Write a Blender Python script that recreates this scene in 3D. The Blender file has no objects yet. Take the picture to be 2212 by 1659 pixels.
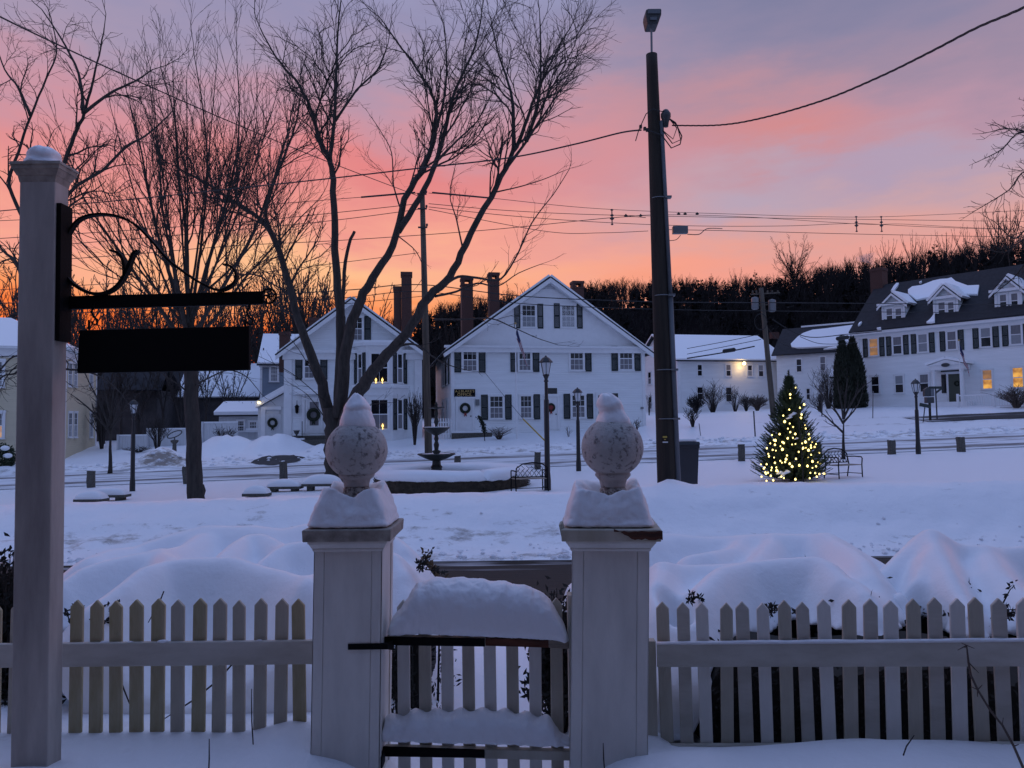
import bpy, math, random
from mathutils import Vector, Matrix, Euler, noise
R = math.radians
rnd = random.Random(7)
SC = bpy.context.scene
COL = SC.collection
# ------------------------------------------------------------------ camera
FPX, CX, CY = 1600.0, 1106.0, 829.5           # focal length and centre in 2212-pixel units
PITCH, ROLL = math.atan(85.5 / FPX), 0.0115
CAM = Vector((0, 0, 1.55))
cd = bpy.data.cameras.new("camera"); cam = bpy.data.objects.new("camera", cd); COL.objects.link(cam)
cam.location = CAM; cam.rotation_euler = (math.pi / 2 + PITCH, ROLL, 0)
cd.sensor_width = 36; cd.lens = 36 * FPX / 2212; cd.clip_start = .05; cd.clip_end = 3000
SC.camera = cam
CM = Euler((math.pi / 2 + PITCH, ROLL, 0)).to_matrix()
# ------------------------------------------------------------------ sky (twilight, by direction)
W = bpy.data.worlds.new("World"); SC.world = W; W.use_nodes = True
nt = W.node_tree; nt.nodes.clear()
def nd(t, **k):
    n = nt.nodes.new(t)
    for a, b in k.items(): setattr(n, a, b)
    return n
def ma(op, a, b=None, c=None, clamp=False):
    n = nd('ShaderNodeMath', operation=op, use_clamp=clamp)
    for i, v in enumerate((a, b, c)):
        if v is None: continue
        if isinstance(v, (int, float)): n.inputs[i].default_value = v
        else: nt.links.new(v, n.inputs[i])
    return n.outputs[0]
def mixc(f, a, b):
    n = nd('ShaderNodeMix', data_type='RGBA')
    for s, v in ((n.inputs[0], f), (n.inputs[6], a), (n.inputs[7], b)):
        if isinstance(v, (int, float)): s.default_value = v
        elif isinstance(v, tuple): s.default_value = (*v, 1)
        else: nt.links.new(v, s)
    return n.outputs[2]
def rng(v, a, b, smooth=True):
    n = nd('ShaderNodeMapRange', interpolation_type='SMOOTHSTEP' if smooth else 'LINEAR')
    nt.links.new(v, n.inputs[0]); n.inputs[1].default_value = a; n.inputs[2].default_value = b
    return n.outputs[0]
def ramp(v, stops):
    n = nd('ShaderNodeValToRGB'); cr = n.color_ramp; cr.interpolation = 'LINEAR'
    while len(cr.elements) < len(stops): cr.elements.new(.5)
    for e, (p, c) in zip(cr.elements, stops): e.position = p; e.color = (*c, 1)
    nt.links.new(v, n.inputs[0]); return n.outputs[0]
tc = nd('ShaderNodeTexCoord'); sx = nd('ShaderNodeSeparateXYZ'); nt.links.new(tc.outputs['Generated'], sx.inputs[0])
az0 = ma('MULTIPLY', ma('ARCTAN2', sx.outputs[0], sx.outputs[1]), 57.2958)
el0 = ma('MULTIPLY', ma('ARCSINE', ma('MULTIPLY', sx.outputs[2], .9999)), 57.2958)
cmb = nd('ShaderNodeCombineXYZ'); nt.links.new(ma('MULTIPLY', az0, .05), cmb.inputs[0]); nt.links.new(ma('MULTIPLY', el0, .17), cmb.inputs[1])
def nz(scale, det, off):
    mp = nd('ShaderNodeMapping'); nt.links.new(cmb.outputs[0], mp.inputs[0]); mp.inputs['Location'].default_value = (off, off * .7, 0)
    n = nd('ShaderNodeTexNoise'); nt.links.new(mp.outputs[0], n.inputs[0]); n.inputs['Scale'].default_value = scale; n.inputs['Detail'].default_value = det
    n.inputs['Roughness'].default_value = .55
    return ma('SUBTRACT', n.outputs[0], .5)
n1, n2, n3 = nz(1.1, 5, 0), nz(1.6, 5, 7.3), nz(4.5, 6, 3.1)
az = ma('ADD', az0, ma('MULTIPLY', n1, 16)); el = ma('ADD', el0, ma('ADD', ma('MULTIPLY', n2, 8.5), ma('MULTIPLY', n3, 2.5)))
ef = ma('DIVIDE', el, 90, clamp=True)
def D(r, g, b):                                   # display value 0..255 to linear
    return tuple((((c / 255) + .055) / 1.055) ** 2.4 if c > 10 else c / 3294 for c in (r, g, b))
e = lambda d: d / 90
ZEN = (.30, .45, .95)
left = ramp(ef, [(0, D(206, 62, 26)), (e(5), D(240, 92, 40)), (e(7), D(255, 124, 58)), (e(9), D(255, 156, 100)), (e(11), D(254, 178, 142)), (e(13), D(248, 166, 148)), (e(15.5), D(239, 153, 144)), (e(18.5), D(224, 145, 148)), (e(22), D(200, 150, 166)),
    (e(25.5), D(168, 152, 178)), (e(29.5), D(150, 146, 180)), (e(36), (.36, .40, .64)), (e(46), (.64, .69, 1.05)), (e(70), ZEN)])
right = ramp(ef, [(0, D(222, 118, 96)), (e(7), D(244, 152, 134)), (e(10), D(238, 162, 150)), (e(12.5), D(222, 164, 158)), (e(15.5), D(200, 164, 172)), (e(18), D(180, 162, 182)), (e(20), D(184, 148, 168)), (e(23), D(158, 140, 164)),
    (e(26.5), D(140, 134, 164)), (e(30), D(126, 127, 160)), (e(36), (.31, .36, .60)), (e(46), (.55, .64, 1.04)), (e(70), ZEN)])
back = ramp(ef, [(0, (.23, .30, .53)), (e(12), (.28, .35, .60)), (e(28), (.22, .30, .55)), (e(50), (.165, .25, .52)), (e(75), ZEN)])
front = mixc(rng(az, -6, 24), left, right)
def blob(c, a0, e0, wa, we, tilt, col, amt, naz=az, nel=el):
    da = ma('SUBTRACT', naz, a0); de = ma('SUBTRACT', ma('SUBTRACT', nel, e0), ma('MULTIPLY', da, tilt))
    q = ma('ADD', ma('POWER', ma('ABSOLUTE', ma('DIVIDE', da, wa)), 2), ma('POWER', ma('ABSOLUTE', ma('DIVIDE', de, we)), 2))
    g = ma('MULTIPLY', ma('EXPONENT', ma('MULTIPLY', q, -1)), amt)
    return mixc(g, c, D(*col))
front = blob(front, -8, 18.6, 11, 1.9, .02, (236, 122, 118), .5)
front = blob(front, 5, 21, 9, 3, .1, (222, 148, 150), .5)
front = blob(front, 17, 22.5, 9, 2.6, -.12, (196, 146, 156), .6)
front = blob(front, 21.5, 19.4, 8.5, 2.1, -.14, (214, 140, 140), .85)
front = blob(front, 17, 15.8, 7, 1.3, .03, (180, 166, 188), .75)
front = blob(front, 29, 17.4, 7, 1.5, .05, (172, 160, 188), .7)
front = blob(front, 13, 11.2, 9, 1.5, .03, (252, 156, 132), .5)
front = blob(front, -16, 11.6, 9, 1.8, .02, (255, 198, 144), .75)
skyc = mixc(rng(ma('ABSOLUTE', az0), 45, 115), front, back)
bg = nd('ShaderNodeBackground'); nt.links.new(skyc, bg.inputs[0]); bg.inputs[1].default_value = 1.0
wo = nd('ShaderNodeOutputWorld'); nt.links.new(bg.outputs[0], wo.inputs[0])
# the sun is still below the horizon: its weak warm glow over the ridge behind the houses
sd = bpy.data.lights.new("sun", 'SUN'); sd.energy = .12; sd.angle = R(14); sd.color = (1, .52, .38)
so = bpy.data.objects.new("sun", sd); COL.objects.link(so)
_a, _e = R(-20), R(9)
so.rotation_euler = Vector((math.sin(_a) * math.cos(_e), math.cos(_a) * math.cos(_e), math.sin(_e))).to_track_quat('Z', 'Y').to_euler()
vs = SC.view_settings; vs.view_transform = 'Standard'; vs.look = 'None'; vs.gamma = 1; vs.exposure = 0
SC.cycles.use_denoising = True; SC.cycles.denoiser = 'OPENIMAGEDENOISE'; SC.cycles.denoising_input_passes = 'RGB_ALBEDO_NORMAL'; SC.cycles.denoising_prefilter = 'ACCURATE'
SC.cycles.max_bounces = 5; SC.cycles.diffuse_bounces = 3; SC.cycles.glossy_bounces = 2; SC.cycles.transmission_bounces = 3
SC.cycles.sample_clamp_indirect = 3
W.cycles.sampling_method = 'MANUAL'; W.cycles.sample_map_resolution = 512
# ------------------------------------------------------------------ pixel helpers (2212-wide units)
def ray(px, py): return CM @ Vector(((px - CX) / FPX, (CY - py) / FPX, -1))
def P(px, py, Y):
    d = ray(px, py); return CAM + d * (Y / d.y)
def PX(px, Y): return P(px, 915, Y).x
# ------------------------------------------------------------------ materials
M = {}
def mat(name, col, rough=.6, var=0.0, vscale=3.0, bump=0.0, bscale=20.0, metal=0.0, emit=None, estr=0.0, spec=.5, stretch=(1, 1, 1), col2=None, sharp=False, coat=0):
    m = bpy.data.materials.new(name); m.use_nodes = True; M[name] = m
    t = m.node_tree; b = t.nodes['Principled BSDF']
    b.inputs['Base Color'].default_value = (*col, 1); b.inputs['Roughness'].default_value = rough; b.inputs['Metallic'].default_value = metal
    b.inputs['Specular IOR Level'].default_value = spec
    L = t.links.new
    if emit: b.inputs['Emission Color'].default_value = (*emit, 1); b.inputs['Emission Strength'].default_value = estr
    tcn = t.nodes.new('ShaderNodeTexCoord'); mp = t.nodes.new('ShaderNodeMapping'); L(tcn.outputs['Object'], mp.inputs[0]); mp.inputs['Scale'].default_value = stretch
    if var or col2:
        n = t.nodes.new('ShaderNodeTexNoise'); L(mp.outputs[0], n.inputs[0]); n.inputs['Scale'].default_value = vscale; n.inputs['Detail'].default_value = 7; n.inputs['Roughness'].default_value = .62
        cr = t.nodes.new('ShaderNodeValToRGB'); L(n.outputs[0], cr.inputs[0])
        a = col2 if col2 else tuple(c * (1 - var) for c in col); c2 = col if col2 else tuple(min(1, c * (1 + var)) for c in col)
        cr.color_ramp.elements[0].color = (*a, 1); cr.color_ramp.elements[1].color = (*c2, 1)
        cr.color_ramp.elements[0].position = .45 if sharp else .33; cr.color_ramp.elements[1].position = .53 if sharp else .67
        L(cr.outputs[0], b.inputs['Base Color'])
    if bump:
        n = t.nodes.new('ShaderNodeTexNoise'); L(mp.outputs[0], n.inputs[0]); n.inputs['Scale'].default_value = bscale; n.inputs['Detail'].default_value = 6
        bn = t.nodes.new('ShaderNodeBump'); bn.inputs['Strength'].default_value = bump; bn.inputs['Distance'].default_value = .03
        L(n.outputs[0], bn.inputs['Height']); L(bn.outputs[0], b.inputs['Normal'])
    return m
def clap(name, col, pitch=.115, var=.05):          # lapped horizontal boards
    m = mat(name, col, .55, var=var, vscale=1.3, stretch=(.4, .4, 3))
    t = m.node_tree; b = t.nodes['Principled BSDF']; L = t.links.new
    tcn = t.nodes.new('ShaderNodeTexCoord'); s = t.nodes.new('ShaderNodeSeparateXYZ'); L(tcn.outputs['Object'], s.inputs[0])
    d = t.nodes.new('ShaderNodeMath'); d.operation = 'DIVIDE'; L(s.outputs[2], d.inputs[0]); d.inputs[1].default_value = pitch
    f = t.nodes.new('ShaderNodeMath'); f.operation = 'FRACT'; L(d.outputs[0], f.inputs[0])
    i = t.nodes.new('ShaderNodeMath'); i.operation = 'SUBTRACT'; i.inputs[0].default_value = 1; L(f.outputs[0], i.inputs[1])
    bn = t.nodes.new('ShaderNodeBump'); bn.inputs['Strength'].default_value = 1; bn.inputs['Distance'].default_value = .05
    L(i.outputs[0], bn.inputs['Height']); L(bn.outputs[0], b.inputs['Normal'])
    return m
def snowmat(name, col, bscale, bump, dirt=0.0, dscale=1.0, dcol=(.16, .13, .10), bd=.03, stretch=(1, 1, 1)):
    m = mat(name, col, .42, spec=.5); t = m.node_tree; b = t.nodes['Principled BSDF']; L = t.links.new
    b.inputs['Subsurface Weight'].default_value = 0
    tcn = t.nodes.new('ShaderNodeTexCoord'); mp = t.nodes.new('ShaderNodeMapping'); L(tcn.outputs['Object'], mp.inputs[0]); mp.inputs['Scale'].default_value = stretch
    n = t.nodes.new('ShaderNodeTexNoise'); L(mp.outputs[0], n.inputs[0]); n.inputs['Scale'].default_value = bscale; n.inputs['Detail'].default_value = 9; n.inputs['Roughness'].default_value = .6
    bn = t.nodes.new('ShaderNodeBump'); bn.inputs['Strength'].default_value = bump; bn.inputs['Distance'].default_value = bd
    L(n.outputs[0], bn.inputs['Height']); L(bn.outputs[0], b.inputs['Normal'])
    if dirt:
        n2 = t.nodes.new('ShaderNodeTexNoise'); L(mp.outputs[0], n2.inputs[0]); n2.inputs['Scale'].default_value = dscale; n2.inputs['Detail'].default_value = 9; n2.inputs['Roughness'].default_value = .7
        cr = t.nodes.new('ShaderNodeValToRGB'); L(n2.outputs[0], cr.inputs[0])
        cr.color_ramp.elements[0].position = .5 - .14 + dirt * .1; cr.color_ramp.elements[1].position = .5 + .02 + dirt * .12
        cr.color_ramp.elements[0].color = (*dcol, 1); cr.color_ramp.elements[1].color = (*col, 1)
        L(cr.outputs[0], b.inputs['Base Color'])
    return m
SNOW = (.87, .88, .90)
snowmat('snow', SNOW, 11, .3)
snowmat('roof_snow', SNOW, 2.5, .25)
snowmat('grainy_snow', (.84, .85, .88), 26, .35)
mat('white_paint', (.72, .70, .65), .5, var=.10, vscale=9, bump=.05, bscale=30, stretch=(1, 1, .25))
mat('post_paint', (.54, .505, .46), .6, vscale=2.6, col2=(.27, .25, .235), bump=.08, bscale=30, stretch=(2, 2, .35))
mat('weathered_white', (.62, .585, .50), .65, vscale=4.5, col2=(.36, .325, .245), bump=.12, bscale=40, stretch=(1, 1, .22))
mat('mossy_white', (.60, .55, .42), .7, vscale=3.2, col2=(.26, .21, .07), bump=.12, bscale=40, stretch=(1.5, 1.5, .3))
mat('rail_white', (.60, .57, .51), .65, vscale=6, col2=(.40, .37, .31), bump=.1, bscale=30, stretch=(.3, 1, 1))
mat('grey_cap', (.32, .29, .25), .8, var=.35, vscale=14, bump=.2, bscale=40)
mat('rotten_wood', (.16, .055, .03), .9, col2=(.05, .02, .014), vscale=24, bump=.5, bscale=60, stretch=(.15, 1, 1))
mat('black_iron', (.006, .006, .0065), .65, spec=.10, bump=.08, bscale=60)
mat('bare_wood_end', (.30, .25, .2), .8, var=.4, vscale=25, stretch=(.2, 1, 1))
mat('black_board', (.006, .006, .0065), .75, spec=.1)
def pitted(name, col, dark, scale, lo, hi, zdark=0):
    m = mat(name, col, .9, bump=.35, bscale=45); t = m.node_tree; b = t.nodes['Principled BSDF']; L = t.links.new
    tcn = t.nodes.new('ShaderNodeTexCoord'); n = t.nodes.new('ShaderNodeTexNoise'); L(tcn.outputs['Object'], n.inputs[0]); n.inputs['Scale'].default_value = scale; n.inputs['Detail'].default_value = 8; n.inputs['Roughness'].default_value = .6
    n2 = t.nodes.new('ShaderNodeTexNoise'); L(tcn.outputs['Object'], n2.inputs[0]); n2.inputs['Scale'].default_value = scale * .16; n2.inputs['Detail'].default_value = 3
    a = t.nodes.new('ShaderNodeMath'); a.operation = 'MULTIPLY_ADD'; L(n2.outputs[0], a.inputs[0]); a.inputs[1].default_value = .55; L(n.outputs[0], a.inputs[2])
    cr = t.nodes.new('ShaderNodeValToRGB'); L(a.outputs[0], cr.inputs[0]); cr.color_ramp.elements[0].position = lo; cr.color_ramp.elements[1].position = hi
    cr.color_ramp.elements[0].color = (*dark, 1); cr.color_ramp.elements[1].color = (*col, 1); L(cr.outputs[0], b.inputs['Base Color']); return m
pitted('concrete_urn', (.44, .43, .415), (.15, .14, .135), 38, .58, .72)
pitted('concrete_socket', (.42, .39, .35), (.12, .10, .09), 60, .62, .76)
mat('bark', (.055, .046, .040), .9, vscale=9, col2=(.022, .018, .016), bump=.9, bscale=14, stretch=(1, 1, .2))
mat('twig', (.035, .028, .026), .9)
mat('pale_twig', (.085, .062, .052), .9)
mat('pole_wood', (.038, .029, .021), .9, vscale=5, col2=(.010, .008, .007), bump=.5, bscale=16, stretch=(1.4, 1.4, .08))
mat('grey_pole_wood', (.13, .105, .08), .9, vscale=5, col2=(.055, .045, .036), bump=.5, bscale=16, stretch=(1.4, 1.4, .1))
mat('conduit', (.10, .11, .125), .5, var=.1, vscale=5)
mat('cable', (.012, .011, .012), .6)
mat('metal_grey', (.17, .175, .185), .45, metal=.4)
mat('dark_metal', (.05, .052, .056), .5, metal=.3)
mat('lamp_black', (.012, .012, .014), .4)
mat('lamp_glass', (.62, .66, .70), .1, spec=.6)
mat('bronze', (.022, .024, .022), .55, metal=.3, var=.4, vscale=8)
mat('granite', (.085, .078, .068), .9, var=.4, vscale=16, bump=.6, bscale=14)
mat('bin_plastic', (.022, .025, .032), .45, var=.1)
mat('evergreen', (.022, .038, .018), .8, var=.4, vscale=2)
mat('spruce', (.040, .060, .024), .75, var=.35, vscale=3)
mat('cedar', (.020, .024, .014), .85, var=.4, vscale=2)
mat('hedge', (.045, .034, .022), .9, var=.5, vscale=6)
mat('rusty_evergreen', (.09, .06, .028), .85, var=.4, vscale=4)
mat('dark_leaf', (.014, .013, .010), .9)
mat('woods_conifer', (.008, .008, .010), .95)
mat('woods_bare', (.011, .009, .010), .95)
mat('forest_floor', (.035, .028, .027), .95, var=.3, vscale=.2)
clap('clap_white', (.84, .85, .86))
clap('clap_grey_white', (.66, .67, .69))
clap('clap_yellow', (.62, .53, .37))
clap('clap_blue', (.22, .26, .32))
mat('flat_white', (.76, .76, .77), .5, var=.04)
mat('board_white', (.60, .61, .63), .6, var=.12, vscale=4, stretch=(6, 6, .3))
mat('shutter', (.008, .016, .017), .45)
mat('glass', (.012, .013, .016), .06, spec=.5)
mat('curtain', (.17, .165, .18), .25, var=.25, vscale=9, stretch=(3, 1, .2))
mat('blind', (.26, .27, .29), .3, var=.1, vscale=3)
def glow(name, c1, c2, s, scale):
    m = mat(name, c1, .4); t = m.node_tree; b = t.nodes['Principled BSDF']
    n = t.nodes.new('ShaderNodeTexNoise'); n.inputs['Scale'].default_value = scale; tcn = t.nodes.new('ShaderNodeTexCoord'); t.links.new(tcn.outputs['Object'], n.inputs[0])
    cr = t.nodes.new('ShaderNodeValToRGB'); cr.color_ramp.elements[0].position = .38; cr.color_ramp.elements[1].position = .62
    cr.color_ramp.elements[0].color = (*c2, 1); cr.color_ramp.elements[1].color = (*c1, 1)
    t.links.new(n.outputs[0], cr.inputs[0]); t.links.new(cr.outputs[0], b.inputs['Emission Color']); b.inputs['Emission Strength'].default_value = s
    b.inputs['Base Color'].default_value = (.05, .03, .02, 1)
glow('lit_pane', (1, .50, .09), (.35, .13, .03), .85, 1.6)
glow('dim_lit_pane', (.42, .20, .08), (.2, .12, .08), .75, 2.0)
mat('bulb', (1, .8, .4), .3, emit=(1, .76, .22), estr=3.6)
mat('candle', (1, .7, .2), .3, emit=(1, .62, .16), estr=3.0)
mat('flood', (1, .8, .4), .3, emit=(1, .78, .36), estr=6.0)
for _n in ('lit_pane', 'dim_lit_pane', 'candle'): M[_n].cycles.emission_sampling = 'NONE'
mat('asphalt_roof', (.022, .022, .027), .9, var=.25, vscale=3)
mat('brick', (.075, .035, .028), .9, var=.35, vscale=14, stretch=(1, 1, 2))
mat('stone_foundation', (.11, .105, .105), .9, var=.3, vscale=3)
mat('wreath', (.018, .024, .014), .9)
mat('red_ribbon', (.22, .02, .02), .6)
mat('gold', (.42, .28, .10), .5)
mat('flag_red', (.26, .03, .045), .8)
mat('flag_white', (.55, .54, .56), .8)
mat('flag_blue', (.02, .025, .09), .8)
mat('yellow_guard', (.42, .28, .05), .6)
mat('tag_yellow', (.45, .32, .06), .6)
mat('tag_white', (.62, .62, .62), .6)
mat('sign_green', (.018, .03, .028), .6)
mat('sign_grey', (.13, .14, .16), .5, metal=.3)
mat('old_door', (.055, .065, .045), .5)
# ------------------------------------------------------------------ mesh builder and object helpers
class MB:
    def __init__(s): s.v = []; s.f = []; s.mi = []; s.cur = 0
    def face(s, *pts):
        k = len(s.v); s.v += [tuple(p) for p in pts]; s.f.append(tuple(range(k, k + len(pts)))); s.mi.append(s.cur); return s
    def box(s, x0, x1, y0, y1, z0, z1, Mx=None):
        k = len(s.v); pts = [Vector((x, y, z)) for z in (z0, z1) for y in (y0, y1) for x in (x0, x1)]
        if Mx: pts = [Mx @ p for p in pts]
        s.v += [tuple(p) for p in pts]
        for q in ((0, 2, 3, 1), (4, 5, 7, 6), (0, 1, 5, 4), (2, 6, 7, 3), (0, 4, 6, 2), (1, 3, 7, 5)):
            s.f.append(tuple(k + i for i in q)); s.mi.append(s.cur)
        return s
    def prism(s, poly, ext):                       # poly: 3-D points, ext: vector
        k = len(s.v); n = len(poly); ext = Vector(ext)
        s.v += [tuple(p) for p in poly] + [tuple(Vector(p) + ext) for p in poly]
        s.f.append(tuple(range(k + n - 1, k - 1, -1))); s.f.append(tuple(range(k + n, k + 2 * n))); s.mi += [s.cur] * 2
        for i in range(n):
            j = (i + 1) % n; s.f.append((k + i, k + j, k + n + j, k + n + i)); s.mi.append(s.cur)
        return s
    def tube(s, pts, rad, n=6, cap=True, closed=False):
        pts = [Vector(p) for p in pts]; N = len(pts)
        if not hasattr(rad, '__len__'): rad = [rad] * N
        k = len(s.v); d = (pts[1] - pts[0])
        a = d.orthogonal().normalized()
        cs = [(math.cos(2 * math.pi * i / n), math.sin(2 * math.pi * i / n)) for i in range(n)]
        for i in range(N):
            if closed: d = pts[(i + 1) % N] - pts[i - 1]
            elif i == 0: d = pts[1] - pts[0]
            elif i == N - 1: d = pts[-1] - pts[-2]
            else: d = pts[i + 1] - pts[i - 1]
            if d.length < 1e-9: d = Vector((0, 0, 1))
            d.normalize(); a = a - d * a.dot(d)
            if a.length < 1e-6: a = d.orthogonal()
            a.normalize(); b = d.cross(a); p = pts[i]; r = rad[i]
            for c, q in cs: s.v.append((p.x + (a.x * c + b.x * q) * r, p.y + (a.y * c + b.y * q) * r, p.z + (a.z * c + b.z * q) * r))
        m = N if closed else N - 1
        for i in range(m):
            i2 = (i + 1) % N
            for j in range(n):
                j2 = (j + 1) % n; s.f.append((k + i * n + j, k + i * n + j2, k + i2 * n + j2, k + i2 * n + j)); s.mi.append(s.cur)
        if cap and not closed:
            s.f.append(tuple(k + j for j in range(n - 1, -1, -1))); s.f.append(tuple(k + (N - 1) * n + j for j in range(n))); s.mi += [s.cur] * 2
        return s
    def rings(s, rings, cap=True):                 # loft closed contours
        k = len(s.v); n = len(rings[0])
        for r in rings: s.v += [tuple(p) for p in r]
        for i in range(len(rings) - 1):
            for j in range(n):
                j2 = (j + 1) % n; s.f.append((k + i * n + j, k + i * n + j2, k + (i + 1) * n + j2, k + (i + 1) * n + j)); s.mi.append(s.cur)
        if cap:
            s.f.append(tuple(k + j for j in range(n - 1, -1, -1))); s.f.append(tuple(k + (len(rings) - 1) * n + j for j in range(n))); s.mi += [s.cur] * 2
        return s
    def lathe(s, prof, c=(0, 0, 0), n=24):
        c = Vector(c)
        return s.rings([[(c.x + r * math.cos(2 * math.pi * j / n), c.y + r * math.sin(2 * math.pi * j / n), c.z + z) for j in range(n)] for r, z in prof])
    def ball(s, c, r, n=8, m=6, sc=(1, 1, 1)):
        c = Vector(c)
        return s.rings([[(c.x + sc[0] * r * math.sin(math.pi * (i + .02) / (m + .04)) * math.cos(2 * math.pi * j / n), c.y + sc[1] * r * math.sin(math.pi * (i + .02) / (m + .04)) * math.sin(2 * math.pi * j / n),
                         c.z - sc[2] * r * math.cos(math.pi * (i + .02) / (m + .04))) for j in range(n)] for i in range(m + 1)])
    def mesh(s, name, mats, smooth=False):
        me = bpy.data.meshes.new(name); me.from_pydata(s.v, [], s.f)
        for m in (mats if isinstance(mats, (list, tuple)) else [mats]): me.materials.append(M[m])
        if any(s.mi): me.polygons.foreach_set('material_index', s.mi)
        if smooth: me.polygons.foreach_set('use_smooth', [True] * len(s.f))
        me.update(); return me
    def build(s, name, mats, parent=None, smooth=False): return obj(name, s.mesh(name, mats, smooth), parent)
def obj(name, me, parent=None, loc=None, rz=None):
    o = bpy.data.objects.new(name, me); COL.objects.link(o)
    if parent: o.parent = parent
    if loc is not None: o.location = loc
    if rz is not None: o.rotation_euler.z = rz
    return o
def tag(o, label=None, cat=None, group=None, kind=None):
    for k, v in (('label', label), ('category', cat), ('group', group), ('kind', kind)):
        if v: o[k] = v
    return o
def thing(name, label, cat, loc=(0, 0, 0), rz=0, group=None):
    o = bpy.data.objects.new(name, None); COL.objects.link(o); o.location = loc; o.rotation_euler.z = rz
    return tag(o, label, cat, group)
def dup(root, loc, rz=None, label=None, group=None, scale=None):
    c = root.copy(); COL.objects.link(c); c.location = loc
    if rz is not None: c.rotation_euler.z = rz
    if scale: c.scale = (scale,) * 3 if not hasattr(scale, '__len__') else scale
    if label: c['label'] = label
    if group: c['group'] = group
    def kids(a, b):
        for ch in list(a.children):
            d = ch.copy(); COL.objects.link(d); d.parent = b; kids(ch, d)
    kids(root, c); return c
def subsurf(o, lv=1):
    m = o.modifiers.new('subdivision', 'SUBSURF'); m.levels = lv; m.render_levels = lv; return o
def smooth(o):
    o.data.polygons.foreach_set('use_smooth', [True] * len(o.data.polygons)); return o
def bevel(o, w=.004, seg=2):
    m = o.modifiers.new('bevel', 'BEVEL'); m.width = w; m.segments = seg; m.limit_method = 'ANGLE'; return o
def sst(a, b, t):
    t = max(0, min(1, (t - a) / (b - a))); return t * t * (3 - 2 * t)
def lerpn(nodes, t):
    if t <= nodes[0][0]: return nodes[0][1]
    for (a, va), (b, vb) in zip(nodes, nodes[1:]):
        if t <= b: return va + (vb - va) * (t - a) / (b - a)
    return nodes[-1][1]
def nz3(x, y, z=0.0): return noise.noise(Vector((x, y, z)))
def fbm(x, y, z=0.0, o=4): return noise.fractal(Vector((x, y, z)), 1.0, 2.0, o)

mat('barn_wood', (.06, .052, .052), .9, var=.3, vscale=2)
mat('smoke_shell', (.8, .8, .8))
mat('dark_clapboard', (.10, .095, .085), .7, var=.2)
# ================================================================== THE GROUND
GN = [(-30, 0), (3.95, 0), (4.6, -.10), (7.3, -.22), (7.7, -.45), (10.6, -.45), (10.85, -.38), (11.4, -.30), (11.9, -.10), (12.4, .20), (12.8, .37), (13.15, .385), (13.7, .28), (14.5, .02), (15.6, -.28), (16.8, -.42), (17.5, -.45), (20, -.5), (33, -.5),
      (34, -.36), (37.2, -.09), (38, .05), (39, .2), (41, .34), (46, .86), (50, 1.2), (60, 1.65), (72, 1.9), (80, 2.2), (400, 2.2)]
HILL = [(-1200, 850), (0, 820), (600, 790), (800, 752), (1000, 700), (1300, 662), (1450, 658), (1700, 652), (1900, 622), (2212, 580), (2700, 560)]
PILES = [(350, 39, 1.15, .72), (500, 42, 1.5, .95), (445, 42.5, 1.3, .6), (610, 42, 1.6, .95), (695, 40, .9, .6), (560, 41, 1.0, .35)]
PILES = [((px - CX) / FPX * Y, Y, s, h) for px, Y, s, h in PILES]
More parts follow.
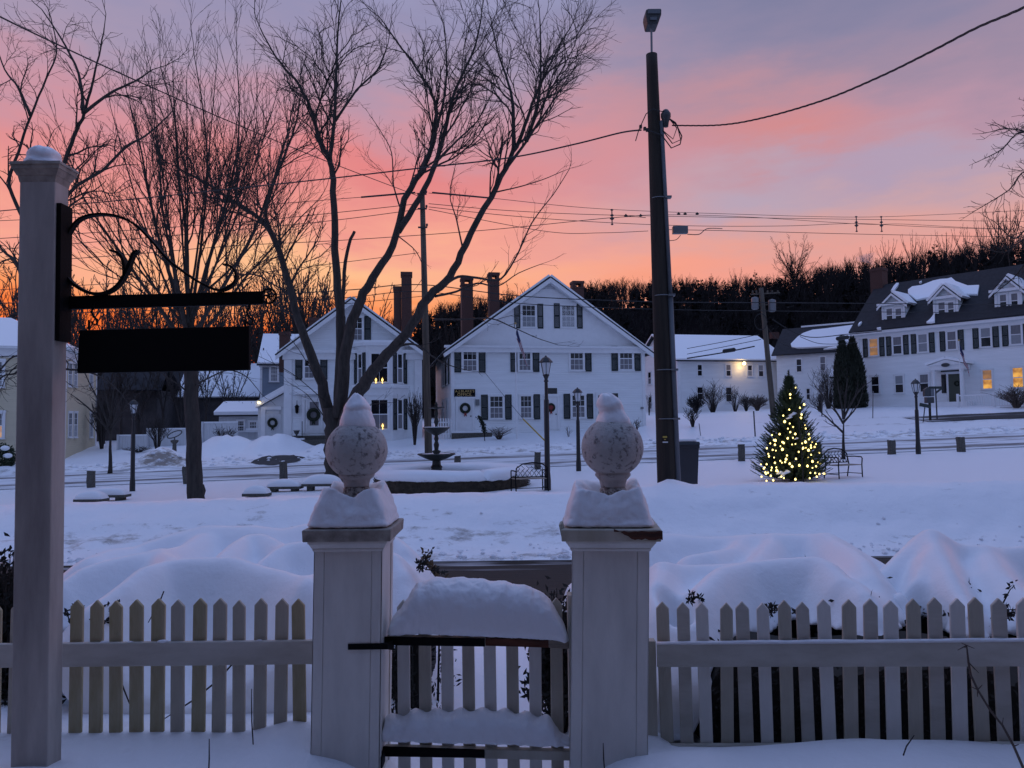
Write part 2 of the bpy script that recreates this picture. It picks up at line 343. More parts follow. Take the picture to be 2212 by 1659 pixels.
def ground(x, y, detail=True):
    z = lerpn(GN, y)
    if y < 8:
        z += .03 * max(0, x - .8) * sst(1, 3, y)
        path = math.exp(-(abs(x + .16) / .50) ** 4)
        z -= path * (.30 * sst(2.7, 3.6, y) - .12 * sst(4.2, 6.5, y)) * (1 - sst(7.2, 7.7, y))
        if 2.5 < y < 4.6:
            z += .07 * math.exp(-((x + 1.12) / .17) ** 2 - ((y - 3.75) / .3) ** 2) + .06 * math.exp(-((x - .78) / .25) ** 2 - ((y - 3.35) / .25) ** 2)
            z += .05 * math.exp(-((x + 2.2) / .35) ** 2 - ((y - 3.3) / .25) ** 2)
        z -= .14 * sst(.72, .95, x) * (1 - sst(2.3, 3.0, x)) * sst(3.72 - .12 * (x - .8), 3.98 - .2 * (x - .8), y) * (1 - sst(5.5, 7, y)) + .07 * math.exp(-((x - 1.0) / .5) ** 2) * sst(3.5, 3.9, y) * (1 - sst(5.5, 7, y))
        if y < 7.4 and detail: z += .025 * nz3(x * .9, y * .9, 3) + .006 * nz3(x * 4, y * 4, 9)
    if y > 11.0:
        z += -.03 * math.exp(-((x + 1.6) / 2.6) ** 2 - ((y - 12.9) / 1.0) ** 2) + .08 * max(0, min(1, (x - .5) / 2.5)) * math.exp(-((y - 12.9) / .9) ** 2)
        w = sst(14.2, 17, y); sl = .03 * max(-45, min(45, x)) * w + .017 * max(-14, min(0, x)) * (1 - w) * sst(11.4, 13, y)
        z += sl
    if detail and 10.6 < y < 17:
        k = sst(10.6, 11.2, y) * (1 - sst(13.3, 15, y))
        rough = 1 - sst(11.8, 13.0, y)
        z += k * (.020 * fbm(x * 4, y * 7, 12) + .035 * fbm(x * .8, y * 4.5, 21) + .035 * fbm(x * .5, y * .7, 5) + .022 * fbm(x * 2.2, y * 3.5, 1) * (.5 + rough) + .05 * rough * max(0, fbm(x * 4, y * 4, 2)) + .03 * fbm(x * .25, 0, 8))
    if detail and 17 <= y < 33: z += .03 * nz3(x * .3, y * .3, 4) + .008 * nz3(x * 1.5, y * 1.5, 2)
    if 15.6 > y > 12.6: z += .13 * math.exp(-((x - 2.85) / .30) ** 2 - ((y - 13.6) / .5) ** 2) + .25 * math.exp(-((x - 3.0) / .5) ** 2 - ((y - 14.4) / .6) ** 2)      # heap round the pole foot
    if 37.4 < y < 75:
        for px, py, s, h in PILES:
            q = ((x - px) ** 2 + (y - py) ** 2) / (s * s)
            if q < 9: z += h * math.exp(-q * 1.1) * (1 + (.25 * fbm(x * 1.2, y * 1.2, 6) if detail else 0))
        if y < 43: z += (.22 * math.exp(-((y - 39.0) / .75) ** 2)) * (.8 + .5 * nz3(x * .35, 1.0, 0)) + (.06 * fbm(x * .9, y * .9, 7) * sst(37.8, 38.5, y) if detail else 0)
        elif detail: z += .05 * nz3(x * .4, y * .4, 2)
    if y > 80:
        a = x / y * FPX + CX; vh = 915 - ROLL * (a - CX)
        zr = 1.55 + (vh - lerpn(HILL, a)) * 165 / FPX
        z += (zr - 2.2 - .03 * max(-45, min(45, x))) * sst(76, 168, y)
        if detail: z += 1.2 * fbm(x * .02, y * .02, 3) * sst(85, 120, y)
    return z
def dirt_at(x, y):
    d = 0
    d += .85 * math.exp(-((y - 10.85) / .18) ** 2) + .5 * math.exp(-((y - 11.6) / .35) ** 2) + .34 * math.exp(-((y - 12.3) / .55) ** 2)
    d *= 1 - .45 * sst(1.5, 4, x) if y < 20 else 1
    d += .5 * math.exp(-((y - 7.3) / .4) ** 2) if y > 5 else 0
    d += .5 * math.exp(-((y - 33.3) / .4) ** 2) + .75 * math.exp(-((y - 38.2) / .7) ** 2)
    px, py, s, h = PILES[0]; d += .8 * math.exp(-((x - px - .5) ** 2 + (y - py + .8) ** 2) / .9)
    if x > 15: d += .8 * math.exp(-((y - 43.3 - .02 * (30 - x)) / .5) ** 2) + .7 * math.exp(-((y - 47.2) / .5) ** 2)
    if 10 < x < 30: d += .45 * math.exp(-((y - 54) / 1.6) ** 2)
    if y > 76: d = 0
    return min(1, d * .8)
def grid_mesh(rows, cols, f):
    mb = MB()
    for y in rows:
        for t in cols: mb.v.append(f(t, y))
    n = len(cols)
    for j in range(len(rows) - 1):
        for i in range(n - 1): a = j * n + i; mb.f.append((a, a + 1, a + n + 1, a + n))
    mb.mi = [0] * len(mb.f); return mb
rows = []; y = -9.0
while y < 320:
    rows.append(y); y += max(.07, .0115 * y) if y > 2 else .25
NC = 280; cols = [-1 + 2 * i / NC for i in range(NC + 1)]
def gx(t, y): return t * (3.5 + .86 * max(y, 3.5))
gm = grid_mesh(rows, cols, lambda t, y: (gx(t, y), y, ground(gx(t, y), y)))
# ground material: snow, sanded and dirtied beside the roads, bare forest floor on the hill
m = snowmat('ground_snow', SNOW, 5.0, .5, bd=.05)
t = m.node_tree; b = t.nodes['Principled BSDF']; L = t.links.new
at = t.nodes.new('ShaderNodeAttribute'); at.attribute_name = 'dirt'
tcn = t.nodes.new('ShaderNodeTexCoord'); mp = t.nodes.new('ShaderNodeMapping'); mp.inputs['Scale'].default_value = (.55, 1, 1.4); L(tcn.outputs['Object'], mp.inputs[0])
n = t.nodes.new('ShaderNodeTexNoise'); L(mp.outputs[0], n.inputs[0]); n.inputs['Scale'].default_value = 3.2; n.inputs['Detail'].default_value = 10; n.inputs['Roughness'].default_value = .72
s1 = t.nodes.new('ShaderNodeMath'); s1.operation = 'MULTIPLY_ADD'; L(at.outputs['Fac'], s1.inputs[0]); s1.inputs[1].default_value = .34; L(n.outputs[0], s1.inputs[2])
mr = t.nodes.new('ShaderNodeMapRange'); L(s1.outputs[0], mr.inputs[0]); mr.inputs[1].default_value = .66; mr.inputs[2].default_value = .84
mx = t.nodes.new('ShaderNodeMix'); mx.data_type = 'RGBA'; L(mr.outputs[0], mx.inputs[0]); mx.inputs[6].default_value = (*SNOW, 1); mx.inputs[7].default_value = (.22, .185, .155, 1)
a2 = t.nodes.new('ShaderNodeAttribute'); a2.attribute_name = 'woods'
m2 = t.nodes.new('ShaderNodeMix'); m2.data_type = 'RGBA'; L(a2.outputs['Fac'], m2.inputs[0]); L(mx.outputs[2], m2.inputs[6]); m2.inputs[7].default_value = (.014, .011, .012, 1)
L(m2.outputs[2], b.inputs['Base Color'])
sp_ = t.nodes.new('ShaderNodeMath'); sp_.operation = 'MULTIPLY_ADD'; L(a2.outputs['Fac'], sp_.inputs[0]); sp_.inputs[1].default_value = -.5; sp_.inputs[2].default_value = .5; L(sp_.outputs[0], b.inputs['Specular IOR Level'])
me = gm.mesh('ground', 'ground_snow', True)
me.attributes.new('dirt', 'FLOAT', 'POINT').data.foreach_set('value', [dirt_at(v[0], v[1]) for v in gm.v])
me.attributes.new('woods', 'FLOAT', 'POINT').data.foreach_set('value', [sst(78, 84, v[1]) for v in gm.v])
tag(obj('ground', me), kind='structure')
# road surfaces
def roadmat(name, base, snowc, stretch, thr, w):
    m = mat(name, base, .85, spec=.15); t = m.node_tree; b = t.nodes['Principled BSDF']; L = t.links.new
    tcn = t.nodes.new('ShaderNodeTexCoord'); mp = t.nodes.new('ShaderNodeMapping'); mp.inputs['Scale'].default_value = stretch; L(tcn.outputs['Object'], mp.inputs[0])
    n = t.nodes.new('ShaderNodeTexNoise'); L(mp.outputs[0], n.inputs[0]); n.inputs['Scale'].default_value = 2.2; n.inputs['Detail'].default_value = 9; n.inputs['Roughness'].default_value = .66
    at = t.nodes.new('ShaderNodeAttribute'); at.attribute_name = 'snowy'
    s = t.nodes.new('ShaderNodeMath'); s.operation = 'MULTIPLY_ADD'; L(at.outputs['Fac'], s.inputs[0]); s.inputs[1].default_value = .5; L(n.outputs[0], s.inputs[2])
    mr = t.nodes.new('ShaderNodeMapRange'); L(s.outputs[0], mr.inputs[0]); mr.inputs[1].default_value = thr; mr.inputs[2].default_value = thr + w
    mx = t.nodes.new('ShaderNodeMix'); mx.data_type = 'RGBA'; L(mr.outputs[0], mx.inputs[0]); mx.inputs[6].default_value = (*base, 1); mx.inputs[7].default_value = (*snowc, 1); L(mx.outputs[2], b.inputs['Base Color'])
    bn = t.nodes.new('ShaderNodeBump'); bn.inputs['Strength'].default_value = .7; bn.inputs['Distance'].default_value = .05; L(n.outputs[0], bn.inputs['Height']); L(bn.outputs[0], b.inputs['Normal'])
def road(name, material, ys, xs, zoff, snowy, zf=None):
    mb = grid_mesh(ys, xs, lambda x, y: (x, y, (zf(x, y) if zf else ground(x, y, False)) + zoff))
    me = mb.mesh(name, material, True)
    me.attributes.new('snowy', 'FLOAT', 'POINT').data.foreach_set('value', [snowy(v[0], v[1]) for v in mb.v])
    return tag(obj(name, me), kind='structure')
roadmat('street_sand', (.05, .04, .034), (.42, .40, .40), (.16, 3.2, 1), .63, .22)
road('street', 'street_sand', [7.62 + .1 * i for i in range(32)], [-16 + .2 * i for i in range(161)], .012,
     lambda x, y: (.62 * math.exp(-((y - 10.60 - .12 * nz3(x * .9, 3)) / .13) ** 2) + .45 * math.exp(-((y - 10.2 - .10 * nz3(x * .5, 7)) / .09) ** 2) + .34 * math.exp(-((y - 9.5 - .1 * nz3(x * .4, 5)) / .08) ** 2) + .3 * math.exp(-((y - 8.9 - .1 * nz3(x * .3, 9)) / .09) ** 2)) * (.75 + .7 * nz3(x * 1.3, y * 2, 4)) + .6 * math.exp(-((y - 7.6) / .2) ** 2))
roadmat('packed_snow', (.20, .18, .175), (.76, .77, .79), (.14, 1.4, 1), .46, .22)
def bz(x, y): return ground(x, y, False) + .004
TR = (34.0, 36.9)
road('back_road', 'packed_snow', [33.3 + .15 * i for i in range(30)], [-44 + .8 * i for i in range(111)], .02,
     lambda x, y: .34 - .5 * math.exp(-((y - 34.1 - .25 * nz3(x * .07, 0, 0)) / .28) ** 2) - .46 * math.exp(-((y - 36.8 - .2 * nz3(x * .06, 4, 0)) / .30) ** 2), bz)
def sidez(x, y): return ground(x, y) + .015
roadmat('wet_asphalt', (.055, .05, .05), (.62, .62, .64), (.10, 1.2, 1), .66, .25)
road('side_road', 'wet_asphalt', [43.6 + .25 * i for i in range(13)], [24.5 + .8 * i for i in range(40)], .03,
     lambda x, y: .45 * math.exp(-((y - 45.2) / .3) ** 2) + .6 * max(0, (26.5 - x) / 2.0), sidez)
mb = MB(); c = P(598, 991, 38.2)
mb.v = [(c.x + 1.25 * math.cos(a) * (1 + .3 * nz3(a * 2, 1)), c.y + .75 * math.sin(a) * (1 + .4 * nz3(a * 2, 5)), 0) for a in [2 * math.pi * i / 26 for i in range(26)]]
mb.v = [(x, y, ground(x, y, False) + .035) for x, y, z in mb.v] + [(c.x, c.y, ground(c.x, c.y, False) + .04)]
mb.f = [(i, (i + 1) % 26, 26) for i in range(26)]; mb.mi = [0] * 26
mat('bare_asphalt', (.035, .034, .036), .8, var=.3, vscale=6)
tag(mb.build('driveway', 'bare_asphalt'), kind='structure')
# lumps of ploughed snow along both road edges
ch = MB(); rr = random.Random(3)
for k in range(820):
    if k < 620: x = rr.uniform(-11, 11); yy = 10.75 + abs(rr.gauss(0, .45)); s = rr.uniform(.008, .045) * (1.5 if yy < 11.0 else .8)
    else: x = rr.uniform(-24, 26); yy = rr.gauss(38.5, .35); s = rr.uniform(.04, .13)
    if yy < 10.7: yy = 10.75
    z = ground(x, yy)
    ch.rings([[(x + s * a * q * math.cos(w + r0), yy + s * a * q * math.sin(w + r0) * .8, z + s * hh) for w in (0, 1.2, 2.3, 3.6, 4.9)] for a, hh, q, r0 in ((1.1, -.2, 1, k), (1, .35, 1, k + .3), (.55, .75, rr.uniform(.6, 1.2), k + .5))])
tag(ch.build('ploughed_snow_lumps', 'grainy_snow'), 'crumbled lumps of ploughed snow along the road edges', 'snow', kind='stuff')
# ================================================================== TREES
def rot_about(v, axis, a): return Matrix.Rotation(a, 3, axis) @ v
class Tree:
    def __init__(s, seed, rmin=.006, up=.25, wander=.14, ang=(24, 42), dens=1.0, lens=(.34, .62), lsc=1.0, rs=1.0):
        s.rs = rs
        s.lsc = lsc; s.lmin = .34
        s.r = random.Random(seed); s.tr = MB(); s.cr = MB(); s.rmin = rmin; s.up = up; s.w = wander; s.ang = ang; s.dens = dens; s.lens = lens
    def limb(s, pts, r0, r1, kids=True, t0=.25, lv=0, n=7, L=None, spacing=None):
        # smooth a hand-laid limb, tube it, and let branches grow from it
        pts = [Vector(p) for p in pts]; q = []
        for i in range(len(pts) - 1):
            p0 = pts[max(0, i - 1)]; p1 = pts[i]; p2 = pts[i + 1]; p3 = pts[min(len(pts) - 1, i + 2)]
            for k in range(4):
                t = k / 4; q.append(.5 * ((2 * p1) + (p2 - p0) * t + (2 * p0 - 5 * p1 + 4 * p2 - p3) * t * t + (3 * p1 - p0 - 3 * p2 + p3) * t ** 3))
        q.append(pts[-1]); tot = sum((a - b).length for a, b in zip(q, q[1:]))
        for i in range(1, len(q) - 1): q[i] = q[i] + Vector((s.r.gauss(0, 1), s.r.gauss(0, 1), 0)) * r0 * .07
        r0 *= s.rs; r1 *= s.rs; rad = [r0 + (r1 - r0) * (i / (len(q) - 1)) ** .68 for i in range(len(q))]
        s.tr.tube(q, rad, n)
        if kids:
            L = (L or tot * .42) * s.lsc; d = 0; sp = spacing or .42 / s.dens; nxt = tot * t0
            for i in range(len(q) - 1):
                seg = q[i + 1] - q[i]; sl = seg.length
                while nxt <= d + sl:
                    t = (nxt - d) / sl if sl else 0; f = nxt / tot
                    s.sprout(q[i] + seg * t, seg.normalized(), min(rad[i] * .55, .05), L * (1.05 - .6 * f) * s.r.uniform(.6, 1.15), lv + 1)
                    nxt += sp * s.r.uniform(.6, 1.5)
                d += sl
            s.branch(q[-1], (q[-1] - q[-2]).normalized(), r1, L * .55, lv + 1)
    def sprout(s, p, d, r, L, lv):
        ax = d.orthogonal().normalized(); ax = rot_about(ax, d, s.r.uniform(0, 6.283))
        s.branch(p, rot_about(d, ax, R(s.r.uniform(*s.ang))), r, L, lv)
    def branch(s, p, d, r, L, lv):
        if L < .10: return
        n = max(3, min(7, int(L / .28))); st = L / n; pts = [p]; dirs = [d]
        for i in range(n):
            d = d + Vector((s.r.gauss(0, s.w), s.r.gauss(0, s.w), s.r.gauss(0, s.w) + s.up * (.30 if lv < 3 else .18))); d.normalize()
            p = p + d * st; pts.append(p); dirs.append(d)
        r = max(r, s.rmin); re = max(r * .35, s.rmin * .75)
        s.cr.tube(pts, [r + (re - r) * i / n for i in range(n + 1)], 4 if r > .018 else 3, cap=False)
        if lv >= 4 or L < s.lmin: return
        sp = (.30 if lv == 1 else .30 if lv == 2 else .34) / s.dens; k = sp * s.r.uniform(.8, 1.6)
        while k < L:
            i = min(n - 1, int(k / st)); f = k / L
            s.sprout(pts[i].lerp(pts[i + 1], k / st - i), dirs[i + 1], r * .55, L * s.r.uniform(*s.lens) * (1.1 - .55 * f), lv + 1)
            k += sp * s.r.uniform(.6, 1.5)
    def done(s, name, label, cat='tree', base=(0, 0, 0), group=None, barkm='bark', twigm='twig'):
        t = thing(name, label, cat, base, group=group); b = Vector(base)
        for mb in (s.tr, s.cr): mb.v = [(x - b.x, y - b.y, z - b.z) for x, y, z in mb.v]
        s.tr.build('trunk', barkm, t, smooth=True)
        if s.cr.f: s.cr.build('crown', twigm, t)
        return t
def PL(Y, *pts):                                        # a limb traced point by point; third value shifts its depth in metres
    return [P(p[0], p[1], Y + (p[2] if len(p) > 2 else 0)) for p in pts]
# ---- the big many-stemmed maple on the far edge of the common
Y1 = 32.0
T = Tree(11, rmin=.0050, up=.27, wander=.16, ang=(20, 42), dens=.84, rs=.84, lens=(.46, .80), lsc=1.6)
b1 = P(727, 1022, Y1); b1.z = ground(b1.x, Y1) - .1
T.limb([b1] + PL(Y1, (727, 985), (726, 930), (724, 880)), .56, .62, kids=False, n=12)
T.limb([b1 + Vector((0, 0, -.05)), b1 + Vector((0, 0, .5))], .80, .54, kids=False, n=12)
T.limb(PL(Y1, (722, 925), (700, 850, .2), (672, 765, .5), (643, 690, .9), (617, 590, 1.2), (588, 508, 1.4), (560, 473, 1.6), (503, 434, 2), (434, 390, 2.4), (400, 372, 2.6)), .36, .05, t0=.35, L=2.6)
T.limb(PL(Y1, (588, 508, 1.4), (574, 460, 1.0), (590, 400, .8), (618, 330, .6), (640, 262, .5), (650, 200, .4)), .13, .03, t0=.2, L=2.4)
T.limb(PL(Y1, (727, 920, -.1), (734, 820, -.2), (736, 720, -.3), (730, 625, -.4), (724, 508, -.4), (719, 390, -.3), (711, 344, -.2), (691, 305, 0), (672, 234, .2), (637, 172, .3), (598, 125, .5), (562, 60, .6)), .34, .03, t0=.55, L=2.9)
T.limb(PL(Y1, (712, 344, -.2), (722, 266, -.5), (727, 156, -.8), (729, 78, -1), (736, 5, -1.2)), .13, .03, t0=.2, L=2.5)
T.limb(PL(Y1, (724, 262, -.5), (770, 195, -.9), (816, 150, -1.2), (838, 95, -1.3)), .08, .025, t0=.2, L=1.9)
T.limb(PL(Y1, (740, 735, -.3), (741, 640, .2), (749, 545, .5), (766, 500, .6)), .13, .08, kids=False)
T.limb(PL(Y1, (735, 900, -.4), (742, 800, -.8), (757, 710, -1.0), (781, 645, -1.1), (805, 602, -1.2), (848, 531, -1.3), (876, 430, -1.4), (920, 352, -1.4), (938, 293, -1.4), (941, 234, -1.3), (926, 190, -1.2), (885, 125, -1), (830, 50, -.8)), .37, .03, t0=.55, L=2.8)
T.limb(PL(Y1, (860, 500, -1.3), (908, 425, -2), (941, 352, -2.2), (968, 254, -2.4), (984, 195, -2.5), (1027, 98, -2.7), (1040, 30, -2.8)), .19, .03, t0=.4, L=2.9)
T.limb(PL(Y1, (941, 352, -2.2), (985, 306, -3), (1030, 262, -3.6), (1062, 205, -4)), .07, .02, t0=.2, L=1.9)
T.limb(PL(Y1, (936, 300, -1.4), (958, 220, -1), (965, 140, -.6), (960, 60, -.4)), .09, .025, t0=.2, L=2.2)
T.limb(PL(Y1, (738, 935, -.5), (768, 858, -1.2), (800, 810, -1.8), (836, 765, -2.2), (880, 718, -2.6), (926, 641, -3), (973, 598, -3.2), (1004, 527, -3.4), (1059, 426, -3.6), (1102, 344, -3.6), (1127, 289, -3.6), (1150, 225, -3.6), (1178, 160, -3.5), (1222, 75, -3.4)), .40, .03, t0=.62, L=3.0)
T.limb(PL(Y1, (1110, 325, -3.6), (1108, 234, -3), (1098, 180, -2.6), (1075, 110, -2.2), (1060, 40, -2)), .12, .025, t0=.25, L=2.4)
T.limb(PL(Y1, (1136, 305, -3.6), (1160, 234, -4.4), (1168, 150, -5), (1166, 40, -5.4)), .12, .025, t0=.2, L=2.5)
T.limb(PL(Y1, (1085, 375, -3.6), (1128, 318, -4.2), (1180, 240, -4.6), (1226, 170, -5)), .10, .022, t0=.3, L=2.3)
T.limb(PL(Y1, (1070, 415, -3.6), (1120, 404, -4.2), (1172, 388, -4.8), (1215, 370, -5)), .04, .014, t0=.2, L=1.0, spacing=.8)
T.limb(PL(Y1, (950, 622, -3), (990, 598, -2.4), (1030, 600, -2), (1082, 602, -1.6), (1120, 545, -1.2), (1150, 480, -1), (1195, 420, -.6), (1230, 365, -.4)), .09, .018, t0=.35, L=1.3, spacing=.7)
T.limb(PL(Y1, (940, 640, -3), (985, 630, -3.6), (1030, 612, -4), (1075, 618, -4.4), (1120, 590, -4.6), (1170, 570, -4.8)), .07, .014, t0=.3, L=1.0, spacing=.8)
T.limb(PL(Y1, (850, 752, -2.4), (884, 743, -2.8), (910, 750, -3.2), (938, 772, -3.6), (974, 790, -4), (1010, 800, -4.2)), .075, .016, t0=.35, L=.9, spacing=.8)
T.limb(PL(Y1, (938, 690, -3), (1000, 690, -4), (1060, 688, -5), (1110, 708, -5.6), (1160, 730, -6), (1205, 745, -6.2)), .05, .012, t0=.4, L=.9, spacing=.7)
T.limb(PL(Y1, (872, 470, -1.3), (850, 400, -.4), (846, 330, 0), (820, 280, .4), (800, 250, .6)), .05, .014, t0=.25, L=1.5, spacing=.6)
T.limb(PL(Y1, (860, 510, -1.2), (900, 545, -.6), (915, 590, -.2), (900, 620, 0)), .035, .012, t0=.3, L=.8, spacing=.8)
T.limb(PL(Y1, (1000, 540, -3.4), (985, 470, -2.6), (972, 420, -2.2), (985, 350, -1.8)), .05, .014, t0=.2, L=1.3, spacing=.6)
for a, bq in (((690, 830), (598, 700)), ((705, 870), (560, 770)), ((700, 900), (628, 830)), ((760, 900), (850, 870))):
    T.limb(PL(Y1, a, ((a[0] + bq[0]) / 2, (a[1] + bq[1]) / 2 - 12, -1.0), (*bq, -1.8)), .03, .010, t0=.3, L=.9, spacing=.6)
maple = T.done('maple_tree', 'big bare maple with several thick stems splaying from one trunk before the white gabled houses', base=tuple(b1))
sn = MB()                                               # snow lodged on the low limb and in the forks
sp = PL(Y1, (782, 836, -1.55), (800, 808, -1.85), (836, 763, -2.25), (880, 716, -2.65), (905, 672, -2.9))
sn.tube([p + Vector((-.06, -.1, .30)) for p in sp], [.06, .13, .12, .11, .05], 6)
sp = PL(Y1, (700, 846, .1), (690, 815, .1), (676, 770, .4)); sn.tube([p + Vector((.18, -.15, .22)) for p in sp], [.03, .06, .03], 6)
sn.build('lodged_snow', 'snow', maple, smooth=True)
# ---- the tall fan-shaped tree left of it
Y2 = 24.6
T = Tree(5, rmin=.0052, up=.30, ang=(16, 34), dens=.80, wander=.11, lens=(.48, .80), lsc=1.35)
b2 = P(424, 1074, Y2); b2.z = ground(b2.x, Y2) - .1
T.limb([b2] + PL(Y2, (418, 960), (414, 860), (410, 760)), .27, .22, kids=False, n=10)
T.limb([b2, b2 + Vector((0, 0, .5))], .30, .25, kids=False, n=10)
F = [((402, 700), (365, 586, .8), (339, 499, 1.2), (317, 391, 1.5), (300, 300, 1.6), (278, 215, 1.7)),
     ((398, 745), (350, 672, -.6), (312, 620, -.8), (269, 556, -1), (228, 500, -1.2), (178, 420, -1.3), (150, 340, -1.4)),
     ((408, 700), (404, 564, .3), (399, 477, .5), (386, 369, .7), (378, 260, .8), (348, 150, 1)),
     ((414, 690), (440, 600, -.3), (470, 500, -.6), (495, 410, -.8), (512, 330, -1), (517, 240, -1.1), (512, 130, -1.2)),
     ((416, 735), (455, 660, -.8), (500, 590, -1.2), (540, 520, -1.5), (573, 434, -1.8), (610, 330, -2), (640, 200, -2.2)),
     ((404, 720), (385, 640, -1), (372, 560, -1.4), (352, 460, -1.8), (345, 360, -2), (330, 240, -2.2)),
     ((410, 705), (425, 600, 1), (440, 480, 1.4), (448, 370, 1.8), (440, 250, 2), (418, 110, 2.2)),
     ((414, 745), (480, 668, .4), (530, 600, .8), (585, 540, 1.2), (640, 480, 1.5), (690, 430, 1.7))]
for k, f in enumerate(F): T.limb(PL(Y2, *f), .092 - .003 * k, .014, t0=.25, L=2.7)
rq = random.Random(19)
for k in range(13):                                      # more of the slender upright stems
    ex_ = 150 + 540 * (k + rq.random()) / 13; ev = 130 + 260 * (abs(ex_ - 420) / 270) ** 1.6 + rq.uniform(-40, 70); sx0 = 408 + (ex_ - 420) * .04; sv = 730 - rq.uniform(0, 90); dz = rq.uniform(-2, 2)
    T.limb(PL(Y2, (sx0, sv), (sx0 + (ex_ - sx0) * .30, sv + (ev - sv) * .22, dz * .3), (sx0 + (ex_ - sx0) * .68, sv + (ev - sv) * .60, dz * .7), (ex_, ev, dz)), .055, .012, t0=.25, L=1.9)
T.limb(PL(Y2, (412, 790), (350, 770, -.6), (300, 720, -1), (270, 700, -1.1), (250, 640, -1.2)), .05, .012, t0=.25, L=1.3)
T.limb(PL(Y2, (408, 850), (385, 830, -.5), (352, 808, -.9), (330, 772, -1.1)), .035, .010, t0=.25, L=.9)
T.limb(PL(Y2, (416, 835), (448, 818, -.4), (492, 800, -.7), (530, 812, -1), (556, 840, -1.1)), .035, .010, t0=.25, L=.9)
T.done('shade_tree', 'tall bare tree with straight trunk and fan of upright stems behind the black board', base=tuple(b2))
# ---- the tree half hidden by the white sign post
Y3 = 21.0
T = Tree(23, rmin=.0045, rs=.9, up=.12, ang=(30, 55), dens=1.55, wander=.20, lens=(.42, .72), lsc=1.35)
b3 = P(78, 1070, Y3); b3.z = ground(b3.x, Y3) - .1
T.limb([b3] + PL(Y3, (76, 960), (74, 860), (75, 760), (76, 660)), .21, .18, kids=False, n=9)
for r, f in ((.10, ((75, 690), (40, 575, .3), (5, 540, .5), (-40, 470, .7))),
          (.105, ((76, 660), (100, 480, -.2), (135, 365, -.5), (160, 295, -.7), (182, 243, -.9), (200, 180, -1), (213, 120, -1.1), (225, 60, -1.2))),
          (.06, ((180, 245, -.9), (170, 160, -.5), (130, 80, -.2), (90, 20, 0))),
          (.06, ((182, 243, -.9), (240, 200, -1.4), (290, 176, -1.8), (330, 150, -2))),
          (.085, ((78, 640), (60, 500, .6), (20, 400, 1), (39, 330, 1.2), (66, 250, 1.4), (100, 170, 1.6), (122, 110, 1.8), (110, 40, 2))),
          (.06, ((66, 250, 1.4), (40, 190, 1.6), (10, 150, 1.8), (-10, 90, 2))),
          (.07, ((90, 560), (147, 421, -.5), (221, 369, -.9), (270, 320, -1.1), (312, 295, -1.2), (345, 268, -1.3), (372, 240, -1.4))),
          (.05, ((76, 720), (40, 800, -.4), (8, 812, -.7), (-30, 850, -1))), (.04, ((76, 770), (30, 770, -.6), (0, 800, -1), (-40, 830, -1.2))),
          (.05, ((78, 780), (140, 797, -.8), (185, 801, -1.2), (230, 822, -1.5), (262, 850, -1.7)))):
    T.limb(PL(Y3, *f), r, .016, t0=.3, L=1.5, spacing=.5)
T.done('crooked_tree', 'bare tree with crooked spreading limbs standing behind the white sign post', base=tuple(b3))
# ---- branches reaching in at the right edge
Y4 = 15.0
T = Tree(31, rmin=.0050, up=.20, ang=(40, 65), dens=3.2, wander=.16, lens=(.22, .40))
T.lmin = .13; b4 = P(2420, 1090, Y4); b4.z = ground(b4.x, Y4) - .1
T.limb([b4] + PL(Y4, (2416, 800), (2410, 500), (2400, 100), (2395, -200)), .2, .10, kids=False, n=9)
for f in (((2405, 330), (2320, 310, -.2), (2240, 290, -.3), (2180, 278, -.4), (2140, 285, -.4)), ((2408, 360), (2320, 320, .3), (2212, 285, .5), (2165, 322, .5), (2128, 342, .5)), ((2410, 450), (2310, 420, .2), (2220, 370, .3), (2180, 410, .3), (2112, 452, .3)),
          ((2412, 560), (2320, 540, -.2), (2230, 510, -.2), (2170, 545, -.2), (2115, 530, -.3)), ((2410, 540), (2320, 500, .3), (2225, 495, .4), (2190, 515, .4), (2150, 480, .4)), ((2412, 640), (2330, 600, .1), (2240, 555, .2), (2190, 600, .2), (2160, 625, .2)),
          ((2402, 200), (2340, 180, 0), (2270, 210, .1), (2235, 240, .1), (2220, 280, .1))):
    T.limb(PL(Y4, *f), .030, .008, t0=.30, L=.75, spacing=.055)
T.done('leaning_tree', 'bare tree at the right edge whose knobbly branch tips reach into the picture', base=tuple(b4))
# ---- young trees and saplings
def young(name, label, px, py, Y, seed, stems, r0, rmin=.007, L=1.0, dens=.9, cat='tree', group=None, kids_sp=.3, ang=(22, 42), t0=.2):
    T = Tree(seed, rmin=rmin, up=.2, ang=ang, dens=dens); b = P(px, py, Y); b.z = ground(b.x, Y) - .06
    for k, f in enumerate(stems): T.limb([b] * 0 + ([b] + PL(Y, *f) if k == 0 else PL(Y, *f)), r0 if k == 0 else r0 * .55, rmin * 1.2, kids=k > 0 or len(stems) == 1, t0=t0, L=L, spacing=kids_sp, n=6)
    return T.done(name, label, cat, tuple(b), group)
young('young_tree', 'small bare tree with straight grey trunk and fan of thin branches beside the iron bench', 1822, 987, 31, 41,
      [((1822, 940), (1822, 900)), ((1822, 915), (1800, 880, .3), (1775, 850, .5), (1755, 825, .6)), ((1822, 905), (1815, 860, -.3), (1808, 820, -.5)), ((1822, 900), (1828, 850, .2), (1830, 815, .3)), ((1822, 905), (1845, 860, -.3), (1865, 835, -.5), (1880, 825, -.6)),
       ((1822, 935), (1790, 905, .5), (1766, 885, .6), (1752, 878, .7)), ((1822, 912), (1850, 880, .3), (1862, 850, .6))], .10, L=.8, kids_sp=.3)
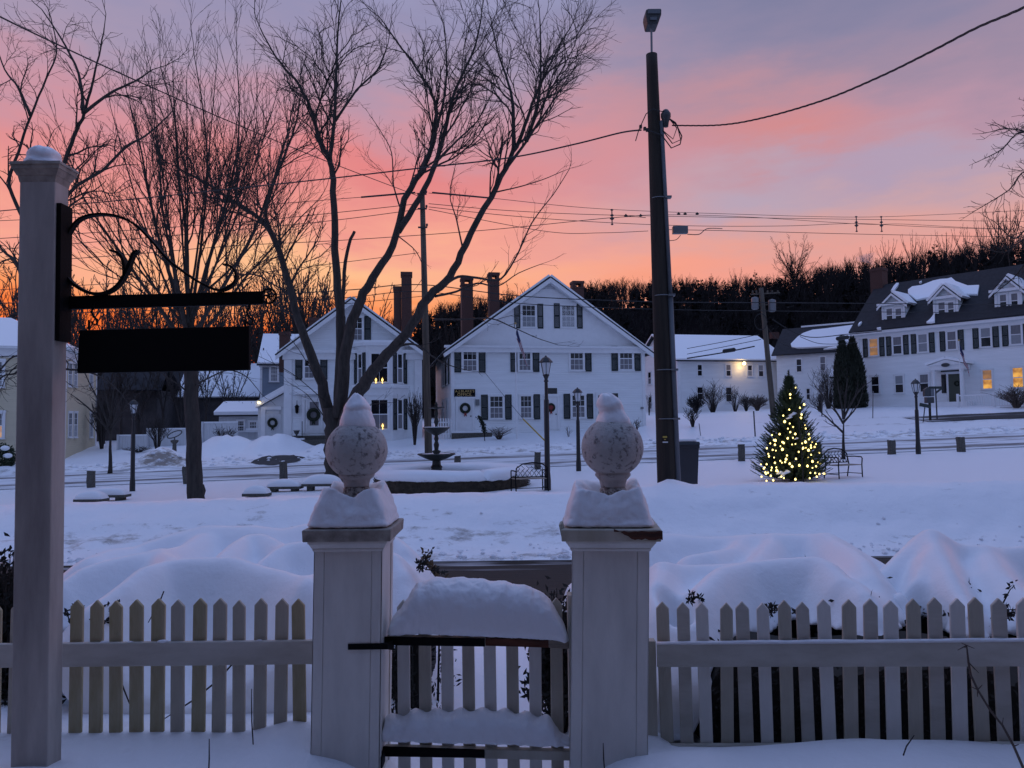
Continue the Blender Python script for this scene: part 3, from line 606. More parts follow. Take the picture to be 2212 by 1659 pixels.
young('young_tree', 'slim young bare tree standing on the snow beside the pale yellow house', 238, 991, 37, 43,
      [((239, 950), (240, 900)), ((239, 930), (215, 870, .3), (185, 810, .6), (172, 770, .7)), ((240, 910), (245, 850, .3), (250, 800, .4)), ((240, 905), (228, 850, -.4), (222, 800, -.6)), ((240, 915), (262, 860, .3), (285, 820, .4)), ((240, 925), (272, 880, -.4), (300, 850, -.5)), ((239, 935), (200, 890, -.5), (165, 860, -.8), (150, 850, -1))], .13, L=1.1, kids_sp=.4)
# ---- a free-standing bare tree grown by rule, several prototypes copied along the skyline
def wild(seed, H, stems, spread, rmin, dens, t0=.25, up=.3, bole=.3, lens=(.3, .55), twigs=True, zlo=.78):
    T = Tree(seed, rmin=rmin, up=up, ang=(18, 40), dens=dens, lens=lens); r = T.r
    top = Vector((0, 0, H * bole)); r0 = H * .017
    T.limb([(0, 0, -.3), (0, 0, H * bole * .5), top], r0, r0 * .8, kids=False, n=6)
    for k in range(stems):
        a = 6.283 * k / stems + r.uniform(-.4, .4); o = H * spread * r.uniform(.5, 1.1); zt = H * r.uniform(zlo, 1.0)
        T.limb([top - Vector((0, 0, H * .04)), top + Vector((math.cos(a) * o * .35, math.sin(a) * o * .35, (zt - top.z) * .35)), (math.cos(a) * o * .8, math.sin(a) * o * .8, top.z + (zt - top.z) * .75), (math.cos(a) * o, math.sin(a) * o, zt)],
               r0 * .5, rmin * 1.3, kids=twigs, t0=t0, L=H * .22, n=5, spacing=.075 * H / dens)
    return T
def wild_thing(T, label, loc, rz, s, group=None):
    t = T.done('bare_tree', label, 'tree', (0, 0, 0), group, 'twig', 'twig'); t.location = loc; t.rotation_euler.z = rz; t.scale = (s,) * 3; return t
protos = [wild(s, 10, st, sp, .020, 1.15, bole=bo) for s, st, sp, bo in ((101, 6, .28, .22), (102, 5, .22, .30), (103, 7, .34, .18), (104, 4, .18, .35))]
def hillz(x, y): return ground(x, y, False)
BG = []                                                  # bare trees behind the left houses, against the glow: px, top v, Y
rr = random.Random(77)
for k in range(58):
    px = -70 + k * 15.2 + rr.uniform(-9, 9); v = 650 + 30 * math.sin(k * .9) + rr.uniform(-55, 35)
    if 560 < px < 700: v -= 40
    BG.append((px, v, rr.uniform(64, 98)))
BG += [(225, 735, 53), (262, 752, 54), (300, 742, 56), (352, 748, 57), (392, 755, 54), (445, 752, 56), (498, 762, 58), (190, 690, 58)]
BG += [(640, 548, 70), (668, 575, 74), (60, 560, 66), (985, 690, 95), (1120, 640, 98)]
glab = 'bare tree in the row behind the houses, black against the orange glow'; ggrp = 'bare trees behind the houses'
first = {}
for k, (px, v, Y) in enumerate(BG):
    x = PX(px, Y); z = ground(x, Y); H = P(px, v, Y).z - z; i = k % 4; s = H / 10
    if i not in first: first[i] = wild_thing(protos[i], glab, (x, Y, z), rr.uniform(0, 6), s, ggrp)
    else: dup(first[i], (x, Y, z), rr.uniform(0, 6), scale=(s, s, s * rr.uniform(.95, 1.05)))
# the lone round bare tree rising over the wooded ridge
T = wild(205, 13, 15, .34, .020, .95, bole=.26, lens=(.4, .7), zlo=.50, t0=.15); x = PX(1726, 150); z = ground(x, 150)
H = P(1726, 514, 150).z - z
wild_thing(T, 'lone round-crowned bare tree standing up above the dark wooded ridge', (x, 150, z), 0, H / 13)
# ---- woods on the hill: one mass
def conifer(mb, x, y, z, H, w, r, layers, per, droop=.1):
    mb.tube([(x, y, z - .3), (x, y, z + H)], [H * .02, .02], 3, cap=False)
    for i in range(layers):
        f = (i + r.uniform(0, .8)) / layers; zz = z + H * (.18 + .8 * f); L = w * (1 - f) ** .7 * r.uniform(.55, 1.15) + .15
        for k in range(per):
            a = r.uniform(0, 6.283); l = L * r.uniform(.5, 1.2); c, s = math.cos(a), math.sin(a); hh = l * r.uniform(.18, .34)
            mb.face((x, y, zz - hh * .5), (x + c * l * .6 - s * l * .28, y + s * l * .6 + c * l * .28, zz + hh * .3), (x + c * l, y + s * l, zz + l * r.uniform(-.15, .25)), (x + c * l * .6 + s * l * .28, y + s * l * .6 - c * l * .28, zz + hh * .2))
            if r.random() < .5: mb.face((x + c * l * .3, y + s * l * .3, zz - hh), (x + c * l * .95, y + s * l * .95, zz - hh * .2), (x + c * l * .5, y + s * l * .5, zz + hh * 1.4))
cw = MB(); bw = MB(); rr = random.Random(55)
def barebit(mb, x, y, z, H, r):
    t0 = Vector((x, y, z - .3)); t1 = Vector((x + r.uniform(-.3, .3), y, z + H * .45)); mb.tube([t0, t1], [H * .015, H * .010], 3, cap=False)
    for k in range(6):                                   # forked leaders fanning into a rounded crown
        a = r.uniform(0, 6.283); o = H * r.uniform(.05, .26); p = t0.lerp(t1, r.uniform(.6, 1)); e_ = Vector((x + math.cos(a) * o, y + math.sin(a) * o, z + H * r.uniform(.72, .95) - o * .5)); m_ = p.lerp(e_, .5) + Vector((0, 0, .25)); mb.tube([p, m_, e_], [.07, .05, .022], 3, cap=False)
        for j in range(9):
            g = (p.lerp(m_, r.random()) if j < 3 else m_.lerp(e_, r.random())); a2 = r.uniform(0, 6.283); q = r.uniform(.3, .75); l = H * r.uniform(.06, .15); mb.tube([g, g + Vector((math.cos(a2) * q, math.sin(a2) * q, .9)) * l], [.026, .012], 3, cap=False)
for k in range(4200):
    Y = 84 + 90 * rr.random() ** .8; px = rr.uniform(-350, 2650); x = (px - CX) / FPX * Y; z = ground(x, Y, False)
    if px < 900 and rr.random() < .66: continue
    if rr.random() < .15 and px > 860: conifer(cw, x, Y, z, rr.uniform(3.5, 5.8), rr.uniform(1.8, 3.0), rr, 12, 4)
    else: barebit(bw, x, Y, z, rr.uniform(4.2, 7) * (1 if px < 1750 else 1.2), rr)
k0 = len(cw.v)
w_ = MB(); w_.v = cw.v + bw.v; w_.f = cw.f + [tuple(i + k0 for i in f) for f in bw.f]; w_.mi = [0] * len(cw.f) + [1] * len(bw.f)
tag(w_.build('hillside_woods', ['woods_conifer', 'woods_bare']), 'dark mixed woods covering the hill behind the houses', 'woods', kind='stuff')
# individual trees that stand out along the ridge line
sk = MB(); rr = random.Random(9); conifer(sk, 0, 0, 0, 10, 2.8, rr, 18, 4)
first_c = None
for k, (px, v) in enumerate(((1296, 612), (1330, 622), (1468, 606), (1545, 590), (1572, 600), (1640, 582), (1668, 592), (1745, 600), (1815, 588), (1905, 556), (1960, 548), (2035, 520), (1240, 610), (1380, 620), (1010, 660), (1040, 672))):
    Y = 150 + rr.uniform(-6, 8); x = PX(px, Y); z = ground(x, Y); H = P(px, v, Y).z - z; s = H / 10
    if first_c is None:
        first_c = thing('pine_tree', 'ragged dark pine poking above the wooded ridge line', 'tree', (x, Y, z), 0, 'pines on the ridge line'); sk.build('crown', 'woods_conifer', first_c); first_c.scale = (s * .8, s * .8, s)
    else: dup(first_c, (x, Y, z), rr.uniform(0, 6), scale=(s * rr.uniform(.9, 1.35), s * rr.uniform(.9, 1.3), s))
rw = wild(301, 10, 7, .30, .032, .62, bole=.25); fr = None
for k, (px, v) in enumerate(((1408, 600), (1490, 594), (1600, 582), (1785, 570), (1850, 556), (1885, 536), (1930, 520), (1985, 505), (2010, 512), (2060, 500), (2100, 492), (2140, 470), (2175, 450), (2200, 445), (2235, 450), (2290, 440), (1500, 600), (1450, 598))):
    Y = 152 + rr.uniform(-5, 9); x = PX(px, Y); z = ground(x, Y); s = (P(px, v, Y).z - z) / 10
    if fr is None: fr = wild_thing(rw, 'thin bare tree rising along the wooded ridge line', (x, Y, z), 0, s, 'bare trees on the ridge line'); fr.scale = (s * .7, s * .7, s)
    else: dup(fr, (x, Y, z), rr.uniform(0, 6), scale=(s * rr.uniform(.55, .9), s * .7, s))
# ---- shrubs
def shrub(label, px, py, Y, wpx, hpx, seed, n=26, r=.010, lean=.6, name='bare_shrub', group=None, twig='twig', sub=3):
    rr = random.Random(seed); b = P(px, py, Y); b.z = ground(b.x, Y) - .05; k = Y / FPX; w = wpx * k / 2; h = hpx * k; st = MB()
    for i in range(n):
        a = rr.uniform(0, 6.283); o = rr.random() ** .6; e2 = Vector((math.cos(a) * w * o, math.sin(a) * w * o, h * rr.uniform(.55, 1.0) * (1.05 - .45 * o * lean)))
        mid = Vector((e2.x * .3, e2.y * .3, e2.z * .55)); p0 = Vector((math.cos(a) * .08 * w, math.sin(a) * .08 * w, 0))
        st.tube([p0, mid, e2], [r * 1.6, r, r * .6], 3, cap=False)
        for j in range(sub):
            t = rr.uniform(.3, .9); g = mid.lerp(e2, t); st.tube([g, g + Vector((rr.gauss(0, .22) * w, rr.gauss(0, .22) * w, h * rr.uniform(.08, .3)))], [r * .8, r * .5], 3, cap=False)
    o = tag(st.build(name, twig), label, 'shrub', group); o.location = b; return o
# ================================================================== BUILDINGS
class Fr:                                              # a facade: local x along it, y away from us, z up
    def __init__(s, px, Y, zbase, yaw):
        p = P(px, 915, Y); s.o = Vector((p.x, Y, zbase)); s.yaw = R(yaw); s.rot = Matrix.Rotation(s.yaw, 3, 'Z'); s.inv = s.rot.inverted()
    def xz(s, px, py, y=0.0):                          # where the ray through a pixel meets the plane local y
        d = s.inv @ ray(px, py); o = s.inv @ (CAM - s.o); t = (y - o.y) / d.y; q = o + d * t; return q.x, q.z
    def side(s, px, py, x=0.0):                        # ... meets the plane local x: returns y, z
        d = s.inv @ ray(px, py); o = s.inv @ (CAM - s.o); t = (x - o.x) / d.x; q = o + d * t; return q.y, q.z
_wc = {}
def winmesh(kind, *k):
    k = tuple(round(v, 2) if isinstance(v, float) else v for v in k); key = (kind,) + k
    if key in _wc: return _wc[key]
    mb = MB()
    if kind == 'casing':
        w, h, c = k; a, b2 = w / 2, h / 2
        mb.box(-a - c, -a, -.05, 0, -b2, b2).box(a, a + c, -.05, 0, -b2, b2).box(-a - c - .03, a + c + .03, -.07, 0, b2, b2 + c * 1.3).box(-a - c - .03, a + c + .03, -.09, 0, -b2 - .07, -b2)
        me = mb.mesh('window', 'flat_white')
    elif kind == 'sash':
        w, h, nx, ny = k; a, b2 = w / 2, h / 2; f = .045
        mb.box(-a, a, -.045, -.022, -.028, .028)
        for z0, z1 in ((-b2, -.028), (.028, b2)):
            mb.box(-a, -a + f, -.04, -.02, z0, z1).box(a - f, a, -.04, -.02, z0, z1)
            zz = (z0, z0 + f) if z0 == -b2 else (z1 - f, z1); mb.box(-a + f, a - f, -.04, -.02, *zz)
            for i in range(1, nx): xx = -a + w * i / nx; mb.box(xx - .010, xx + .010, -.036, -.02, z0, z1)
            for j in range(1, ny): q = z0 + (z1 - z0) * j / ny; mb.box(-a + f, a - f, -.034, -.021, q - .010, q + .010)
        me = mb.mesh('sash', 'flat_white')
    elif kind == 'pane':
        w, h, mm = k; me = mb.box(-w / 2, w / 2, -.018, -.008, -h / 2, h / 2).mesh('pane', mm)
    elif kind == 'shutter':
        w, h = k; a, b2 = w / 2, h / 2
        mb.box(-a, -a + .05, -.06, -.01, -b2, b2).box(a - .05, a, -.06, -.01, -b2, b2).box(-a + .05, a - .05, -.06, -.01, b2 - .07, b2).box(-a + .05, a - .05, -.06, -.01, -b2, -b2 + .07).box(-a + .05, a - .05, -.055, -.01, -.04, .04)
        n = max(4, int(h / .07))
        for i in range(n):
            z = -b2 + .07 + (h - .14) * i / n
            mb.face((-a + .05, -.045, z), (a - .05, -.045, z), (a - .05, -.02, z + .05), (-a + .05, -.02, z + .05))
        me = mb.mesh('shutter', 'shutter')
    _wc[key] = me; return me
def win(par, xc, zc, w, h, y=0, rz=0, top='glass', bot='curtain', sh='', shw=.42, mun=(3, 2), c=.09):
    o = obj('window', winmesh('casing', w, h, c), par, (xc, y, zc), rz)
    obj('sash', winmesh('sash', w, h, *mun), o)
    obj('pane', winmesh('pane', w, h / 2, top), o, (0, 0, h / 4)); obj('pane', winmesh('pane', w, h / 2, bot), o, (0, 0, -h / 4))
    cx, sn_ = math.cos(rz), math.sin(rz)
    for s, k in (('l', -1), ('r', 1)):
        if s in sh: dx = k * (w / 2 + c + shw / 2 + .03); obj('shutter', winmesh('shutter', shw, h + .16), par, (xc + dx * cx, y + dx * sn_ - 0, zc), rz)
    return o
def winpx(par, fr, x0, x1, y0, y1, **k):               # by the pixel rectangle of its sashes
    a, z1 = fr.xz((x0 + x1) / 2, y0); _, z0 = fr.xz((x0 + x1) / 2, y1); l, _ = fr.xz(x0, (y0 + y1) / 2); r_, _ = fr.xz(x1, (y0 + y1) / 2)
    return win(par, (l + r_) / 2, (z0 + z1) / 2, r_ - l, z1 - z0, **k)
def slab(mb, p, q, r_, s_, th):                        # a roof plane of thickness th above the quad p q r s
    n = (Vector(q) - Vector(p)).cross(Vector(s_) - Vector(p)).normalized()
    if n.z < 0: n = -n
    return mb.prism([p, q, r_, s_], n * th)
def chimney(par, x0, x1, y0, y1, z0, z1, opening=False):
    mb = MB().box(x0, x1, y0, y1, z0, z1 - (.55 if opening else .25))
    t = z1 - (.55 if opening else .25)
    if opening:                                         # arched-over top, open to front and back
        w = (x1 - x0)
        mb.box(x0 - .05, x1 + .05, y0 - .05, y1 + .05, t, t + .1).box(x0, x0 + w * .28, y0, y1, t + .1, t + .36).box(x1 - w * .28, x1, y0, y1, t + .1, t + .36).box(x0 - .04, x1 + .04, y0 - .04, y1 + .04, t + .36, z1)
    else: mb.box(x0 - .05, x1 + .05, y0 - .05, y1 + .05, t, z1)
    return mb.build('chimney', 'brick', par)
def gable_front(name, label, fr, W_, D_, ze, zp, wallm, xp=None, over=.35, snow=.16, roofm='asphalt_roof', base=-.8, snowname='roof_snow', cat='house', rake='flat_white'):
    """house whose gable faces us: W_ wide, D_ deep, eaves at ze, peak at zp (local z)"""
    t = thing(name, label, cat, fr.o, fr.yaw); xp = W_ / 2 if xp is None else xp
    MB().prism([(0, 0, base), (W_, 0, base), (W_, 0, ze), (xp, 0, zp), (0, 0, ze)], (0, D_, 0)).build('wall', wallm, t)
    tr = MB(); cb = .2
    for x0, x1 in ((-.02, cb), (W_ - cb, W_ + .02)): tr.box(x0, x1, -.03, .0, base, ze)
    tr.box(-.03, 0, 0, cb, base, ze).box(W_, W_ + .03, 0, cb, base, ze)
    tr.build('corner_board', 'flat_white', t)
    rf = MB(); sl, sr = (zp - ze) / xp, (zp - ze) / (W_ - xp); el, er = ze - over * sl, ze - over * sr
    for (xe, zz) in ((-over, el), (W_ + over, er)): slab(rf, (xp, -over, zp), (xe, -over, zz), (xe, D_ + over, zz), (xp, D_ + over, zp), .10)
    roof = rf.build('roof', roofm, t)
    rk = MB()
    for (xe, zz) in ((-over, el), (W_ + over, er)):
        rk.prism([(xp, -over - .06, zp - .30), (xp, -over - .06, zp - .005), (xe, -over - .06, zz - .005), (xe, -over - .06, zz - .26)], (0, .055, 0))
        rk.prism([(xp, -over, zp - .28), (xp, -over, zp - .003), (xe, -over, zz - .003), (xe, -over, zz - .12)], (0, over - .001, 0))
    rk.build('rake_board', rake, t)
    if snow:
        s = MB()
        for (xe, zz) in ((-over, el), (W_ + over, er)): slab(s, (xp, -over + .05, zp + .11), (xe * .97 + xp * .03, -over + .05, zz + .12 + .03), (xe * .97 + xp * .03, D_ + over, zz + .15), (xp, D_ + over, zp + .11), snow)
        s.build('snow_cover', snowname, roof)
    return t, roof
def wreath(par, x, y, z, r, ribbon=True):
    mb = MB(); rr = random.Random(int(x * 100)); N = 26
    ring = [(x + r * .7 * math.cos(6.283 * i / N), y - .05, z + r * .7 * math.sin(6.283 * i / N)) for i in range(N)]
    mb.tube(ring, r * .26, 5, closed=True)
    for i in range(150):
        a = rr.uniform(0, 6.283); q = r * .7; p = Vector((x + q * math.cos(a), y - .06 - rr.random() * .05, z + q * math.sin(a))); d = Vector((rr.gauss(0, 1), rr.gauss(-.2, .5), rr.gauss(0, 1))).normalized() * r * .36
        o = d.orthogonal().normalized() * r * .07; mb.face(p - o, p + o, p + d)
    w = mb.build('wreath', 'wreath', par)
    if ribbon: MB().prism([(x - r * .18, y - .12, z - r * .6), (x + r * .18, y - .12, z - r * .6), (x + r * .25, y - .12, z - r * 1.45), (x, y - .12, z - r * 1.2), (x - r * .2, y - .12, z - r * 1.5)], (0, .03, 0)).build('ribbon', 'red_ribbon' if ribbon == 'red' else 'wreath', w)
    return w
def door(par, x0, x1, z0, z1, m='flat_white', y=0, panels=True, c=.13):
    fr_ = MB().box(x0 - c, x0, y - .06, y, z0, z1).box(x1, x1 + c, y - .06, y, z0, z1).box(x0 - c - .06, x1 + c + .06, y - .09, y, z1, z1 + c * 1.3)
    d = MB().box(x0, x1, y - .025, y - .001, z0, z1); w = x1 - x0
    if panels:
        for i in range(2):
            for a, b2 in ((.08, .38), (.44, .70), (.76, .93)): d.box(x0 + w * (.12 + .42 * i), x0 + w * (.46 + .42 * i), y - .036, y - .0251, z0 + (z1 - z0) * a, z0 + (z1 - z0) * b2)
    o = d.build('door', m, par); fr_.build('frame', 'flat_white', o); MB().ball((x1 - .1, y - .07, z0 + .95), .04).build('handle', 'black_iron', o); return o
def lettering(par, text, x, y, z, size, m, align='CENTER', name='lettering', rz=0):
    c = bpy.data.curves.new(name, 'FONT'); c.body = text; c.size = size; c.extrude = .004; c.offset = size * .02; c.align_x = align; c.align_y = 'CENTER'; c.space_character = 1.15
    o = bpy.data.objects.new(name, c); COL.objects.link(o); bpy.context.view_layer.update()
    me = bpy.data.meshes.new_from_object(o.evaluated_get(bpy.context.evaluated_depsgraph_get())); bpy.data.objects.remove(o); me.materials.clear(); me.materials.append(M[m]); me.name = name
    o = obj(name, me, par, (x, y, z)); o.rotation_euler = (math.pi / 2, 0, rz); return o

# ---------------------------------------------------------------- white house with the office (gable to us)
def k3(cx, cy): return 892.9 + cx / 3.4388, 561.6 + cy / 3.4388
F1 = Fr(k3(286, 1280)[0], 46, ground(-3.7, 46), 10.5)
xr, _ = F1.xz(*k3(1722, 1000)); W1 = xr; ze = F1.xz(*k3(1000, 632))[1]; xp, zp = F1.xz(*k3(1005, 132)); D1 = 12.0
H1, RF1 = gable_front('gabled_house', 'wide white gabled clapboard house with black shutters and an office sign over its left door', F1, W1, D1, ze - .25, zp - .1, 'clap_white', xp, over=.5)
t = H1
MB().box(-.45, W1 + .45, -.34, -.001, ze - .22, ze - .08).box(-.3, W1 + .3, -.2, -.0015, ze - .5, ze - .221).build('cornice', 'flat_white', t)
MB().prism([(.35, -.018, ze - .05), (W1 - .35, -.018, ze - .05), (xp, -.018, zp - .55)], (0, .016, 0)).build('gable_boards', 'flat_white', t)
tri = k3(1005, 165); a, zt = F1.xz(*tri); b_, zb = F1.xz(*k3(1005, 215)); MB().prism([(a - .45, -.04, zb), (a + .45, -.04, zb), (a, -.04, zt)], (0, .02, 0)).build('gable_vent', 'clap_grey_white', t)
def w3(x0, x1, y0, y1, **k): q = k3(x0, y0), k3(x1, y1); return winpx(t, F1, q[0][0], q[1][0], q[0][1], q[1][1], **k)
for x0, x1, s in ((368, 472, 'lr'), (783, 873, 'lr'), (1163, 1262, 'r'), (1530, 1628, 'lr')): w3(x0, x1, 658 - (x0 - 368) * .007, 826 - (x0 - 368) * .009, sh=s)
for x0, x1 in ((806, 907), (1100, 1200)): w3(x0, x1, 334, 500, sh='lr', shw=.38, bot='blind')
for x0, x1, s in ((567, 667, 'lr'), (794, 879, 'r'), (1177, 1274, 'lr'), (1368, 1460, 'r')): w3(x0, x1, 1010 - (x0 - 567) * .012, 1178 - (x0 - 567) * .012, sh=s)
for y in (2.2, 4.4, 6.2): win(t, 0, (ze - 1.6), .85, 1.45, y=y + .0, rz=-math.pi / 2, sh='lr' if y < 6 else '', shw=.4)
for y in (3.0, 6.0): win(t, 0, 1.7, .85, 1.45, y=y, rz=-math.pi / 2)
q0, q1 = F1.xz(*k3(333, 1275)), F1.xz(*k3(437, 1030)); d = door(t, q0[0], q1[0], q0[1], q1[1]); wx, wz = F1.xz(*k3(384, 1102)); wreath(t, wx, -.02, wz, .36, 'red')
MB().box(q0[0] - .5, q1[0] + 1.1, -.9, 0, -1, q0[1] - .08).build('door_step', 'granite', t); MB().box(q0[0] - .46, q1[0] + 1.05, -.86, -.02, q0[1] - .08, q0[1] + .02).build('step_snow', 'snow', t)
q0, q1 = F1.xz(*k3(988, 1258)), F1.xz(*k3(1068, 1015)); door(t, q0[0], q1[0], q0[1], q1[1]); MB().box(q0[0], q1[0], -.03, -.005, q1[1] + .18, q1[1] + .55).build('transom', 'glass', t)
wx, wz = F1.xz(*k3(1020, 1096)); w = wreath(t, wx, -.02, wz, .30, 'red'); MB().ball((wx, -.07, wz), .26, sc=(1, .2, 1)).build('red_bow', 'red_ribbon', w)
q0, q1 = F1.xz(*k3(303, 1018)), F1.xz(*k3(458, 960)); bd = MB().box(q0[0], q1[0], -.09, -.05, q0[1], q1[1]).build('name_board', 'black_board', t)
zc, hh = (q0[1] + q1[1]) / 2, q1[1] - q0[1]; lettering(bd, "A.J.BLAKE'S", (q0[0] + q1[0]) / 2, -.095, zc + hh * .23, hh * .44, 'gold'); lettering(bd, "OFFICE.", (q0[0] + q1[0]) / 2, -.095, zc - hh * .20, hh * .50, 'gold')
q0, q1 = F1.xz(*k3(462, 1080)), F1.xz(*k3(488, 1036)); MB().box(q0[0], q1[0], -.16, 0, q0[1], q1[1]).build('wall_box', 'metal_grey', t)
q0, q1 = F1.xz(*k3(1688, 1107)), F1.xz(*k3(1708, 1092)); MB().box(q0[0], q1[0], -.06, 0, q0[1], q1[1]).build('meter_plate', 'metal_grey', t)
MB().box(W1 - 1.4, W1 - .3, -.04, 0, -.35, .15).build('cellar_window', 'glass', t)
for x0, x1, yt in ((360, 444, 128), (566, 640, 92)):
    yy = 4.5 if x0 < 500 else 3.0; a, zt = F1.xz(*k3((x0 + x1) / 2, yt), y=yy); l, _ = F1.xz(*k3(x0, 300), y=yy); r2, _ = F1.xz(*k3(x1, 300), y=yy); chimney(t, l, r2, yy, yy + .8, ze - .5, zt, True)
yy = 7; a, zt = F1.xz(*k3(1226, 155), y=yy); chimney(t, a - .42, a + .42, yy, yy + .8, ze, zt, True)
# ---------------------------------------------------------------- flags on poles (one before this house, one before the inn)
def flag(name, label, px, top, bot, Y, w, h, lean=0):
    b = P(px, bot, Y); b.z = min(b.z, ground(b.x, Y)) ; H = P(px, top, Y).z - b.z; t = thing(name, label, 'flagpole', b)
    p = MB(); p.tube([(0, 0, -.3), (lean, 0, H)], [.05, .035], 8); p.build('pole', 'flat_white', t); MB().ball((lean, 0, H + .06), .07).build('finial', 'gold', t)
    f = MB(); N = 13; C = 12; th = .008; pts = []
    for i in range(N + 1):                               # limp flag: stripes hang almost vertical, gathered into folds
        row = []
        for j in range(C + 1):
            u = j / C; v = i / N; x = .05 + u * w * (.30 + .10 * v) + .04 * math.sin(v * 9); y = .07 * math.sin(u * 11 + v * 3) * (.4 + u); z = H - .12 - v * h * .52 - u * h * 1.15 + .02 * math.sin(u * 14)
            row.append((x + lean, y, z))
        pts.append(row)
    for i in range(N):
        for j in range(C):
            f.cur = 2 if (i < 7 and j < 5) else (0 if i % 2 == 0 else 1)
            f.prism([pts[i][j], pts[i][j + 1], pts[i + 1][j + 1], pts[i + 1][j]], (0, th, 0))
    f.build('flag', ['flag_red', 'flag_white', 'flag_blue'], t, smooth=False); return t
flag('flagpole', 'white flagpole with limp striped flag before the office house', k3(768, 0)[0], k3(0, 478)[1], k3(0, 1325)[1], 43.8, 1.5, 1.45)
# ---------------------------------------------------------------- house with two-storey bay, left of it
def k2(cx, cy): return 576.0 + cx / 3.4388, 561.6 + cy / 3.4388
F2 = Fr(k2(130, 1330)[0], 45.5, ground(-13.2, 45.5) + .1, 8)
W2 = F2.xz(*k2(1152, 1000))[0]; ze = F2.xz(*k2(640, 640))[1]; xp, zp = F2.xz(*k2(640, 290))
H2, RF2 = gable_front('bay_house', 'white gabled house with a two-storey bay and candles in its windows behind the big maple', F2, W2, 11, ze - .3, zp - .1, 'clap_white', W2 / 2 - .1, over=.45, snow=.14)
t = H2
def w2(x0, x1, y0, y1, **k): q = k2(x0, y0), k2(x1, y1); return winpx(t, F2, q[0][0], q[1][0], q[0][1], q[1][1], **k)
MB().box(-.4, W2 + .4, -.30, -.001, ze - .45, ze - .25).box(-.1, W2 + .1, -.12, -.0015, ze - .85, ze - .451).build('cornice', 'flat_white', t)
MB().box(-.02, .45, -.06, -.0305, -.8, ze - .86).box(W2 - .45, W2 + .02, -.06, -.0305, -.8, ze - .86).build('pilaster', 'flat_white', t)
w2(280, 385, 703, 880, sh='lr', shw=.42); w2(600, 712, 424, 598, sh='lr', shw=.4)
bx0, bx1 = F2.xz(*k2(655, 1000))[0], F2.xz(*k2(1040, 1000))[0]; bd_ = .85; fx0 = F2.xz(*k2(770, 1000), y=-bd_)[0]; fx1 = F2.xz(*k2(905, 1000), y=-bd_)[0]
fx0 -= .25; fx1 += .25; zt = F2.xz(*k2(850, 640), y=-.5)[1]; zm = F2.xz(*k2(850, 945), y=-bd_)[1]
bay = [(bx0, 0), (fx0, -bd_), (fx1, -bd_), (bx1, 0)]
bm = MB().prism([(x, y, -.15) for x, y in bay], (0, 0, zt + .15)); bay_o = bm.build('bay', 'flat_white', t)
def ex(poly, d): c = sum(p[0] for p in poly) / 4; return [(c + (x - c) * (1 + d / 1.6), y * (1 + d) - .001) for x, y in poly]
for z0, z1, d_ in ((zt, zt + .18, .22), (zm - .04, zm + .10, .2), (zm - .5, zm - .041, .05), (-.14, .02, .05)): MB().prism([(x, y, z0) for x, y in ex(bay, d_)], (0, 0, z1 - z0)).build('bay_cornice', 'flat_white', bay_o)
MB().prism([(x, y, zt + .181) for x, y in ex(bay, .2)], (0, 0, .14)).prism([(x, y, zm + .101) for x, y in ex(bay, .17)], (0, 0, .08)).build('bay_snow', 'snow', bay_o)
MB().box(fx0 + .1, fx0 + .75, -bd_ + .05, -.1, -.7, -.15).box(fx0 + .95, fx1, -bd_ + .05, -.1, -.7, -.15).build('cellar_window', 'glass', t)
za, zb = F2.xz(*k2(850, 692), y=-bd_)[1], F2.xz(*k2(850, 910), y=-bd_)[1]; zc, zd = F2.xz(*k2(850, 1035), y=-bd_)[1], F2.xz(*k2(850, 1258), y=-bd_)[1]
fw = (fx1 - fx0); ang_r = math.atan2(bd_, bx1 - fx1); ang_l = -math.atan2(bd_, fx0 - bx0); Lr = math.hypot(bd_, bx1 - fx1); Ll = math.hypot(bd_, fx0 - bx0)
for z1, z0 in ((za, zb), (zc, zd)):
    zz, h = (z0 + z1) / 2, z1 - z0
    win(t, (fx0 + fx1) / 2, zz, fw - .55, h, y=-bd_ - .002, mun=(2, 1), bot='glass' if z1 == za else 'curtain', c=.1)
    for s, mx_, my_, an, LL in ((1, (fx1 + bx1) / 2, -bd_ / 2, ang_r, Lr), (-1, (fx0 + bx0) / 2, -bd_ / 2, ang_l, Ll)):
        nx, ny = math.sin(an), -math.cos(an)
        win(t, mx_ + nx * .003, zz, LL * .36, h, y=my_ + ny * .003, rz=an, mun=(1, 1), c=.05)
        for k in (-1, 1): obj('shutter', winmesh('shutter', LL * .24, h + .1), t, (mx_ + nx * .02 + math.cos(an) * k * LL * .36, my_ + ny * .02 + math.sin(an) * k * LL * .36, zz), an)
for cx, cy in ((812, 900), (860, 900), (862, 1240)):
    x, z = F2.xz(*k2(cx, cy), y=-bd_); f_ = MB().lathe([(.005, 0), (.055, .03), (.06, .08), (.02, .17), (.002, .22)], (x, -bd_ - .10, z), 8).lathe([(.02, -.14), (.02, 0)], (x, -bd_ - .10, z), 6); f_.build('candle', 'candle', t)
q0, q1 = F2.xz(*k2(305, 1290)), F2.xz(*k2(402, 1040)); dd = door(t, q0[0], q1[0], q0[1], q1[1]); MB().box(q0[0] + .12, q1[0] - .12, -.045, -.037, q0[1] + .5, q1[1] - .12).build('storm_pane', 'curtain', dd)
wx, wz = F2.xz(*k2(350, 1150)); wreath(t, wx, -.06, wz, .44, True)
hx0, hz = F2.xz(*k2(215, 1000)); hx1, _ = F2.xz(*k2(425, 1000)); MB().box(hx0, hx1, -.7, 0, hz, hz + .16).build('door_hood', 'flat_white', t); MB().box(hx0 + .03, hx1 - .03, -.67, -.01, hz + .161, hz + .26).build('hood_snow', 'snow', t)
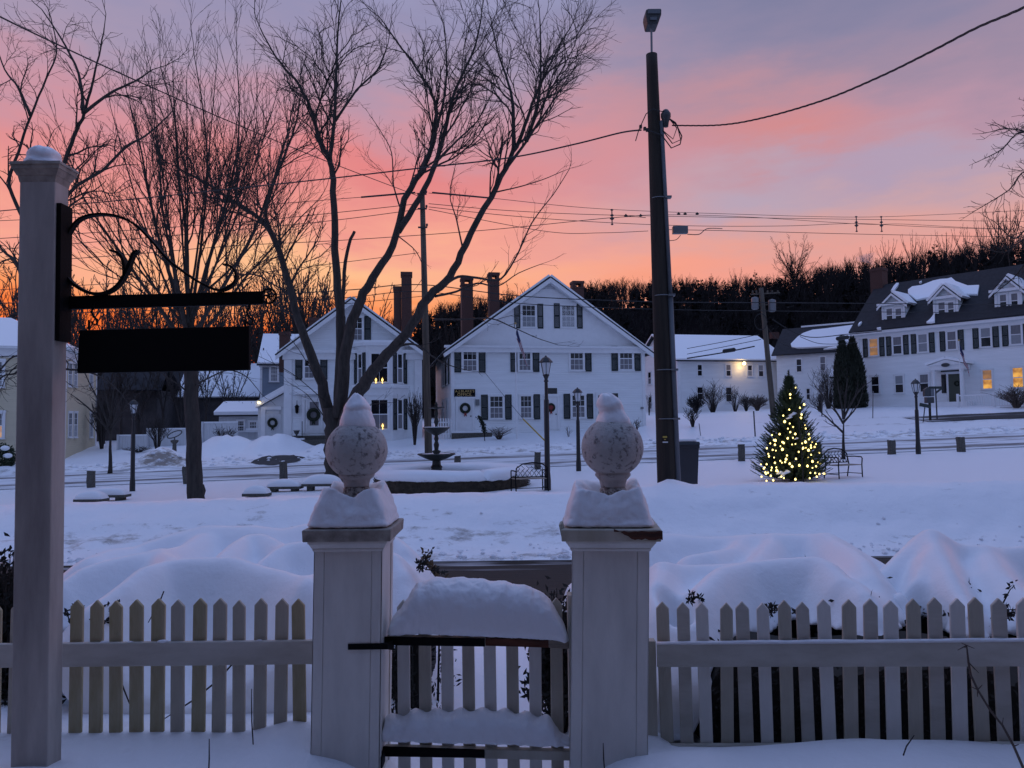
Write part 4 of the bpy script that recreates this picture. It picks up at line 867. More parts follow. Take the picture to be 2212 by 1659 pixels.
MB().box(q0[0] - .35, q0[0] - .17, -.08, 0, q0[1], hz).box(q1[0] + .17, q1[0] + .35, -.08, 0, q0[1], hz).build('door_pilaster', 'flat_white', t)
lx, lz = F2.xz(*k2(228, 1104)); MB().lathe([(.01, -.32), (.09, -.26), (.12, .1), (.15, .12), (.02, .26), (.012, .5)], (lx, -.18, lz), 6).box(lx - .02, lx + .02, -.18, 0, lz - .3, lz - .26).build('wall_lantern', 'black_iron', t)
MB().box(0, bx0 - .05, -.035, .0, -.75, F2.xz(*k2(300, 1322))[1]).build('foundation', 'stone_foundation', t)
sx0 = F2.xz(*k2(190, 1390))[0]; MB().box(sx0, q1[0] + .6, -1.5, -.04, -1.0, q0[1] - .35).box(sx0 + .1, q1[0] + .5, -1.0, -.04, q0[1] - .349, q0[1] - .12).build('stone_steps', 'granite', t)
MB().box(sx0 + .03, sx0 + .9, -1.45, -1.05, q0[1] - .349, q0[1] - .25).build('step_snow', 'snow', t)
MB().tube([(sx0 + .75, -1.2, -.8), (sx0 + .75, -1.2, q0[1] + .75)], .022, 6).build('handrail', 'black_iron', t)
ux, uz = F2.xz(*k2(222, 1350), y=-1.25); ur = MB().lathe([(.13, 0), (.13, .08), (.06, .12), (.05, .2), (.13, .3), (.17, .42), (.21, .46), (.19, .47), (.12, .44)], (0, 0, 0), 14)
o = tag(ur.build('planter_urn', 'dark_metal', smooth=True), 'small dark footed urn on the stone steps of the bay house', 'urn'); o.location = F2.o + F2.rot @ Vector((ux, -1.25, q0[1] - .25))
for x0, x1, yt, yy in ((944, 1000, 195, 4.0), (1001, 1078, 88, 3.8)):
    a, zt_ = F2.xz(*k2((x0 + x1) / 2, yt), y=yy); l, _ = F2.xz(*k2(x0, 300), y=yy); r2, _ = F2.xz(*k2(x1, 300), y=yy); chimney(t, l, r2, yy, yy + .9, ze - 1, zt_)
for cx, yt in ((350, 428), (130, 532)): a, zt_ = F2.xz(*k2(cx, yt), y=8.5); chimney(t, a - .35, a + .35, 8.5, 9.2, ze - 1, zt_)
# its side porch: shed roof, boarded front, wreathed door, spot lamp at the eave
def k5(cx, cy): return 504 + cx / 5.4857, 720 + cy / 5.4857
yq = 2.2; pe, ze_ = F2.xz(*k5(262, 885), y=yq - .3); _, zr_ = F2.xz(*k5(580, 665), y=yq - .3); p0, pb = F2.xz(*k5(290, 1240), y=yq)
slp = (zr_ - ze_) / (0 - pe); zl0 = ze_ + slp * (p0 - pe) - .05; yD = yq + 3.2
side = MB().prism([(p0, yq, -1), (-.001, yq, -1), (-.001, yq, zr_ - .06), (p0, yq, zl0)], (0, yD - yq, 0)).build('porch', 'clap_grey_white', t)
rp = MB(); slab(rp, (pe, yq - .3, ze_), (-.03, yq - .3, zr_), (-.03, yD, zr_), (pe, yD, ze_), .08); rp.build('porch_roof', 'flat_white', side)
rs = MB(); slab(rs, (pe + .05, yq - .25, ze_ + .11), (-.035, yq - .25, zr_ + .10), (-.035, yD, zr_ + .10), (pe + .05, yD, ze_ + .11), .30); rs.build('porch_snow', 'roof_snow', side)
a, b_ = F2.xz(*k5(380, 1240), y=yq)[0], F2.xz(*k5(570, 1240), y=yq)[0]; zT = F2.xz(*k5(470, 960), y=yq)[1]; zB = F2.xz(*k5(470, 1245), y=yq)[1]
gd = MB().box(a, b_, yq - .04, yq - .001, zB - .5, zT)
for i in range(1, 11): x = a + (b_ - a) * i / 11; gd.box(x - .008, x + .008, yq - .05, yq - .041, zB - .4, zT - .1)
gd.build('porch_door', 'board_white', side); MB().box(a - .28, a, yq - .08, yq, zB - .5, zT + .5).box(a - .28, b_, yq - .10, yq, zT + .3, zT + .5).build('porch_trim', 'flat_white', side)
MB().box(a + .9, b_ - .1, yq - .03, yq - .002, zT + .04, zT + .26).build('transom', 'glass', side)
wx, wz = F2.xz(*k5(468, 1060), y=yq); wreath(side, wx, yq - .05, wz, .34, True)
fx_, fz_ = F2.xz(*k5(325, 803), y=yq - .5)
fl = thing('flood_lamp', 'glaring yellow flood lamp at the porch eave of the bay house', 'lamp', F2.o + F2.rot @ Vector((fx_ - .1, yq - .5, fz_)), F2.yaw); MB().lathe([(.03, 0), (.10, -.10), (.12, -.16)], (0, 0, .1), 10).build('housing', 'dark_metal', fl); MB().ball((0, -.02, -.06), .10).build('bulb', 'flood', fl)
# ---------------------------------------------------------------- small white shed with snowy roof, left of the porch
F3 = Fr(480, 50, ground(-19, 50), 6); x0, z0 = F3.xz(*k5(-170, 965)); x1, z1 = F3.xz(*k5(300, 965)); _, zr = F3.xz(*k5(100, 826), y=2.2)
t = thing('garden_shed', 'low white shed with thick snow on its roof beside the porch', 'shed', F3.o, F3.yaw)
MB().prism([(x0, 0, -1), (x0, 4.4, -1), (x0, 4.4, z1), (x0, 2.2, zr - .2), (x0, 0, z1)], (x1 - x0, 0, 0)).build('wall', 'board_white', t)
rf = MB(); slab(rf, (x0 - .3, -.3, z1 - .1), (x1 + .1, -.3, z1 - .1), (x1 + .1, 2.2, zr - .18), (x0 - .3, 2.2, zr - .18), .08); slab(rf, (x0 - .3, 4.7, z1 - .1), (x1 + .1, 4.7, z1 - .1), (x1 + .1, 2.2, zr - .18), (x0 - .3, 2.2, zr - .18), .08); r_ = rf.build('roof', 'asphalt_roof', t)
rf = MB(); slab(rf, (x0 - .25, -.28, z1), (x1 + .06, -.28, z1), (x1 + .06, 2.2, zr - .09), (x0 - .25, 2.2, zr - .09), .24); rf.build('snow_cover', 'roof_snow', r_)
for a, b_, c_, d_ in ((52, 130, 1035, 1160), (192, 278, 1045, 1130)): p, q = k5(a, c_), k5(b_, d_); winpx(t, F3, p[0], q[0], p[1], q[1], top='glass', bot='glass', c=.07)
p = F3.xz(*k5(235, 1150)); MB().box(p[0] - .45, p[0] + .45, -.25, -.1, p[1] - .12, p[1] + .04).build('window_box', 'flat_white', t); MB().box(p[0] - .42, p[0] + .42, -.24, -.1, p[1] + .041, p[1] + .14).build('box_snow', 'snow', t)
# ---------------------------------------------------------------- blue-grey house behind the shed
F4 = Fr(k5(318, 700)[0], 58, ground(-19, 58), 12); x1 = F4.xz(*k5(560, 355))[0] + 3.2; ze = F4.xz(*k5(430, 356))[1]; zr = F4.xz(*k5(380, 40), y=3.5)[1]; D4 = 7.0
t = thing('blue_house', 'blue-grey house with white trim and a snow-covered roof behind the shed', 'house', F4.o, F4.yaw)
MB().prism([(0, 0, -1.5), (0, D4, -1.5), (0, D4, ze), (0, D4 / 2, zr - .1), (0, 0, ze)], (x1, 0, 0)).build('wall', 'clap_blue', t)
MB().box(-.03, .14, -.03, -.001, -1, ze - .1).box(-.03, -.001, 0, .14, -1, ze).box(-.1, x1, -.06, -.0015, ze - .3, ze - .05).build('trim', 'flat_white', t)
rf = MB(); slab(rf, (-.25, -.3, ze - .2), (x1, -.3, ze - .2), (x1, D4 / 2, zr), (-.25, D4 / 2, zr), .1); slab(rf, (-.25, D4 + .3, ze - .2), (x1, D4 + .3, ze - .2), (x1, D4 / 2, zr), (-.25, D4 / 2, zr), .1); r_ = rf.build('roof', 'asphalt_roof', t)
rf = MB(); slab(rf, (-.2, -.28, ze - .09), (x1 - .05, -.28, ze - .09), (x1 - .05, D4 / 2, zr + .12), (-.2, D4 / 2, zr + .12), .16); rf.build('snow_cover', 'roof_snow', r_)
p, q = k5(442, 395), k5(525, 570); winpx(t, F4, p[0], q[0], p[1], q[1], top='blind', bot='blind', c=.12)
xx, zz = F4.xz(*k5(358, 225), y=1.2); MB().tube([(xx, 1.2, zz - .3), (xx, 1.2, zz + .35)], .05, 6).build('vent_pipe', 'dark_metal', r_)
# its long low wing and a dark barn farther back
F5 = Fr(330, 62, ground(-28, 62), 10)
t = thing('long_barn', 'long low barn with snowy roof seen through the bare branches under the sign board', 'barn', F5.o, F5.yaw)
a, zr = F5.xz(330, 790, y=4); b_, ze = F5.xz(560, 858); MB().prism([(0, 0, -2), (0, 8, -2), (0, 8, ze), (0, 4, zr - .1), (0, 0, ze)], (b_, 0, 0)).build('wall', 'barn_wood', t)
rf = MB(); slab(rf, (-.2, -.3, ze - .15), (b_, -.3, ze - .15), (b_, 4, zr), (-.2, 4, zr), .1); slab(rf, (-.2, 8.3, ze - .15), (b_, 8.3, ze - .15), (b_, 4, zr), (-.2, 4, zr), .1); r_ = rf.build('roof', 'asphalt_roof', t)
rf = MB(); slab(rf, (a + 3, -.25, ze - .04), (b_, -.25, ze - .04), (b_, 3.9, zr + .1), (a + 3, 3.9, zr + .1), .15); rf.build('snow_cover', 'roof_snow', r_)
for i, px in enumerate((298, 306, 318, 328)):
    x, z = F5.xz(px, 880); o = MB().lathe([(.03, .15), (.13, -.02), (.10, -.10)], (0, 0, 0), 8).ball((0, 0, -.1), .10)
    o = tag(o.build('string_lamp', 'flood'), 'small yellow lamp in the lit row on the dark barn', 'lamp', 'lamps on the dark barn'); p = F5.o + F5.rot @ Vector((x, -.35, z)); o.location = p
F6 = Fr(206, 56, ground(-31, 56), 10)
t = thing('dark_barn', 'dark brown barn roof showing below the black sign board', 'barn', F6.o, F6.yaw)
a, zr = F6.xz(270, 792, y=3); _, ze = F6.xz(270, 842); b_, _ = F6.xz(336, 842); MB().prism([(0, 0.3, -2), (b_, .3, -2), (b_, .3, ze), (0, .3, ze)], (0, 6, 0)).build('wall', 'barn_wood', t)
rf = MB(); slab(rf, (-.2, 0, ze - .1), (b_ + .4, 0, ze - .1), (b_ + .2, 3, zr), (-.2, 3, zr), .12); slab(rf, (-.2, 6.5, ze - .1), (b_ + .4, 6.5, ze - .1), (b_ + .2, 3, zr), (-.2, 3, zr), .12); rf.build('roof', 'asphalt_roof', t)
# ---------------------------------------------------------------- white board fence before the barns
def board_fence(label, pts, Y, top):
    A, B = P(pts[0], 930, Y), P(pts[1], 930, Y); A.z = B.z = ground((A.x + B.x) / 2, Y) - .3; t = thing('board_fence', label, 'fence', A); L = (B - A).length; H = P((pts[0] + pts[1]) / 2, top, Y).z - A.z
    mb = MB(); n = int(L / .16)
    for i in range(n): mb.box(L * i / n + .005, L * (i + 1) / n - .005, 0, .03, 0, H - .12)
    mb.build('boards', 'board_white', t); MB().box(-.02, L, -.02, .05, H - .119, H - .03).build('rail', 'board_white', t); MB().box(0, L, -.03, .06, H - .029, H + .04).build('snow_cap', 'snow', t)
    for i in range(int(L / 2.6) + 1): MB().box(i * 2.6, i * 2.6 + .12, -.1, -.021, 0, H + .05).build('post', 'board_white', t)
board_fence('white board fence with snow along its top, right of the black lamp post', (318, 402), 48, 926)
board_fence('lower white board fence left of the black lamp post', (254, 316), 47, 940)
board_fence('white board fence beside the shed, half behind the bare bush', (436, 514), 48.5, 912)
# ---------------------------------------------------------------- pale yellow house at the left
def kY(cx, cy): return cx / 4.6095, 684 + cy / 4.6095
F7 = Fr(139, 43, ground(-26, 43) - .1, 17.7); t = thing('yellow_house', 'pale yellow clapboard house with snowy roof behind the white sign post', 'house', F7.o, F7.yaw)
ze = F7.side(155, 752 + 8)[1]; D7 = F7.side(207.5, 900)[0]; x0 = -13.0; zr = ze + 2.3
MB().box(x0, 0, 0, D7, -1.2, ze).build('wall', 'clap_yellow', t)
MB().box(-.18, .03, -.03, -.001, -1, ze - .5).box(.001, .03, 0, .2, -1, ze - .5).box(.001, .03, D7 - .2, D7, -1, ze - .5).box(x0, .05, -.05, -.0015, ze - .5, ze).box(.0015, .05, .0, D7, ze - .5, ze).build('trim', 'flat_white', t)
rf = MB(); o_ = .35; hx = D7 / 2
rf.prism([(x0 - o_, -o_, ze), (o_, -o_, ze), (o_, D7 + o_, ze), (x0 - o_, D7 + o_, ze)], (0, 0, .12))
r_ = rf.build('roof', 'flat_white', t)
rf = MB(); A = [(x0 - o_, -o_, ze + .13), (o_, -o_, ze + .13), (o_, D7 + o_, ze + .13), (x0 - o_, D7 + o_, ze + .13)]; Rg = [(x0 + hx, hx, zr), (-hx, hx, zr)]
rf.face(A[0], A[1], Rg[1], Rg[0]); rf.face(A[1], A[2], Rg[1]); rf.face(A[2], A[3], Rg[0], Rg[1]); rf.face(A[3], A[0], Rg[0]); rf.face(*A[::-1]); rf.build('snow_cover', 'roof_snow', r_)
for a, b_ in ((682, 708), (736, 760), (895, 918)):
    for c_, d_ in ((458, 705), (955, 1208)):
        p, q = kY(a, c_), kY(b_, d_); y0, z1 = F7.side(p[0], p[1]); y1, z0 = F7.side(q[0], q[1] - 2); win(t, 0, (z0 + z1) / 2, max(.55, abs(y1 - y0)), z1 - z0, y=(y0 + y1) / 2, rz=math.pi / 2, mun=(2, 2), bot='blind', c=.08)
for a, c_, d_, bt in ((5, 445, 700, 'glass'), (5, 960, 1210, 'lit_pane')): p, q = kY(-25, c_), kY(28, d_); winpx(t, F7, p[0], q[0], p[1], q[1], bot=bt, sh='', c=.12)
for x in (-6, -9.5):
    for z in (ze - 1.7, 1.5): win(t, x, z, .95, 1.6, bot='curtain')
# ---------------------------------------------------------------- long white building on the right of the office house
def kM(cx, cy): return 1389.7 + cx / 7.144, 705.6 + cy / 7.144
F8 = Fr(kM(550, 1300)[0], 72, ground(16, 72), 12); t = thing('long_white_house', 'long plain white house with snowy roof and a wall lamp behind the utility pole', 'house', F8.o, F8.yaw)
ze = F8.xz(*kM(560, 520))[1]; L8 = F8.xz(*kM(2230, 900))[0]; D8 = 11.0; zr = F8.xz(*kM(1000, 168), y=D8 / 2)[1]
MB().prism([(0, 0, -2), (0, D8, -2), (0, D8, ze), (0, D8 / 2, zr - .1), (0, 0, ze)], (L8, 0, 0)).build('wall', 'clap_white', t)
MB().box(-.03, .3, -.04, -.001, -1, ze - .3).box(-.04, -.001, 0, .3, -1, ze).box(-.05, L8, -.08, -.0015, ze - .3, ze).build('trim', 'flat_white', t)
rf = MB()
for y0 in (-.4, D8 + .4): slab(rf, (-.3, y0, ze - .12), (L8, y0, ze - .12), (L8, D8 / 2, zr), (-.3, D8 / 2, zr), .12)
r_ = rf.build('roof', 'asphalt_roof', t); rf = MB()
for y0 in (-.42, D8 + .42): slab(rf, (-.32, y0, ze), (L8, y0, ze), (L8, D8 / 2, zr + .13), (-.32, D8 / 2, zr + .13), .16)
rf.build('snow_cover', 'roof_snow', r_)
for a, b_, c_, d_, tp, bt in ((832, 906, 585, 762, 'glass', 'glass'), (1274, 1348, 585, 765, 'curtain', 'glass'), (1608, 1678, 592, 765, 'glass', 'blind'), (1775, 1852, 592, 772, 'blind', 'glass'), (828, 922, 930, 1130, 'glass', 'glass'), (1270, 1362, 935, 1160, 'glass', 'glass')):
    p, q = kM(a, c_), kM(b_, d_); winpx(t, F8, p[0], q[0], p[1], q[1], top=tp, bot=bt, mun=(1, 1), c=.08)
for y in (3, 7): win(t, 0, ze - 1.3, .8, 1.3, y=y, rz=-math.pi / 2, mun=(1, 1)); win(t, 0, 1.2, .8, 1.3, y=y, rz=-math.pi / 2, mun=(1, 1))
x, z = F8.xz(*kM(1555, 562), y=-.5); lm = thing('wall_lamp', 'bright round lamp under the eave of the long white house', 'lamp', F8.o + F8.rot @ Vector((x, -.5, z)), F8.yaw)
MB().tube([(0, .5, .05), (0, .25, .12), (0, .02, .10)], .03, 6).lathe([(.04, .14), (.13, .06), (.15, .0)], (0, 0, 0), 10).build('bracket', 'dark_metal', lm); MB().ball((0, -.02, -.03), .17).build('bulb', 'flood', lm)
ld = bpy.data.lights.new('wall_lamp_light', 'POINT'); ld.energy = 26; ld.color = (1, .62, .22); ld.shadow_soft_size = .12; lo = bpy.data.objects.new('wall_lamp_light', ld); COL.objects.link(lo); lo.parent = lm; lo.location = (-.3, -.12, -.28)
p, q = F8.xz(*kM(1985, 195), y=D8 / 2), F8.xz(*kM(2190, 170), y=D8 / 2); MB().box(p[0], p[0] + .9, D8 / 2, D8 / 2 + .5, zr, zr + .7).build('roof_vent', 'brick', r_); MB().box(q[0], q[0] + .5, D8 / 2, D8 / 2 + .5, zr - .2, zr + .9).build('chimney', 'brick', r_)
# ---------------------------------------------------------------- annex and inn at the right (facade turned towards the crossing)
def kA(cx, cy): return 1641.7 + cx / 6.399, 676.8 + cy / 6.399
def kI(cx, cy): return 1836 + cx / 4.43, 561.6 + cy / 4.43
YI = -50
F9 = Fr(kI(85, 1390)[0], 62.5, ground(29.6, 62.5), YI)
t = thing('inn', 'large white colonial house with dormers, black shutters and two amber lit windows', 'house', F9.o, F9.yaw); INN = t
ze = F9.xz(*kI(850, 625))[1] + .0; L9 = F9.xz(2212, 800)[0] + 8; D9 = 10; zr = ze + 4.6
MB().prism([(0, 0, -2.5), (0, D9, -2.5), (0, D9, ze), (0, D9 / 2, zr - .1), (0, 0, ze)], (L9, 0, 0)).build('wall', 'clap_white', t)
MB().box(-.03, .28, -.05, -.001, -1, ze - .45).box(-.05, -.001, 0, .28, -1, ze).box(-.3, L9, -.42, -.0015, ze - .2, ze + .02).box(-.05, L9, -.1, -.002, ze - .5, ze - .201).build('cornice', 'flat_white', t)
rf = MB()
for y0 in (-.45, D9 + .45): slab(rf, (-.35, y0, ze + .03 - (.0 if y0 < 0 else 0)), (L9, y0, ze + .03), (L9, D9 / 2, zr), (-.35, D9 / 2, zr), .12)
RF9 = rf.build('roof', 'asphalt_roof', t)
def roof_z(y): return ze + .15 + (zr - ze - .03) * (y + .45) / (D9 / 2 + .45)
def dormer(x0, x1, yt, ye, yb, wins, snowy, peakx):
    yf = .55; a, zb = F9.xz(*kI(x0, yb), y=yf); b_, _ = F9.xz(*kI(x1, yb), y=yf); xm, zp_ = F9.xz(*kI(peakx, yt), y=yf - .25); _, ze_ = F9.xz(*kI(x0, ye), y=yf); xm = (a + b_) / 2
    yb_ = lambda z: min(D9 / 2, (z - ze - .15) / (zr - ze - .03) * (D9 / 2 + .45) - .45)
    o = MB().prism([(a, yf, zb), (b_, yf, zb), (b_, yf, ze_), (xm, yf, zp_ - .1), (a, yf, ze_)], (0, 4.0, 0)).build('dormer', 'clap_white', RF9); rf = MB(); sn_ = MB(); ov = .3; sl = (zp_ - ze_) / (xm - a)
    for xe in (a - ov, b_ + ov):
        zz = ze_ - ov * sl; slab(rf, (xm, yf - .3, zp_), (xe, yf - .3, zz), (xe, yf + 4, zz), (xm, yf + 4, zp_), .08)
        if snowy and (xe > xm or snowy > 1): slab(sn_, (xm, yf - .28, zp_ + .09), (xe, yf - .28, zz + .09), (xe, yf + 3.6, zz + .09), (xm, yf + 4.2, zp_ + .09), .2)
    rf.build('dormer_roof', 'asphalt_roof', o)
    if snowy: sn_.build('dormer_snow', 'roof_snow', o)
    tb = MB(); tb.box(a - .02, a + .15, yf - .04, yf - .001, zb, ze_).box(b_ - .15, b_ + .02, yf - .04, yf - .001, zb, ze_).box(a - ov, b_ + ov, yf - .3, yf - .0015, ze_ - .12, ze_ + .08)
    for s, xe in ((-1, a - ov), (1, b_ + ov)): zz = ze_ - ov * sl; tb.prism([(xm, yf - .34, zp_ - .2), (xm, yf - .34, zp_), (xe, yf - .34, zz), (xe, yf - .34, zz - .2)], (0, .04, 0))
    tb.build('dormer_trim', 'flat_white', o)
    for wx0, wx1, wy0, wy1 in wins:
        l, _ = F9.xz(*kI(wx0, (wy0 + wy1) / 2), y=yf); r2, _ = F9.xz(*kI(wx1, (wy0 + wy1) / 2), y=yf); _, z1 = F9.xz(*kI((wx0 + wx1) / 2, wy0), y=yf); _, z0 = F9.xz(*kI((wx0 + wx1) / 2, wy1), y=yf)
        w = win(o, (l + r2) / 2, (z0 + z1) / 2, r2 - l, z1 - z0, y=yf - .002, mun=(1, 1), bot='glass', top='curtain', c=.07)
dormer(312, 530, 318, 430, 618, ((348, 412, 462, 600), (434, 498, 462, 600)), 1, 400)
dormer(804, 1042, 244, 370, 568, ((845, 915, 402, 548), (936, 1000, 400, 540)), 2, 905)
dormer(1392, 1650, 158, 300, 494, ((1432, 1503, 328, 470), (1540, 1612, 316, 464)), 1, 1490)
sn_ = MB()                                               # ragged snow left between the dormers, as a sheet lying on the roof
def roofpt(cx, cy):
    px, py = kI(cx, cy); d = F9.inv @ ray(px, py); o = F9.inv @ (CAM - F9.o); s_ = (zr - ze - .03) / (D9 / 2 + .45); tt = (ze + .15 + s_ * (o.y + .45) - o.z) / (d.z - s_ * d.y); return o + d * tt
for poly in (((560, 300), (600, 270), (690, 258), (800, 215), (870, 200), (935, 196), (975, 185), (1015, 220), (1130, 262), (1240, 258), (1225, 345), (1100, 340), (960, 300), (800, 372), (720, 380), (640, 395), (560, 330)), ((395, 310), (425, 262), (450, 236), (472, 236), (460, 262), (428, 306)), ((735, 612), (765, 588), (790, 560), (815, 520), (815, 605), (780, 612)),
             ((80, 640), (95, 612), (118, 606), (100, 632)), ((665, 228), (690, 216), (690, 224), (672, 232)), ((260, 668), (300, 660), (300, 668), (270, 672))):
    q = [roofpt(*p) for p in poly]; q = [Vector((p.x, min(p.y, D9 / 2 - .1), min(p.z, zr))) for p in q]; MB().prism(q, (0, -.08, .16)).build('roof_snow_patch', 'roof_snow', RF9)
def w9(x0, x1, y0, y1, **k): p, q = kI(x0, y0), kI(x1, y1); return winpx(t, F9, p[0], q[0], p[1], q[1], mun=(1, 1), **k)
ULIT = dict(top='dim_lit_pane', bot='dim_lit_pane')
for i, (a, b_, c_, d_) in enumerate(((186, 270, 752, 918), (412, 498, 732, 902), (652, 744, 708, 882), (930, 1020, 682, 858), (1250, 1350, 648, 832), (1535, 1643, 618, 808), (1850, 1960, 585, 775))):
    w9(a, b_, c_, d_, sh='lr', shw=.40, **(ULIT if i == 0 else dict(top='curtain' if i % 2 else 'blind', bot='blind' if i in (2, 5) else 'curtain' if i == 3 else 'glass')))
for i, (a, b_, c_, d_) in enumerate(((205, 282, 1115, 1280), (432, 514, 1105, 1272), (668, 755, 1092, 1265))): w9(a, b_, c_, d_, top='blind' if i == 1 else 'curtain' if i == 2 else 'glass', bot='glass')
w = w9(1268, 1364, 1050, 1235, top='dim_lit_pane', bot='lit_pane'); w = w9(1555, 1662, 1028, 1222, top='lit_pane', bot='lit_pane'); w9(1880, 1990, 1005, 1205, top='lit_pane', bot='dim_lit_pane')
# entrance portico
yp = -1.5; a, zc0 = F9.xz(*kI(735, 1010), y=yp); b_, _ = F9.xz(*kI(1100, 1000), y=yp); xm, zp_ = F9.xz(*kI(905, 950), y=yp); _, zcol = F9.xz(*kI(900, 1048), y=yp); xm = (a + b_) / 2
po = MB().prism([(a, yp, zc0 - .05), (b_, yp, zc0 - .05), (xm, yp, zp_)], (0, -yp - .002, 0)).box(a + .15, b_ - .15, yp + .08, -.003, zcol, zc0 - .051).build('portico', 'flat_white', t)
sn_ = MB()
for xe in (a - .1, b_ + .1): slab(sn_, (xm, yp - .05, zp_ + .02), (xe, yp - .05, zc0 + .0), (xe, -.004, zc0 + .0), (xm, -.004, zp_ + .02), .2)
sn_.build('portico_snow', 'roof_snow', po)
for x in (a + .35, b_ - .35): MB().lathe([(.16, -.5), (.16, -.3), (.13, -.28), (.115, zcol - .18), (.16, zcol - .14), (.16, zcol)], (x, yp + .3, 0), 12).build('column', 'flat_white', po)
p = F9.xz(*kI(915, 1005), y=yp); MB().lathe([(.01, 0), (.3, .02), (.3, .05), (.01, .06)], (0, 0, 0), 16).build('oval_plaque', 'dark_metal', po).name; o = bpy.data.objects['oval_plaque']; o.location = (p[0], yp - .0, p[1]); o.rotation_euler = (R(90), 0, 0); o.scale = (1, .5, 1)
q0, q1 = F9.xz(*kI(1000, 1358)), F9.xz(*kI(1045, 1088)); dd = door(t, q0[0] - .35, q1[0] + .25, q0[1], q1[1], 'old_door'); wreath(t, q1[0] - .15, -.02, q0[1] + 1.4, .22, False)
for k in (-1,): MB().box(q0[0] - .85, q0[0] - .52, -.035, -.003, q0[1] + .7, q1[1]).build('sidelight', 'glass', t)
MB().box(q0[0] - .85, q1[0] + .3, -.035, -.003, q1[1] + .2, q1[1] + .55).build('transom', 'glass', t); MB().box(a, b_, yp - .2, 0, -2, q0[1] - .02).build('door_step', 'flat_white', t)
a, zt_ = F9.xz(*kI(270, 80), y=D9 / 2 - .2); l, _ = F9.xz(*kI(212, 300), y=D9 / 2 - .2); r2, _ = F9.xz(*kI(328, 300), y=D9 / 2 - .2); chimney(t, l, r2, D9 / 2 - .5, D9 / 2 + .6, ze + 1, zt_)
sm = bpy.data.materials['smoke_shell']; tt_ = sm.node_tree; tt_.nodes.remove(tt_.nodes['Principled BSDF']); pv = tt_.nodes.new('ShaderNodeVolumePrincipled'); pv.inputs['Color'].default_value = (.85, .8, .8, 1)
nn_ = tt_.nodes.new('ShaderNodeTexNoise'); nn_.inputs['Scale'].default_value = .9; nn_.inputs['Detail'].default_value = 4; mr_ = tt_.nodes.new('ShaderNodeMapRange'); mr_.inputs[1].default_value = .46; mr_.inputs[2].default_value = .72; mr_.inputs[4].default_value = .9
tt_.links.new(nn_.outputs[0], mr_.inputs[0]); tt_.links.new(mr_.outputs[0], pv.inputs['Density']); tt_.links.new(pv.outputs[0], tt_.nodes['Material Output'].inputs['Volume'])
p = F9.o + F9.rot @ Vector(((l + r2) / 2, D9 / 2, zt_ + .05)); q = MB(); q.rings([[(dx + rx * math.cos(x), .6 * rx * math.sin(x), dz) for x in [6.283 * k / 12 for k in range(12)]] for dx, rx, dz in ((0, .25, 0), (-.3, .6, .45), (-.9, 1.1, .8), (-.8, 1.2, 1.1), (-.2, .5, 1.4))]); o = q.build('chimney_smoke', 'smoke_shell', smooth=True); o.location = p; tag(o, 'faint puff of smoke drifting over the inn chimney', 'smoke', kind='stuff')
# railing before the inn
yr = -3.0; a, zt_ = F9.xz(*kI(1030, 1292), y=yr); b_, _ = F9.xz(*kI(1520, 1285), y=yr); _, zb = F9.xz(*kI(1200, 1412), y=yr)
rl = thing('porch_railing', 'white baluster railing along the ramp before the inn', 'railing', F9.o, F9.yaw); MB().box(a, b_ + 6, yr - .04, yr + .04, zt_ - .1, zt_).build('top_rail', 'flat_white', rl); MB().box(a, b_ + 6, yr - .03, yr + .03, zb + .06, zb + .14).build('bottom_rail', 'flat_white', rl)
n = int((b_ + 6 - a) / .16); bl = MB()
for i in range(n): x = a + .16 * i + .08; bl.box(x - .02, x + .02, yr - .02, yr + .02, zb + .14, zt_ - .1)
bl.build('balusters', 'flat_white', rl)
for i in range(5): x = a + (b_ + 6 - a) * i / 4; MB().box(x - .07, x + .07, yr - .07, yr + .07, zb - .8, zt_ + .08).build('post', 'flat_white', rl)
MB().box(b_ - .5, b_ + 6, yr - .3, -.1, zb - 1.0, zb).build('ramp', 'stone_foundation', rl)
flag('flagpole', 'white flagpole with limp striped flag before the inn door', kI(1072, 0)[0], kI(0, 775)[1], kI(0, 1480)[1], 53.5, 1.6, 1.5, lean=.0)
# annex: lower wing joined to the inn's left end
FA = Fr(kA(255, 1300)[0], 73, ground(26, 73), YI + 14)
t = thing('inn_annex', 'plain white two-storey wing with patchy snow on its dark roof, left of the cedars', 'house', FA.o, FA.yaw)
ze = FA.xz(*kA(300, 575))[1]; LA = FA.xz(*kI(60, 900))[0] + 1.5; DA = 7.5; zr = FA.xz(*kA(900, 185), y=DA / 2)[1]
MB().prism([(0, 0, -2.5), (0, DA, -2.5), (0, DA, ze), (0, DA / 2, zr - .1), (0, 0, ze)], (LA, 0, 0)).build('wall', 'clap_white', t)
rf = MB()
for y0 in (-.4, DA + .4): slab(rf, (-.35, y0, ze - .1), (LA, y0, ze - .1), (LA, DA / 2, zr), (-.35, DA / 2, zr), .12)
r_ = rf.build('roof', 'asphalt_roof', t); s_ = (zr - ze + .1) / (DA / 2 + .4)
def rp_(cx, cy):
    d = FA.inv @ ray(*kA(cx, cy)); o = FA.inv @ (CAM - FA.o); tt = (ze + .04 + s_ * (o.y + .4) - o.z) / (d.z - s_ * d.y); return o + d * tt
sn_ = MB()
for poly in (((428, 440), (520, 345), (600, 290), (730, 245), (900, 228), (1080, 205), (1310, 175), (1380, 160), (1300, 340), (1200, 460), (1050, 465), (850, 478), (620, 488), (500, 490), (440, 480)), ((880, 510), (960, 490), (1050, 475), (1180, 470), (1160, 480), (1000, 500))):
    q = [rp_(*p) for p in poly]; q = [Vector((p.x, min(p.y, DA / 2), min(p.z, zr))) for p in q]; sn_.prism(q, (0, -.08, .14))
